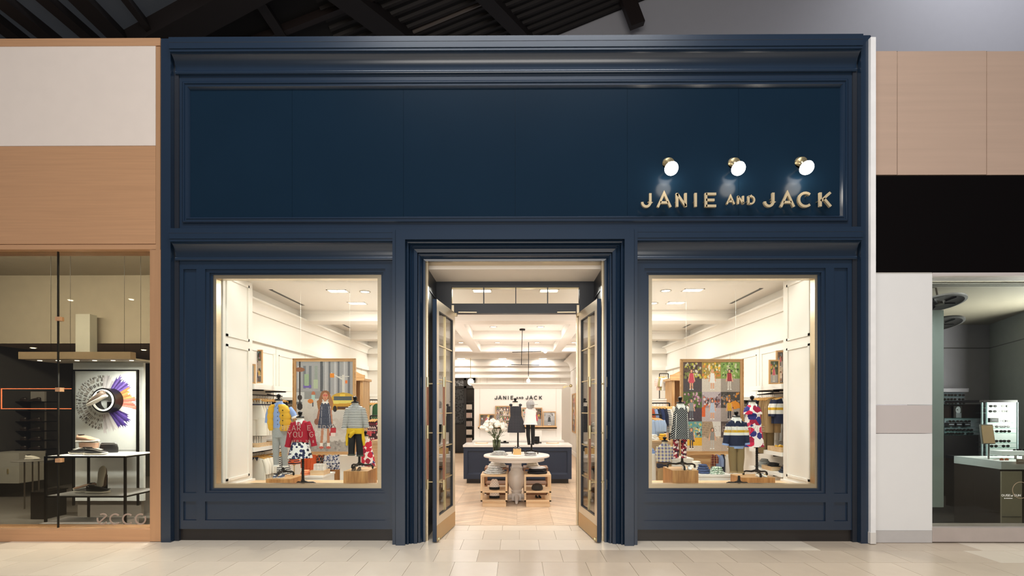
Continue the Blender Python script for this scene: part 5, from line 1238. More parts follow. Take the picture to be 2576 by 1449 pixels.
DEN = M('chambray', '8fa6d4', .85, bump=.4, bs=25); YEL = M('mustard_quilt', 'dfab2f', .75, bump=.3, bs=20); GRY = cloth('grey_marl', 'heather', ['8e908f', 'b1b3b1']); 
# 1: yellow vest
d = 6.62; t = thing('dressed_mannequin', (P(701, 0, d).x, d, zb1), 'child mannequin in yellow quilted vest, blue shirt and grey trousers', 'mannequin', 'dressed mannequins in the windows')
head(t, 701, 991, 1007, d); base(t, 712, zb1, d+.1, P(0, 1150, d).z, .13)
MB().body(rings_px(d, [(702, 1022, 5), (702, 1014, 7.5), (702, 1008, 7.5)], .8), 18).build('neck', FORM, t, smooth=True)
MB().body(rings_px(d, [(703, 1078, 17), (703, 1060, 17), (703, 1040, 18), (703, 1026, 20, .45), (703, 1017, 15, .5), (702, 1013, 8)], .55), 24, .012, 8).build('shirt', DEN, t, smooth=True)
MB().body(rings_px(d, [(694, 1097, 3), (696, 1086, 9), (700, 1074, 17)], .5), 20, .03, 5).build('shirt_tail', DEN, t, smooth=True)
collar(t, 703, 1015, d, .055, DEN); buttons(t, 703.5, (1027, 1037, 1047, 1057, 1067), d, NAV, .056)
for (s_, rows) in ((-1, [(685, 1083, 5), (683.5, 1070, 7.5), (683, 1055, 7.5), (684, 1040, 8), (686, 1026, 8), (691, 1017, 6)]), (1, [(720, 1084, 13), (721, 1070, 14), (721, 1055, 14), (720, 1040, 14), (717, 1026, 14), (711, 1017, 8)])):
    rr = []
    for i in range(len(rows)-1):
        a, b = rows[i], rows[i+1]
        for k_, sw in ((0.02, .88), (.5, 1.08), (.98, .88)): rr.append((a[0]+(b[0]-a[0])*k_, a[1]+(b[1]-a[1])*k_, (a[2]+(b[2]-a[2])*k_)*sw))
    R2 = rings_px(d, rr, .75 if s_ > 0 else 1.0); R2 = [(x, y-.03, z, w, h) for x, y, z, w, h in R2]
    MB().body(R2, 20).build('vest_panel', YEL, t, smooth=True)
for y in (1032, 1045, 1058, 1070, 1081):
    p = P(710, y, d-.11); MB().sphere((p.x, d-.1, p.z), .008).build('snap', IRON, t)
arm(t, [pj(681, 1030, d), pj(676, 1045, d), pj(673, 1066, d)], [.045, .04, .035], DEN, cuff=WHC); arm(t, [pj(727, 1028, d), pj(737, 1040, d), pj(741, 1050, d)], [.042, .04, .036], DEN, cuff=WHC)
legs(t, [(697, 1080, 12), (696, 1100, 11), (694, 1125, 8.5), (694, 1150, 7), (695, 1172, 6.5)], [(712, 1080, 12), (713, 1100, 11), (715, 1125, 8.5), (717, 1150, 7), (718, 1174, 6.5)], d, GRY, cuffs=WHC)
MB().body(rings_px(d, [(704, 1100, 18), (704, 1084, 18), (704, 1076, 17)], .6), 20).build('trouser_top', GRY, t, smooth=True)
for i, px in enumerate((692, 707)): shoe((P(px, 0, 6.5).x, 6.5, zb1), -PI/2+.2*(1-2*i), .125, NAV, SWH, 'navy and white sneaker on the low oak block, %s one' % ('left', 'right')[i], 'navy sneakers', laces=LWH)
# 2: red cardigan
d = 6.42; t = thing('dressed_mannequin', (P(760, 0, d).x, d, ZP), 'child mannequin in red cardigan and white floral skirt', 'mannequin', 'dressed mannequins in the windows')
RED = M('red_knit', 'a8172e', .85, bump=.3, bs=50); FLB = cloth('navy_floral', 'floral', ['f5f3ef', '262b4c', '3b3f66', '2b2f42'], 24)
head(t, 755, 1034, 1050, d); base(t, 762, ZP, d, P(0, 1150, d).z, .15, True)
MB().body(rings_px(d, [(756, 1062, 8), (756, 1056, 8), (755, 1050, 7)], .8), 18).build('neck', FORM, t, smooth=True)
MB().body(rings_px(d, [(757, 1113, 20), (757, 1108, 21), (756, 1090, 20), (756, 1075, 21, .5), (756, 1063, 20, .45), (756, 1057, 9)], .55), 24, .015, 7).build('cardigan', RED, t, smooth=True)
collar(t, 756, 1058, d, .055, WHC); buttons(t, 754, (1070, 1080, 1089, 1099, 1107), d, BRASS, .06)
for s_ in (-1, 1): MB().loft([[(P(756, 0, d).x, d-.068-k, P(0, 1066, d).z), (P(756, 0, d).x+s_*.03, d-.068-k, P(0, 1062, d).z), (P(756, 0, d).x+s_*.03, d-.068-k, P(0, 1070, d).z)] for k in (0, .006)]).build('bow', cloth('bow_stripe', 'vstripe', ['f0e6e2', 'b03048'], 60), t)
arm(t, [pj(740, 1065, d), pj(732, 1085, d), pj(724, 1122, d)], [.042, .042, .034], RED, cuff=RED); arm(t, [pj(772, 1063, d), pj(783, 1085, d), pj(790, 1120, d)], [.042, .042, .034], RED, cuff=RED)
MB().body(rings_px(d, [(755, 1152, 30), (755, 1140, 27), (755, 1125, 23), (756, 1112, 19)], .62), 28, .05, 9).build('skirt', FLB, t, smooth=True)
MB().body(rings_px(d, [(756, 1116, 19.5), (756, 1111, 19)], .62), 20).build('waistband', BLK, t)
for i, px in enumerate((742, 757)): shoe((P(px, 0, 6.34).x, 6.335, ZP), -PI/2, .11, WSH, SWH, 'small white shoe by the red-cardigan stand, %s one' % ('left', 'right')[i], 'white shoes by the window sill')
# 3: striped shirt
d = 6.62; t = thing('dressed_mannequin', (P(893, 0, d).x, d, zb2), 'child mannequin in striped shirt, black trousers and yellow jumper round the waist', 'mannequin', 'dressed mannequins in the windows')
STR = cloth('breton_stripe', 'stripe', ['eceae6', '1f2126'], 46)
head(t, 893, 996, 1013, d); base(t, 904, zb2, d, P(0, 1140, d).z, .17)
MB().body(rings_px(d, [(893, 1026, 8), (893, 1018, 8), (893, 1013, 7)], .8), 18).build('neck', FORM, t, smooth=True)
MB().body(rings_px(d, [(894, 1079, 19), (894, 1070, 20), (894, 1050, 19), (894, 1035, 21, .5), (894, 1026, 21, .45), (893, 1018, 9)], .55), 24, .02, 7).build('shirt', STR, t, smooth=True)
collar(t, 893.5, 1019, d, .058, STR)
arm(t, [pj(877, 1028, d), pj(871, 1050, d), pj(867, 1076, d)], [.042, .04, .036], STR, cuff=STR); arm(t, [pj(911, 1028, d), pj(917, 1050, d), pj(922, 1074, d)], [.042, .04, .036], STR, cuff=STR)
YJ = M('yellow_jumper', 'd9b11e', .85, bump=.3, bs=40)
MB().body(rings_px(d, [(894, 1091, 21), (894, 1084, 22), (894, 1077, 20)], .62), 22, .02, 6).build('tied_jumper', YJ, t, smooth=True)
arm(t, [pj(876, 1086, d), pj(873.5, 1100, d), pj(872.5, 1121, d)], [.02, .022, .014], YJ, 'jumper_sleeve'); arm(t, [pj(911, 1086, d), pj(914, 1105, d), pj(916, 1121, d)], [.022, .024, .014], YJ, 'jumper_sleeve')
arm(t, [pj(880, 1100, d-.12), pj(884, 1092, d-.13), pj(893, 1085, d-.12)], [.018, .028, .02], YJ, 'knot')
BLT2 = M('black_denim', '121113', .8, bump=.3)
legs(t, [(885, 1088, 9), (885, 1110, 9), (884, 1130, 8.2), (884, 1145, 8)], [(903, 1088, 9), (904, 1110, 9), (905, 1130, 8.2), (906, 1147, 8)], d, BLT2, cuffs=M('olive_turnup', '4a4d42', .85))
for i, px in enumerate((890, 903)): shoe((P(px, 0, 6.48).x, 6.48, zb2), -PI/2+.1, .12, BRN, M('brown_sole', '6d5a4a', .7), 'brown suede lace-up shoe on the tall oak block, %s one' % ('left', 'right')[i], 'brown suede shoes', laces=BRN)
# 4: dotted dress
d = 6.62; t = thing('dressed_mannequin', (P(1711, 0, d).x, d, zb3), 'child mannequin in white-collared dotted dress and red floral leggings', 'mannequin', 'dressed mannequins in the windows')
DOT = cloth('navy_dots', 'dots', ['191b22', 'e8e6e2'], 36); FLR = cloth('red_floral', 'floral', ['9a2337', 'e9cfc9', '6d1426', 'efdcd3', '3a2433'], 34)
head(t, 1711, 997, 1014, d); base(t, 1716, zb3, d, P(0, 1140, d).z, .2)
MB().body(rings_px(d, [(1711, 1028, 8), (1711, 1019, 8), (1711, 1014, 7)], .8), 18).build('neck', FORM, t, smooth=True)
MB().body(rings_px(d, [(1712, 1104, 27), (1712, 1090, 24), (1712, 1065, 19.5), (1712, 1045, 18), (1712, 1030, 18.5, .45), (1712, 1021, 12)], .6), 26, .02, 7).build('dress', DOT, t, smooth=True)
collar(t, 1711.5, 1021, d, .062, WHC, .04)
for s_ in (-1, 1): MB().sphere(pj(1712+s_*17.5, 1030, d), .03, sc=(.7, 1, 1.4)).build('shoulder', FORM, t, smooth=True)
for px in (1702, 1729): MB().bar(pj(px, 1040, d-.07), pj(px+(px-1715)*.2, 1102, d-.1), .004).build('piping', WHC, t)
legs(t, [(1701, 1100, 8), (1701, 1125, 7.5), (1701, 1152, 6.6)], [(1720, 1100, 8), (1720, 1125, 7.5), (1720, 1152, 6.6)], d, FLR, 'legging')
for i, px in enumerate((1721, 1734)): shoe((P(px, 0, 6.5).x, 6.49, zb3), -PI/2-.15, .125, WSH, SWH, 'white plimsoll on the tall oak block, %s one' % ('left', 'right')[i], 'white plimsolls', laces=LWH)
# 5: plaid shirt, on the floor
d = 7.55; t = thing('dressed_mannequin', (P(1671, 0, d).x, d, 0), 'small child mannequin in blue plaid shirt and khaki trousers', 'mannequin', 'dressed mannequins in the windows')
PLD = cloth('blue_plaid', 'plaid', ['cfd3dd', '3a4a72', '7b6b9a', 'd9c35a'], 20); KHK = M('khaki_twill', 'a88c63', .85, bump=.4, bs=25)
head(t, 1672, 1098, 1110, d); base(t, 1671, 0, d, .4, .2)
MB().body(rings_px(d, [(1672, 1122, 7), (1672, 1110, 6)], .8), 18).build('neck', FORM, t, smooth=True)
MB().body(rings_px(d, [(1672, 1161, 17), (1672, 1145, 17), (1672, 1130, 17, .5), (1672, 1121, 14, .5), (1672, 1115, 6)], .6), 22, .02, 6).build('shirt', PLD, t, smooth=True)
collar(t, 1672, 1116, d, .05, PLD)
arm(t, [pj(1658, 1124, d), pj(1654, 1140, d), pj(1656, 1158, d)], [.04, .038, .03], PLD, cuff=PLD); arm(t, [pj(1686, 1124, d), pj(1691, 1138, d), pj(1694, 1152, d)], [.04, .038, .03], PLD, cuff=PLD)
MB().body(rings_px(d, [(1672, 1168, 17.5), (1672, 1163, 17.5)], .62), 20).build('belt', M('brown_belt', '4e3a28', .6), t); MB().body(rings_px(d, [(1664, 1184, 5), (1666, 1174, 14), (1670, 1166, 18)], .6), 20, .04, 5).build('tied_jumper', M('navy_knit', '20263c', .9), t, smooth=True)
legs(t, [(1664, 1164, 9), (1663, 1190, 8.5), (1663, 1225, 8)], [(1680, 1164, 9), (1680, 1190, 8.5), (1681, 1225, 8)], d, KHK)
# 6: rugby shirt
d = 6.42; t = thing('dressed_mannequin', (P(1852, 0, d).x, d, ZP), 'child mannequin in navy, white and yellow rugby shirt and khakis', 'mannequin', 'dressed mannequins in the windows')
zA = P(0, 1122, d).z-ZP; zB = P(0, 1054, d).z-ZP
def frz(py): return (P(1852, py, d).z-ZP)/1.0
RUG = cloth('rugby', 'bands', ['1c2440', 'ece9e2', 'd8a928'], (1.0, [(0, 0), (frz(1095), 1), (frz(1088), 2), (frz(1082), 1), (frz(1073), 0)]))
head(t, 1852, 1034, 1048, d); base(t, 1859, ZP, d, P(0, 1195, d).z, .15)
MB().body(rings_px(d, [(1852, 1058, 7), (1852, 1048, 7)], .8), 18).build('neck', FORM, t, smooth=True)
MB().body(rings_px(d, [(1853, 1121, 20), (1853, 1112, 21.5), (1853, 1090, 20), (1852, 1072, 21, .5), (1852, 1062, 20, .45), (1852, 1054, 9)], .58), 24, .02, 7).build('rugby_shirt', RUG, t, smooth=True)
collar(t, 1852, 1054, d, .062, WHC, .04)
arm(t, [pj(1836, 1066, d), pj(1830, 1090, d), pj(1825, 1118, d)], [.044, .045, .036], RUG, cuff=DEN); arm(t, [pj(1869, 1064, d), pj(1875, 1088, d), pj(1878, 1116, d)], [.044, .045, .036], RUG, cuff=DEN)
MB().body(rings_px(d, [(1853, 1128, 18), (1853, 1120, 19)], .55), 20, .04, 6).build('shirt_tail', DEN, t, smooth=True)
KH2 = M('khaki_dark', '8b744e', .85, bump=.5, bs=25)
legs(t, [(1843, 1124, 10), (1843, 1150, 10), (1844, 1175, 8.5), (1845, 1188, 8)], [(1862, 1124, 10), (1862, 1150, 10), (1861, 1175, 8.5), (1862, 1189, 8)], d, KH2, cuffs=M('khaki_turnup', 'a58b60', .85))
for i, px in enumerate((1868, 1880)): shoe((P(px, 0, 6.33).x, 6.335, ZP), -PI/2, .11, BLS if i else NAV, SWH, 'small dark and white sneaker by the rugby-shirt stand, %s one' % ('left', 'right')[i], 'sneakers by the right sill', laces=LWH)
# 7: floral dress
d = 6.76; t = thing('dressed_mannequin', (P(1894, 0, d).x, d, zb4), 'child mannequin in white dress with big red and purple flowers', 'mannequin', 'dressed mannequins in the windows')
FLD = cloth('big_floral', 'floral', ['f3e8e4', 'cf1f48', 'a3173b', '2f2f78', 'd83a5e'], 11)
head(t, 1892, 995, 1010, d); base(t, 1904, zb4, d, P(0, 1120, d).z, .17, True)
MB().body(rings_px(d, [(1893, 1026, 10), (1892, 1016, 9), (1892, 1010, 7)], .8), 18).build('neck', FORM, t, smooth=True)
MB().body(rings_px(d, [(1896, 1124, 26), (1896, 1100, 23), (1895, 1070, 20), (1894, 1045, 19), (1893, 1030, 19, .5), (1893, 1021, 13)], .62), 26, .02, 7).build('dress', FLD, t, smooth=True)
MB().body(rings_px(d, [(1893, 1042, 24), (1893, 1036, 23.5), (1893, 1026, 19), (1893, 1019, 12)], .62), 26, .03, 6).build('cape_collar', FLD, t, smooth=True)
collar(t, 1893, 1017, d, .055, WHC, .03)
for i, px in enumerate((1909, 1922)): shoe((P(px, 0, 6.66).x, 6.66, zb4), -PI/2+.1, .12, WSH, SWH, 'gold-trimmed white shoe on the low oak block, %s one' % ('left', 'right')[i], 'white shoes by the floral dress', laces=M('gold_trim', 'c9a860', .4))
# 8 + 9 on the round table
d = 8.85; t = thing('dressed_mannequin', (P(1303, 0, d).x, d, zt2_), 'child mannequin in sleeveless dark gathered dress on the round table', 'mannequin', 'mannequins on the round table')
BDR = cloth('black_eyelet', 'dots', ['26262b', '5a5a62'], 34)
head(t, 1296, 1001, 1011, d); 
MB().body(rings_px(d, [(1296.5, 1024, 8), (1296, 1016, 7), (1296, 1011, 6)], .8), 18).build('neck', FORM, t, smooth=True)
MB().body(rings_px(d, [(1298, 1048, 14), (1297.5, 1035, 14.5), (1297, 1024, 14, .5), (1297, 1022, 13)], .6), 24).build('bodice', BDR, t, smooth=True)
MB().body(rings_px(d, [(1299, 1088, 22), (1299, 1075, 21), (1298.5, 1060, 18), (1298, 1047, 14)], .62), 30, .06, 11).build('gathered_skirt', BDR, t, smooth=True)
for s_ in (-1, 1): MB().sphere(pj(1297+s_*12, 1019, d), .03, sc=(1, .7, .8)).build('shoulder_bow', BDR, t, smooth=True)
base(t, 1303, zt2_, d, P(0, 1080, d).z, .13)
d = 8.82; t = thing('dressed_mannequin', (P(1334, 0, d).x, d, zt2_), 'child mannequin in black and white cap, white top and black leggings', 'mannequin', 'mannequins on the round table')
MB().body(rings_px(d, [(1334, 1030, 5), (1334, 1020, 5)], .8), 16).build('neck', FORM, t, smooth=True)
MB().body(rings_px(d, [(1334, 1029, 8), (1334, 1022, 10), (1334, 1014, 10.5), (1334.5, 1009, 8), (1335, 1006.5, 3)], .95), 20).build('cap_crown', GING, t, smooth=True)
p = P(1342, 1017, d); MB().loft([[(p.x+.075*math.cos(a), d-.05+.05*math.sin(a), p.z+k) for a in [2*PI*j/14 for j in range(14)]] for k in (-.01, -.002)]).build('cap_peak', GING, t)
MB().body(rings_px(d, [(1334, 1068, 18), (1334, 1060, 15.5), (1334.5, 1045, 13.5), (1335, 1032, 13.5, .5), (1335, 1027, 11)], .6), 22, .02, 6).build('top', WHC, t, smooth=True)
for y in (1063, 1066): MB().body(rings_px(d, [(1334, y+1, 17.6-(1068-y)*.3), (1334, y, 17.4-(1068-y)*.3)], .62), 22, .02, 6).build('hem_stripe', BLK, t)
legs(t, [(1328.5, 1066, 5.5), (1328.5, 1095, 4.8), (1331, 1119, 3.6)], [(1340, 1066, 5.5), (1340.5, 1095, 5), (1340, 1119, 3.8)], d, BLT2, 'legging')
base(t, 1337, zt2_, d, P(0, 1115, d).z, .12)
# shoes block on the table
x0, x1, _, _ = RC(1291, 1311, 1100, 1100, 8.5); t = thing('display_block', ((x0+x1)/2, 8.52, zt2_), 'small pale block under silver shoes on the round table', 'block')
MB().box(x0, x1, 8.47, 8.6, zt2_+.001, zt2_+.115).build('block_body', M('blond_block', 'e2b878', .5), t); MB().box(x0, x1, 8.47, 8.6, zt2_+.115, zt2_+.118).build('block_top', PALEX, t)
for i, px in enumerate((1296.5, 1305.5)): shoe((P(px, 0, 8.52).x, 8.52, zt2_+.119), -PI/2, .1, SIL, BLS, 'silver shoe on the small pale block, %s one' % ('left', 'right')[i], 'silver shoes on the table', laces=BLS)
for i, px in enumerate((1350, 1358)): shoe((P(px, 0, 8.42).x, 8.42, c2[3][0]+.023), -PI/2+.2, .11, BLK, BLS, 'black shoe on the lowest shelf of the front right oak unit, %s one' % ('left', 'right')[i], 'black shoes on the low shelf')
# vase of white flowers
xv = P(1249, 0, 8.9).x; t = thing('flower_vase', (xv, 8.95, zt2_), 'clear glass vase of white round blooms on the round table', 'vase')
MB().lathe((xv, 8.95, zt2_+.001), [(.055, 0), (.06, .02), (.075, .24), (.073, .24), (.058, .02)], 24, cap=False).build('glass', glass('vase_glass', 'cdd3c8', 1.0, 1.5), t, smooth=True)
GRN = M('stem_green', '4b5a34', .6, obvar=.2); FLW = M('white_petal', 'f6f1e6', .7, obvar=.03); r = random.Random(3)
bl = P(1243, 1075, 8.95)
for i in range(46):
    a = r.uniform(0, 2*PI); k = math.sqrt(r.uniform(0.02, 1)); q_ = (bl.x+.26*k*math.cos(a), 8.95+.2*k*math.sin(a), bl.z+.13*(1-k*k)-.03+r.uniform(-.035, .035))
    if i % 2 == 0: MB().limb([(xv+.03*math.cos(a), 8.95+.03*math.sin(a), zt2_+.02), (xv+.04*math.cos(a+2), 8.95+.04*math.sin(a+2), zt2_+.24), q_], [.004, .004, .004], 5).build('stem', GRN, t)
    rr = r.uniform(.034, .046); mb = MB()
    for z_, s_ in ((0, 1.0), (.012, .85), (.022, .6), (.03, .3)): mb.body([(q_[0], q_[1], q_[2]+z_-rr*.7, rr*.5*s_, rr*.5*s_), (q_[0], q_[1], q_[2]+z_, rr*s_, rr*s_), (q_[0], q_[1], q_[2]+z_+rr*.35, rr*.8*s_, rr*.8*s_)], 10, .12, 5, ph=z_*60)
    mb.build('bloom', FLW, t, smooth=True)
for i in range(10):
    a = r.uniform(0, 6.28); q_ = Vector((xv+.12*math.cos(a), 8.95+.1*math.sin(a), zt2_+.3+r.uniform(0, .08))); v = Vector((math.cos(a), math.sin(a), .3))*.05
    MB().loft([[q_-v, q_+Vector((-v.y, v.x, 0))*.4, q_+v*1.0, q_-Vector((-v.y, v.x, 0))*.4], [q_-v+Vector((0, 0, .002)), q_+Vector((-v.y, v.x, .002))*.4, q_+v*1.0+Vector((0, 0, .002)), q_-Vector((-v.y, v.x, 0))*.4+Vector((0, 0, .002))]]).build('leaf', GRN, t)
# =====================================================================
# POSTERS IN THE WINDOWS
# =====================================================================
def big_poster(px0, px1, py0, py1, dd, lab, pc, prlab):
    t = frame(px0, px1, py0, py1, dd, lab, pc, .045, name='framed_poster', cat='poster')
    for o in t.children:
        if o.name.startswith('print'): o['label'] = prlab
    x0, x1, z0, z1 = RC(px0, px1, py0, py1, dd)
    MB().box(x0, x1, dd-.03, dd-.012, z0, z0+.01).box(x0, x1, dd-.03, dd-.012, z1-.01, z1).box(x0, x0+.01, dd-.03, dd-.012, z0, z1).box(x1-.01, x1, dd-.03, dd-.012, z0, z1).build('frame_edge', OAKX, t)
    for x in (x0+.1, x1-.1): MB().bar((x, dd+.02, z1-.02), (x, dd+.02, ZC), .003).build('cable', WHITE, t)
    return t
rg = random.Random(21)
pc = Pic(150, 230, 'aaa9ac')
pc.rect(0, 0, 1, .36, '9c9ea3')
for i in range(6): pc.rect(.02+i*.1, .05, .07+i*.1, .3, rg.choice(['7c828a', 'b9bcc1', '8f9a94', '6d737b']))
pc.rect(.42, 0, .47, .36, '55585f')
for x, w in ((.5, .1), (.66, .1), (.82, .13)):
    pc.rect(x, 0, x+w, .36, 'a5a6ab'); pc.rect(x+w*.65, 0, x+w, .36, '6a6d74'); pc.rect(x+w*.15, 0, x+w*.3, .36, 'c3c4c8')
pc.rect(0, .33, .45, .44, '8d9090'); pc.rect(.12, .26, .26, .29, '6b5aa8'); pc.rect(.14, .14, .22, .27, '93ab8b'); pc.rect(.3, .2, .38, .3, 'a8b89c')
pc.poly([(0, .42), (1, .40), (1, 1), (0, 1)], 'c9c6c2'); pc.poly([(0, .9), (1, .86), (1, 1), (0, 1)], '9c9894'); pc.blobs(0, .5, 1, .88, ['cfccc8', 'c2bfbb', 'bebab6'], 70, .06, rg)
pc.rect(0, .43, .1, .48, '5f6468'); pc.blobs(.0, .9, 1, .99, ['8a8682', 'a8a4a0', '7f7b78'], 60, .03, rg)
pc.rect(0, .34, .14, .45, 'c3c6c8'); pc.rect(.045, 0, .075, .5, '2d2623'); pc.ell(.06, .09, .09, .025, '8c5a3e'); pc.ell(.06, .5, .05, .04, '241d1b'); pc.ell(.06, .40, .04, .03, '2b2321')
pc.line(.62, .13, .82, .2, .02, 'd8d6d0'); pc.rect(.81, .15, .845, .38, 'd0cfca'); pc.rect(.595, .13, .665, .18, 'e08a2c'); pc.rect(.86, .21, .9, .245, 'e07a3c'); pc.line(.75, .17, .93, .165, .012, 'cfcec9')
pc.ell(.3, .36, .035, .03, 'b56b4d'); pc.rect(.27, .37, .33, .43, 'a6c9c4'); pc.rect(.28, .43, .3, .5, '3a3f4d'); pc.ell(.25, .44, .05, .025, 'd07b33')
pc.ell(.82, .40, .2, .055, 'c9a23a'); pc.poly([(.62, .42), (1, .40), (1, .53), (.62, .54)], 'c4922c'); pc.rect(.66, .385, .98, .43, '4f5a60'); pc.poly([(.64, .43), (1, .43), (1, .46), (.66, .47)], 'ded06a'); pc.ell(.68, .525, .035, .035, '1f1a18'); pc.rect(.72, .5, 1, .53, '4a2f20'); pc.rect(.77, .36, .86, .385, 'e8c84c')
# girl, roughly centred right of the middle
sk = 'b87f62'
for sx, fx in ((-.045, .44), (.055, .565)):
    pc.line(.51+sx, .72, fx, .93, .045, sk); pc.rect(fx-.025, .905, fx+.028, .945, 'efe6df'); pc.ell(fx, .955, .042, .014, 'bd5a4c')
pc.line(.41, .53, .37, .66, .045, sk); pc.line(.60, .53, .62, .68, .045, sk); pc.line(.42, .5, .35, .68, .02, '8d5e4e'); pc.ell(.355, .67, .04, .035, '8d5e4e')
pc.poly([(.43, .46), (.59, .46), (.60, .58), (.63, .745), (.37, .745), (.41, .58)], '3a4257'); 
for i in range(12):
    for j in range(14): pc.ell(.40+i*.019, .48+j*.019, .003, .002, '8a92a6', .7)
pc.line(.45, .5, .43, .74, .006, 'c4c9d2'); pc.line(.57, .5, .6, .74, .006, 'c4c9d2')
pc.ell(.51, .375, .085, .055, '8a5c3c'); pc.poly([(.43, .36), (.37, .46), (.40, .52), (.46, .44)], '8a5c3c'); pc.poly([(.59, .36), (.65, .45), (.63, .54), (.56, .44)], 'a06e47'); pc.poly([(.36, .44), (.4, .42), (.42, .52), (.38, .53)], '96683f')
pc.ell(.51, .385, .048, .042, 'c98f70'); pc.rect(.49, .42, .53, .46, 'b87f62'); pc.poly([(.46, .445), (.56, .445), (.545, .475), (.51, .46), (.475, .475)], 'f2efea')
pc.ell(.49, .375, .02, .011, 'c25a54'); pc.ell(.532, .375, .02, .011, 'c25a54'); pc.ell(.51, .41, .012, .004, 'a84a44')
pc.rect(.60, .735, .70, .79, 'b8313c'); pc.rect(.61, .79, .69, .83, 'e6d5d2'); pc.line(.61, .74, .65, .70, .01, '4a2a2a'); pc.line(.69, .74, .65, .70, .01, '4a2a2a'); pc.poly([(.58, .82), (.61, .74), (.61, .83)], 'a32a36')
pc.noise(.012, rg); pc.a = pc.a*1.05+.04
big_poster(738, 895.5, 902, 1143.5, 7.6, 'tall oak-framed street photo hanging behind the left window mannequins', pc, 'photo of a girl in a navy dress on a city street')
pc = Pic(168, 210, '888888')
bgs = [('5c4a43', '4d454a', ['c9c24a', 'd9d0c4', '3a2f2a', '7d8b4a']), ('a08a4c', 'cfc6bd', ['e3b83c', '5d7434', 'd07b3c', 'efe4d0']), ('7c9a52', '9b9189', ['5d7f34', '8fae58', 'c9c6a8', '2f3a2a']),
       ('4f6134', '463c48', ['6d8a3c', 'd7a8c4', '8a4f78', '2e3b22']), ('9c8a94', 'b8aeb2', ['5f4a50', 'cf5a2c', 'e0d9dc', '3a2f33']), ('3f3a38', '9d9491', ['2c2a2b', 'd98a2c', '5a5352', '8c8482']),
       ('5f9a9c', 'c9b9a8', ['d9c04a', '9aa3a0', '3f3a3a', 'd8d2cc']), ('b09a84', 'b9a99a', ['8a7764', 'd6c9b8', '5d4f46', 'e8dccb']), ('4a4040', 'b5a598', ['6b5a52', 'c2a48a', '2c2626', 'd8c8b8'])]
kd = [('5a3a2c', 'c23a50', 'd9a384', 'c9485c'), ('c49a6c', 'f0eee8', 'e0dcd2', 'f2efe8'), ('2a1a14', '9c2a38', 'c9c3bc', None), ('4a4a55', '8d9094', '5d6470', None), ('1f1614', 'c9d6e4', 'c9d6e4', 'b4c4dc'), ('5a3828', 'd9a832', '262b38', None), ('6b4a38', '5a5f6a', '4a3f3a', None), ('3a2620', '8c8a88', 'b8b4b0', None), ('3a2620', '3d4a6a', '8b734d', None)]
for i in range(3):
    for j in range(3):
        a, b = i/3, j/3; w = h = 1/3; c1, c2, cs = bgs[j*3+i]; hz = .55
        pc.rect(a, b, a+w, b+h*hz, c1); pc.rect(a, b+h*hz, a+w, b+h, c2); pc.blobs(a+.02, b+.015, a+w-.02, b+h*(hz-.02), cs, 70, .022, rg)
        if (i, j) == (1, 2):
            pc.rect(a, b, a+w, b+h*.5, 'd6d4d2'); pc.poly([(a, b), (a+.18, b), (a+.24, b+.17), (a, b+.17)], 'a48f78')
            for k in range(6): pc.line(a, b+.015+k*.026, a+.18, b+.03+k*.024, .003, '6d5a4a')
        if (i, j) == (0, 2): pc.rect(a+.08, b+.18, a+w, b+.27, 'dfa92c'); pc.ell(a+.19, b+.215, .02, .016, '2c2620')
        if (i, j) == (2, 1): pc.ell(a+.24, b+.15, .09, .045, 'd98a24'); pc.rect(a+.16, b+.15, a+w, b+.185, 'd98a24'); pc.ell(a+.2, b+.18, .018, .014, '221c1a')
        if (i, j) == (1, 1): pc.poly([(a, b), (a+w, b), (a+w*.7, b+.07), (a+w*.2, b+.06)], 'b9aeb6'); pc.rect(a, b+.17, a+.06, b+.28, 'd9602c')
        hh, tp, bt, dr = kd[j*3+i]; pc.child(a+w*(.45 if i != 1 else .55), b+h*.93, h*(.70 if j < 2 else .72), hh, tp, bt, dress=dr)
for k in (1/3, 2/3): pc.rect(k-.002, 0, k+.002, 1, 'b5b0ac'); pc.rect(0, k-.0015, 1, k+.0015, 'b5b0ac')
pc.noise(.02, rg); pc.a = pc.a*1.08+.03
big_poster(1710.5, 1869, 903.5, 1142.5, 7.6, 'tall oak-framed grid of nine photos hanging in the right window', pc, 'nine photos of children in streets and markets')
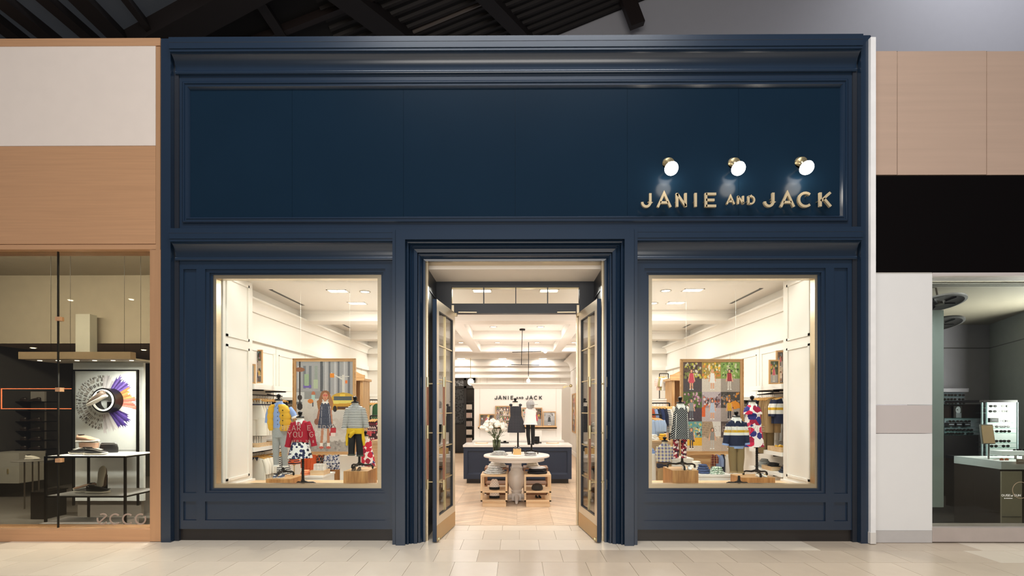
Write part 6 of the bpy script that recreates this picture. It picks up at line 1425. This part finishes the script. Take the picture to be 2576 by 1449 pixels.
# =====================================================================
# CLOTHES RAILS
# =====================================================================
HGW = wood('hanger_wood', 'd29a52', 'e9b970', 'x')
def garment(kind, loc, w, h, m, lab, group, m2=None, hang=True, m3=None, rz=0):
    """hangs in the XZ plane from its hook at loc"""
    t = thing('hanging_garment', loc, lab, {'shirt': 'shirt', 'pants': 'trousers', 'dungarees': 'dungarees', 'dress': 'dress'}[kind], group, rz=rz); ORG[t.name] = Vector((0, 0, 0)); o = 0
    MB().limb([(0, 0, 0), (.012, 0, -.004), (.014, 0, -.02), (0, 0, -.032), (0, 0, -.05)], .0025, 6).build('hook', M('nickel2'), t, local=True)
    MB().limb([(-w*.46, 0, -.085), (-w*.2, 0, -.06), (0, 0, -.05), (w*.2, 0, -.06), (w*.46, 0, -.085)], [.009, .011, .012, .011, .009], 8).build('hanger', HGW, t, smooth=True, local=True)
    y = .0; z0 = -.062
    def panel(rows, m, nm='garment_body', ph=0, am=.1, n=20):
        MB().body([(x, 0, z, wx, wy, am) for x, z, wx, wy in rows], n, am, 7, ph=ph).build(nm, m, t, smooth=True, local=True)
    if kind == 'shirt':
        panel([(0, z0-h, w*.48, .03), (0, z0-h*.6, w*.47, .032), (0, z0-h*.25, w*.46, .03), (0, z0-h*.07, w*.44, .02), (0, z0-.002, w*.14, .018)], m)
        for s in (-1, 1): MB().limb([(s*w*.42, 0, z0-h*.08), (s*w*.54, 0, z0-h*.35), (s*w*.56, 0, z0-h*.72)], [.035, .036, .028], 10).build('sleeve', m, t, smooth=True, local=True)
        for s in (-1, 1): MB().loft([[(s*.003, -.026-k, z0+.0), (s*w*.17, -.02-k, z0+.008), (s*w*.12, -.03-k, z0-.05)] for k in (0, .006)]).build('collar', m2 or m, t, local=True)
    elif kind == 'dress':
        panel([(0, z0-h, w*.62, .045), (0, z0-h*.6, w*.5, .035), (0, z0-h*.35, w*.4, .03), (0, z0-h*.1, w*.38, .022), (0, z0, w*.16, .016)], m, am=.12)
        MB().body([(0, 0, z0-h*.4, w*.425, .034), (0, 0, z0-h*.36, w*.42, .034)], 20).build('waist_seam', m2 or m, t, smooth=True, local=True)
    elif kind == 'pants':
        MB().body([(0, 0, z0-h*.28, w*.42, .035, .04), (0, 0, z0-h*.06, w*.37, .03, .02), (0, 0, z0, w*.36, .028, .02)], 20, .03, 5).build('waist', m, t, smooth=True, local=True)
        for s in (-1, 1): MB().body([(s*w*.2, 0, z0-h, w*.18, .03), (s*w*.21, 0, z0-h*.6, w*.2, .034), (s*w*.2, 0, z0-h*.24, w*.22, .034)], 16, .06, 4, ph=s).build('trouser_leg', m, t, smooth=True, local=True)
    else:
        MB().body([(0, 0, z0-h*.55, w*.46, .035, .05), (0, 0, z0-h*.35, w*.38, .03, .03), (0, 0, z0-h*.12, w*.26, .02, 0), (0, 0, z0-h*.1, w*.25, .018, 0)], 22, .03, 6).build('bib', m, t, smooth=True, local=True)
        for s in (-1, 1):
            MB().body([(s*w*.24, 0, z0-h, w*.25, .034), (s*w*.23, 0, z0-h*.5, w*.25, .036)], 16, .06, 4, ph=s).build('trouser_leg', m, t, smooth=True, local=True)
            MB().limb([(s*w*.2, 0, z0-h*.12), (s*w*.22, 0, z0+.01)], .014, 6).build('strap', m, t, smooth=True, local=True)
        MB().body([(0, 0, z0-h*.15, w*.275, .024), (0, 0, z0-h*.115, w*.265, .024)], 20).build('piping', m2 or m, t, local=True)
    return t
def row(first, n, step, labs, m=None, jit=.0):
    out = [first]; l0 = Vector(first.location)
    for i in range(1, n):
        o = dup(first, l0+Vector(step)*i, labs[i-1] if isinstance(labs, (list, tuple)) else labs)
        o.rotation_euler = (0, 0, first.rotation_euler.z+R_.uniform(-.12, .12)); out.append(o)
    return out
ordn = ['second', 'third', 'fourth', 'fifth', 'sixth', 'seventh', 'eighth']
def labs(s, n): return [s % ordn[i] for i in range(n-1)]
def wall_unit(side, shelves, rails, nm):
    for i, (z, y0, y1, xin, th) in enumerate(shelves):
        a, b = side*xin, side*4.0
        t = thing('wall_shelf', ((a+b)/2, (y0+y1)/2, z), 'white wall shelf, %s inside the %s window' % (nm[i], 'left' if side < 0 else 'right'), 'shelf', 'white wall shelves')
        MB().box(min(a, b)+.001, max(a, b)-.001, y0, y1, z-th, z).build('shelf_board', WHITE, t)
        for yy in (y0+.25, y1-.25): MB().box(min(a, b)+.02, max(a, b), yy-.01, yy+.01, z-th-.02, z-th).build('bracket', IRON, t)
    for i, (z, y0, y1, x) in enumerate(rails):
        t = thing('clothes_rail', (side*x, (y0+y1)/2, z), 'black clothes rail, %s on the %s wall' % (('upper', 'lower', 'far')[i], 'left' if side < 0 else 'right'), 'rail', 'wall rails')
        MB().limb([(side*x, y0, z), (side*x, y1, z)], .009, 10).build('tube', IRON, t, smooth=True)
        for yy in (y0+.1, y1-.1): MB().bar((side*x, yy, z), (side*3.998, yy, z+.03), .014).build('arm', IRON, t)
        MB().sphere((side*x, y0, z), .02).build('end_knob', IRON, t)
wall_unit(-1, [(1.945, 7.02, 8.22, 3.66, .07), (1.05, 7.02, 8.2, 3.66, .055), (1.79, 8.35, 9.5, 3.66, .05)], [(1.80, 7.05, 8.15, 3.8), (.965, 7.05, 8.2, 3.8), (1.70, 8.4, 9.45, 3.8)], ['uppermost', 'lower one with the oak tray', 'further back'])
wall_unit(1, [(1.945, 7.02, 7.98, 3.66, .07), (.99, 7.02, 7.98, 3.66, .055), (.70, 7.02, 7.98, 3.66, .05), (1.79, 8.35, 9.5, 3.66, .05)], [(1.82, 7.05, 8.0, 3.8), (1.70, 8.4, 9.45, 3.8)], ['uppermost', 'middle one with the bows', 'lowest with folded clothes', 'further back'])
g = garment('dungarees', (-3.79, 7.32, 1.79), .30, .52, CREAMF, 'foremost cream dungarees with navy piping on the left upper rail', 'cream dungarees', M('navy_piping', '262c46', .8))
row(g, 5, (.004, .07, 0), labs('%s cream dungarees on the left upper rail', 5))
g = garment('dress', (-3.78, 7.72, 1.79), .26, .42, BLK, 'foremost black garment on the left upper rail', 'black garments on the left rail'); row(g, 5, (0, .085, 0), labs('%s black garment on the left upper rail', 5))
g = garment('shirt', (-3.79, 7.3, .955), .30, .34, CREAMF, 'foremost cream top with navy piping on the left lower rail', 'cream tops on the lower rail', M('navy_piping')); row(g, 4, (0, .08, 0), labs('%s cream top on the left lower rail', 4))
ST2 = cloth('navy_stripe_knit', 'stripe', ['f1eee8', '22242c'], 34)
g = garment('dress', (-3.76, 7.68, .955), .28, .38, ST2, 'foremost black and white striped dress on the left lower rail', 'striped dresses on the lower rail'); row(g, 5, (0, .09, 0), labs('%s striped dress on the left lower rail', 5))
g = garment('shirt', (-3.79, 8.5, 1.69), .28, .34, GRY, 'foremost grey top on the far left rail', 'grey tops on the far left rail'); row(g, 7, (0, .11, 0), labs('%s grey top on the far left rail', 7))
NVK = M('navy_knit'); KHA = M('khaki_twill')
g = garment('shirt', (3.79, 7.18, 1.81), .29, .36, None or cloth('rugby_hang', 'bands', ['1c2440', 'ece9e2', 'd8a928'], (-.46, [(0, 0), (.30, 1), (.42, 2), (.5, 1), (.62, 0)])), 'foremost navy, white and yellow rugby shirt on the right wall rail', 'rugby shirts on the right rail', WHC)
row(g, 2, (0, .06, 0), labs('%s rugby shirt on the right wall rail', 2))
g = garment('pants', (3.76, 7.42, 1.81), .27, .5, KHA, 'foremost khaki trousers on the right wall rail', 'khaki trousers on the right rail'); row(g, 5, (-.003, .05, 0), labs('%s khaki trousers on the right wall rail', 5))
g = garment('shirt', (3.78, 7.74, 1.81), .28, .3, NVK, 'foremost navy jacket with yellow lining on the right wall rail', 'navy jackets on the right rail', M('mustard_quilt')); row(g, 4, (0, .06, 0), labs('%s navy jacket on the right wall rail', 4))
g = garment('pants', (3.72, 7.55, 1.42), .27, .42, M('khaki_dark'), 'foremost dark khaki trousers on the low right rail', 'dark khaki trousers'); row(g, 6, (.012, .06, 0), labs('%s dark khaki trousers on the low right rail', 6))
t = thing('clothes_rail', (3.75, 7.7, 1.43), 'short black clothes rail for dark khaki trousers on the right wall', 'rail', 'wall rails'); MB().limb([(3.72, 7.5, 1.42), (3.79, 7.95, 1.42)], .01, 8).build('tube', IRON, t); MB().bar((3.78, 7.9, 1.42), (3.998, 7.9, 1.44), .014).build('arm', IRON, t)
g = garment('shirt', (3.79, 8.5, 1.69), .28, .34, ST2, 'foremost striped top on the far right rail', 'striped tops on the far right rail'); row(g, 6, (0, .12, 0), labs('%s striped top on the far right rail', 6))
# pictures on the upper shelves
frame(633, 661, 880, 964, 7.75, 'large oak-framed photo leaning on the left upper shelf', kids(1, 2, rg, 40, 60)); 
frame(622, 643, 916, 965, 7.45, 'smaller oak-framed photo leaning in front on the left upper shelf', kids(1, 1, rg, 30, 40))
frame(1934, 1961, 905, 966.5, 7.45, 'oak-framed street photo leaning on the right upper shelf', kids(1, 1, rg, 40, 60))
frame(1952, 1975, 882, 966, 7.62, 'taller oak-framed picture behind the street photo on the right shelf', kids(1, 2, rg, 24, 50))
# oak trays
def tray(x0, x1, y0, y1, z, lab, h=.06):
    t = thing('oak_tray', ((x0+x1)/2, (y0+y1)/2, z), lab, 'tray'); w = .012
    MB().box(x0, x1, y0, y1, z+.001, z+.012).build('tray_base', PALEX, t)
    MB().box(x0, x1, y0, y0+w, z+.012, z+h).build('side_board', PALEX, t); MB().box(x0, x1, y1-w, y1, z+.012, z+h).build('side_board', PALEX, t)
    MB().box(x0, x0+w, y0+w, y1-w, z+.012, z+h).build('side_board', PALEX, t); MB().box(x1-w, x1, y0+w, y1-w, z+.012, z+h).build('side_board', PALEX, t); return t
def cards(x0, x1, y, z, n, h, lab, m=None):
    c0 = None; m = m or M('sock_card', 'efebe4', .6); L = []
    for i in range(n):
        x = x0+(x1-x0)*(i+.5)/n
        if c0 is None:
            c0 = thing('sock_card', (x, y, z), lab % ('foremost',), 'packaged socks', 'carded socks'); w = (x1-x0)/n*.62
            MB().box(x-w/2, x+w/2, y-.05, y+.05, z, z+h).build('card', m, c0); MB().box(x-w*.6, x+w*.6, y-.053, y+.04, z+.008, z+h*.7).build('socks', GRY if i % 2 else WHC, c0)
            c0['label'] = lab % 'leftmost'
        else: dup(c0, (x, y, z), lab % (ordn[i-1]+' from the left'))
tray(-3.97, -3.67, 7.15, 7.65, 1.05, 'oak tray of carded socks on the left lower shelf'); cards(-3.95, -3.7, 7.4, 1.065, 7, .13, '%s white sock card in the oak tray on the left wall shelf')
dup(sp0, (-3.80, 7.06, 1.052), 'dark sunglasses lying in front of the oak tray on the left wall shelf', 'sunglasses in the children\'s shop')
tray(3.67, 3.97, 7.05, 7.42, .99, 'oak tray of yellow and black bows on the right wall shelf', .07)
YBW = M('mustard_quilt')
for i in range(7):
    x = 3.71+i*.036; y = 7.2+(i % 2)*.06; t = thing('hair_bow', (x, y, 1.05), '%s bow in the right wall tray, %s' % (('leftmost', 'second', 'third', 'fourth', 'fifth', 'sixth', 'rightmost')[i], 'yellow' if i % 2 == 0 else 'black and white'), 'bow', 'bows in the tray'); mm = YBW if i % 2 == 0 else GING
    for s in (-1, 1): MB().loft([[(x, y-.02, 1.06), (x+s*.03, y-.025, 1.085), (x+s*.03, y-.025, 1.04)], [(x, y+.02, 1.06), (x+s*.03, y+.025, 1.085), (x+s*.03, y+.025, 1.04)]]).build('loop', mm, t)
    MB().sphere((x, y, 1.062), .012).build('knot', mm, t)
pile('folded_clothes', (3.82, 7.75, .99), .26, .3, .05, BLK, 'dark folded knit at the far end of the right middle shelf', layers=2)
tray(3.67, 3.88, 7.3, 7.6, .70, 'small oak tray of black accessories on the right lowest shelf', .06); pile('folded_clothes', (3.775, 7.45, .715), .16, .24, .09, BLK, 'black accessories heaped in the small oak tray', layers=3)
DNM = M('dark_denim', '2b3344', .85, bump=.5, bs=30)
pile('folded_jeans', (3.83, 7.13, .70), .28, .2, .17, DNM, 'stack of dark folded jeans on the right lowest shelf', layers=6)
pile('folded_tees', (3.8, 7.78, .70), .26, .3, .13, GRY, 'stack of grey folded tees on the right lowest shelf', layers=6)
# centre of the left window, behind the poster
def stand_rail(px0, px1, py, dd, lab):
    a = P(px0, py, dd); b = P(px1, py, dd); t = thing('clothes_stand', ((a.x+b.x)/2, dd, 0), lab, 'clothes rail', 'freestanding rails')
    MB().limb([a, b], .011, 8).build('tube', IRON, t, smooth=True)
    for p in (a, b): MB().bar((p.x, dd, 0), (p.x, dd, p.z), .02).build('upright', IRON, t); MB().box(p.x-.015, p.x+.015, dd-.2, dd+.2, 0, .02).build('foot', IRON, t)
    return a, b
a, b = stand_rail(762, 870, 1131, 8.5, 'low black clothes rail behind the left window poster')
zr = a.z
ORN = M('orange_cotton', 'e2602c', .85, bump=.5, bs=22); BPR = cloth('dark_print', 'floral', ['241f22', 'b5673c', '8f8379', 'd05a30'], 40); WFL = cloth('white_blue_print', 'floral', ['eeeef2', '5a6b9c', '2f3a5c', '8c95b5'], 30)
for i, (px, k, w, h, m, lab) in enumerate(((779, 'shirt', .2, .32, ORN, 'orange blouse on the low rail, left of two'), (793, 'shirt', .2, .34, ORN, 'orange blouse on the low rail, right of two'), (807, 'dress', .16, .44, BPR, 'dark printed dress with orange trim on the low rail, left'), (819, 'dress', .16, .46, BPR, 'dark printed dress with orange trim on the low rail, right'), (834, 'shirt', .18, .26, WFL, 'white and blue printed blouse on the low rail, left'), (848, 'shirt', .18, .26, WFL, 'white and blue printed blouse on the low rail, right'))):
    p = P(px, 1131, 8.5); garment(k, (p.x, 8.5+(i % 2)*.01, zr-.012), w, h, m, lab, 'garments on the low rail', rz=.5)
def wbox(px0, px1, py, dd, dep, lab, m, cat='block', zb=0, mt=None, name='display_plinth'):
    x0, x1, _, z = RC(px0, px1, py, py+5, dd); t = thing(name, ((x0+x1)/2, dd+dep/2, zb), lab, cat)
    MB().box(x0+.01, x1-.01, dd+.01, dd+dep-.01, zb, z-.03).build('body', m, t); MB().box(x0, x1, dd, dd+dep, z-.03, z).build('top_board', mt or m, t); return x0, x1, z
wbox(826, 862, 1181, 8.9, .4, 'oak block behind the low clothes rail', CUBEW)
x0, x1, z = wbox(745, 812, 1197, 7.25, .5, 'low white table beside the red-cardigan mannequin', WHITE, 'table', name='low_table')
tray(x0+.18, x0+.38, 7.3, 7.55, z, 'pale tray of white sock cards on the low white table', .07); cards(x0+.2, x0+.36, 7.42, z+.015, 7, .14, '%s white sock card in the pale tray on the low table')
pile('folded_clothes', (x0+.09, 7.36, z), .15, .2, .07, M('coral_cotton', 'f09a6c', .85, bump=.5, bs=22), 'coral folded top on the low white table', layers=3)
t = thing('hat_stand', (P(740, 0, 7.15).x, 7.15, 0), 'thin brass stand holding a striped hat behind the skirt mannequin', 'stand'); p = P(740, 1168, 7.15)
MB().lathe((p.x, 7.15, 0), [(.09, 0), (.09, .01), (.008, .015), (.006, p.z)], 16).build('rod', BRASS, t); MB().sphere((p.x, 7.15, p.z), .02).build('knob', BRASS, t)
t = thing('striped_hat', (p.x, 7.15, p.z), 'navy and orange striped hat with a bow on the thin stand', 'hat')
MB().lathe((p.x, 7.15, p.z+.02), [(.088, -.012), (.09, .0), (.075, .02), (.06, .07), (.03, .085), (.002, .088)], 24).build('crown', cloth('hat_stripe', 'stripe', ['1f1f2b', 'd9592c'], 34), t, smooth=True)
MB().sphere((p.x+.01, 7.07, p.z+.04), .014, sc=(2, .6, 1)).build('bow', ORN, t)
x0, x1, z = wbox(853, 912, 1146, 7.75, .6, 'white panelled cash-wrap table right of the left window poster', WHITE, 'table', name='white_table')
pile('folded_clothes', ((x0+x1)/2-.05, 7.95, z), .26, .2, .035, WFL, 'navy and white printed tops on the white panelled table', layers=2)
# oak hutches
def hutch(px0, px1, pyt, dd, side, lab):
    x0, x1, _, z = RC(px0, px1, pyt, pyt+5, dd); t = thing('oak_hutch', ((x0+x1)/2, dd+.2, 0), lab, 'cabinet', 'oak hutches'); zc = P(0, 958, dd).z
    for a in (x0, x1-.05): MB().box(a, a+.05, dd, dd+.4, 0, zc).build('side_board', OAKZ, t)
    MB().box(x0+.05, x1-.05, dd+.36, dd+.4, 0, zc).build('back_board', OAKZ, t)
    for zz in (.3, .75, 1.2, 1.6): MB().box(x0+.05, x1-.05, dd+.01, dd+.36, zz, zz+.03).build('shelf', OAKX, t)
    MB().box(x0-.03, x1+.03, dd-.03, dd+.42, zc, zc+.04).build('cornice', OAKX, t)
    n = 16; pts = [(x0-.03, zc+.04)]+[(x0-.03+(x1-x0+.06)*i/n, zc+.10+(z-zc-.10)*(math.sin(PI*i/n)**2)) for i in range(n+1)]+[(x1+.03, zc+.04)]
    MB().loft([[(x, dd-.02+k, zz) for x, zz in pts] for k in (0, .04)]).build('scroll_pediment', OAKX, t); return t
hutch(868, 913, 934, 8.7, -1, 'tall oak hutch with scrolled top behind the left poster'); hutch(1690, 1735, 934, 9.0, 1, 'tall oak hutch with scrolled top behind the right poster')
# right part of the left window
def wshelf(px0, px1, py, dd, lab):
    x0, x1, _, z = RC(px0, px1, py, py+6, dd); t = thing('wall_shelf', ((x0+x1)/2, dd, z), lab, 'shelf', 'white wall shelves'); MB().box(x0, x1, dd, dd+.35, z-.05, z).build('shelf_board', WHITE, t)
    MB().box(x0, x0+.04, dd+.05, dd+.3, 0, z-.05).box(x1-.04, x1, dd+.05, dd+.3, 0, z-.05).build('support', WHITE, t); return z
wshelf(915, 955, 991, 9.9, 'short white shelf unit above the green dresses')
a, b = stand_rail(912, 960, 1006, 9.4, 'black rail of green, white and red dresses beside the oak hutch')
for i, (px, m, l) in enumerate(((918, M('leaf_green', '2a9a5c', .85), 'green'), (924, WHC, 'white'), (930, M('poppy_red', 'd0392f', .85), 'red'), (936, M('leaf_green'), 'second green'), (942, WHC, 'second white'), (948, M('dark_green', '2f5a3c', .85), 'dark green'))):
    garment('dress', (P(px, 0, 9.4).x, 9.4, a.z-.012), .22, .5, m, '%s dress on the rail beside the oak hutch' % l, 'dresses beside the hutch', rz=.9)
a, b = stand_rail(932, 962, 1046, 8.4, 'low black rail of dark red printed dresses by the window edge')
DPR = cloth('wine_print', 'floral', ['3d1f2a', 'b53a4c', 'e0c9c2', '5a2a35'], 30)
for i, px in enumerate((937, 942, 947, 952)): garment('dress', (P(px, 0, 8.4).x, 8.4, a.z-.012), .2, .34, DPR, '%s dark red printed dress on the low rail by the window edge' % ('leftmost', 'second', 'third', 'fourth')[i], 'dark red dresses', rz=1.0)
d = 7.5; t = thing('dressed_mannequin', (P(925, 0, d).x, d, 0), 'small mannequin in red poppy dress at the right edge of the left window', 'mannequin', 'dressed mannequins in the windows')
head(t, 919, 1083, 1096, d); base(t, 923, 0, d, .7, .2)
MB().body(rings_px(d, [(920, 1106, 7), (919, 1096, 6)], .8), 16).build('neck', FORM, t, smooth=True)
MB().body(rings_px(d, [(927, 1172, 18), (925, 1150, 16), (923, 1130, 13), (922, 1112, 13, .5), (921, 1104, 8)], .62), 24, .03, 7).build('dress', cloth('poppy', 'floral', ['f1e6e2', 'c92340', '9a1a38', '3a3478', 'c92340'], 13), t, smooth=True)
t = thing('pink_bag', (P(930, 0, 7.7).x, 7.75, 0), 'small coral pink bag on a thin stand behind the poppy-dress mannequin', 'bag'); x0, x1, z0, z1 = RC(921, 933, 1085, 1097, 7.75)
MB().box(x0, x1, 7.72, 7.78, z0, z1).build('body', M('coral_pink', 'd9525a', .6), t); MB().bar(((x0+x1)/2, 7.75, 0), ((x0+x1)/2, 7.75, z0), .01).build('stand', BRASS, t)
wbox(934, 975, 1108, 8.0, .5, 'oak display table at the right edge of the left window', PALEX, 'table', name='oak_table')
# right window, left part
x0, x1, z = wbox(1620, 1692, 1003, 9.3, .6, 'tall white display unit at the left of the right window', WHITE, 'display unit', name='white_unit')
a = P(1659, 940, 9.5); b = P(1681, 940, 9.5); t = thing('clothes_stand', ((a.x+b.x)/2, 9.5, z), 'small black garment frame standing on the tall white unit', 'clothes rail', 'freestanding rails')
MB().bar(a, b, .014).bar(b, (b.x, 9.5, z), .014).bar(a, (a.x, 9.5, z), .014).build('frame_tube', IRON, t); MB().box(a.x-.03, b.x+.03, 9.45, 9.55, z, z+.008).build('foot', IRON, t)
for i, (px, m, l) in enumerate(((1663, cloth('coral_stripe', 'stripe', ['f3efe8', 'd88a6c'], 40), 'coral striped'), (1669, M('olive_cotton', 'a39a6c', .85), 'olive'), (1674, WHC, 'white'))):
    garment('shirt', (P(px, 0, 9.5).x, 9.5, a.z-.012), .22, .24, m, '%s small shirt on the black frame above the white unit' % l, 'shirts on the black frame', rz=.5)
a, b = stand_rail(1622, 1684, 1014, 8.45, 'long black rail of boys\' jackets at the left of the right window')
mats = [(1634, M('rust_cotton', 'b5532c', .85), 'rust'), (1642, DEN, 'pale blue'), (1650, NVK, 'navy'), (1658, M('mid_navy', '2a3860', .85), 'mid blue'), (1666, NVK, 'second navy'), (1674, ST2, 'striped'), (1681, WHC, 'white'), (1688, M('brick_red', 'b5362c', .85), 'brick red'), (1695, M('scarlet', 'c92a2a', .85), 'scarlet'), (1702, RED, 'dark red')]
for px, m, l in mats: garment('shirt', (P(px-8, 0, 8.45).x, 8.45, a.z-.012), .26, .42, m, '%s jacket on the long rail at the left of the right window' % l, 'jackets on the long rail', rz=-.8)
a, b = stand_rail(1622, 1662, 1043, 8.2, 'short black rail of pale blue shirts in the right window')
for i, px in enumerate((1636, 1642, 1648, 1654)): garment('shirt', (P(px, 0, 8.2).x, 8.2, a.z-.012), .22, .28, M('sky_cotton', 'a9bfe0', .85, bump=.4), '%s pale blue shirt on the short rail' % ('leftmost', 'second', 'third', 'fourth')[i], 'pale blue shirts', rz=-.7)
x0, x1, z = wbox(1618, 1690, 1109, 7.85, .25, 'oak table of folded shirts behind the plaid-shirt mannequin', PALEX, 'table', name='oak_table')
pile('folded_clothes', (x0+.2, 8.05, z), .24, .2, .09, WHC, 'white folded shirts on the oak table behind the plaid shirt', layers=5); pile('folded_clothes', (x0+.36, 8.05, z), .14, .2, .1, YBW, 'mustard folded jumper on the oak table', layers=3)
x0, x1, z = wbox(1618, 1652, 1142, 7.62, .25, 'low white table of blue folded shirts at the window edge', WHITE, 'table', name='low_table'); pile('folded_clothes', ((x0+x1)/2+.04, 7.74, z), .16, .18, .08, DEN, 'blue and white folded shirts on the low white table', layers=5)
x0, x1, z = wbox(1690, 1745, 1153, 7.75, .4, 'white panelled table behind the dotted-dress mannequin', WHITE, 'table', name='white_table')
wbox(1736, 1790, 1141, 8.2, .4, 'oak plinth below the nine-photo poster', OAKX)
a, b = stand_rail(1758, 1842, 1131, 8.75, 'low black clothes rail behind the right window poster')
for i, (px, k, h, m, l) in enumerate(((1772, 'shirt', .22, cloth('red_plaid', 'plaid', ['6d2a2c', '2a2433', 'a84a3c', 'd9b98a'], 24), 'red plaid shirt'), (1786, 'shirt', .22, MC['red_plaid'], 'second red plaid shirt'), (1799, 'shirt', .3, DEN, 'blue shirt'), (1811, 'pants', .34, NVK, 'navy trousers'), (1822, 'pants', .36, WHC, 'white trousers'), (1832, 'pants', .36, WHC, 'second white trousers'))):
    garment(k, (P(px, 0, 8.75).x, 8.75, a.z-.012), .2, h, m, '%s on the low rail under the nine-photo poster' % l, 'garments on the right low rail', rz=-.5)
x0, x1, z = wbox(1757, 1842, 1194, 7.25, .6, 'low white table with folded denim and green tops', WHITE, 'table', name='low_table')
pile('folded_jeans', (x0+.13, 7.42, z), .2, .22, .13, M('blue_denim', '3a4a72', .85, bump=.5, bs=30), 'crumpled blue denim on the low white table', layers=4)
pile('folded_clothes', (x0+.3, 7.36, z), .22, .2, .1, cloth('green_print', 'floral', ['d9e3d6', '4a7a55', '2f5a3c', '6d9a76'], 60), 'green patterned top on the low white table', layers=4); pile('folded_clothes', (x0+.12, 7.68, z), .26, .2, .15, CREAMF, 'cream folded tops behind the blue denim', layers=5)
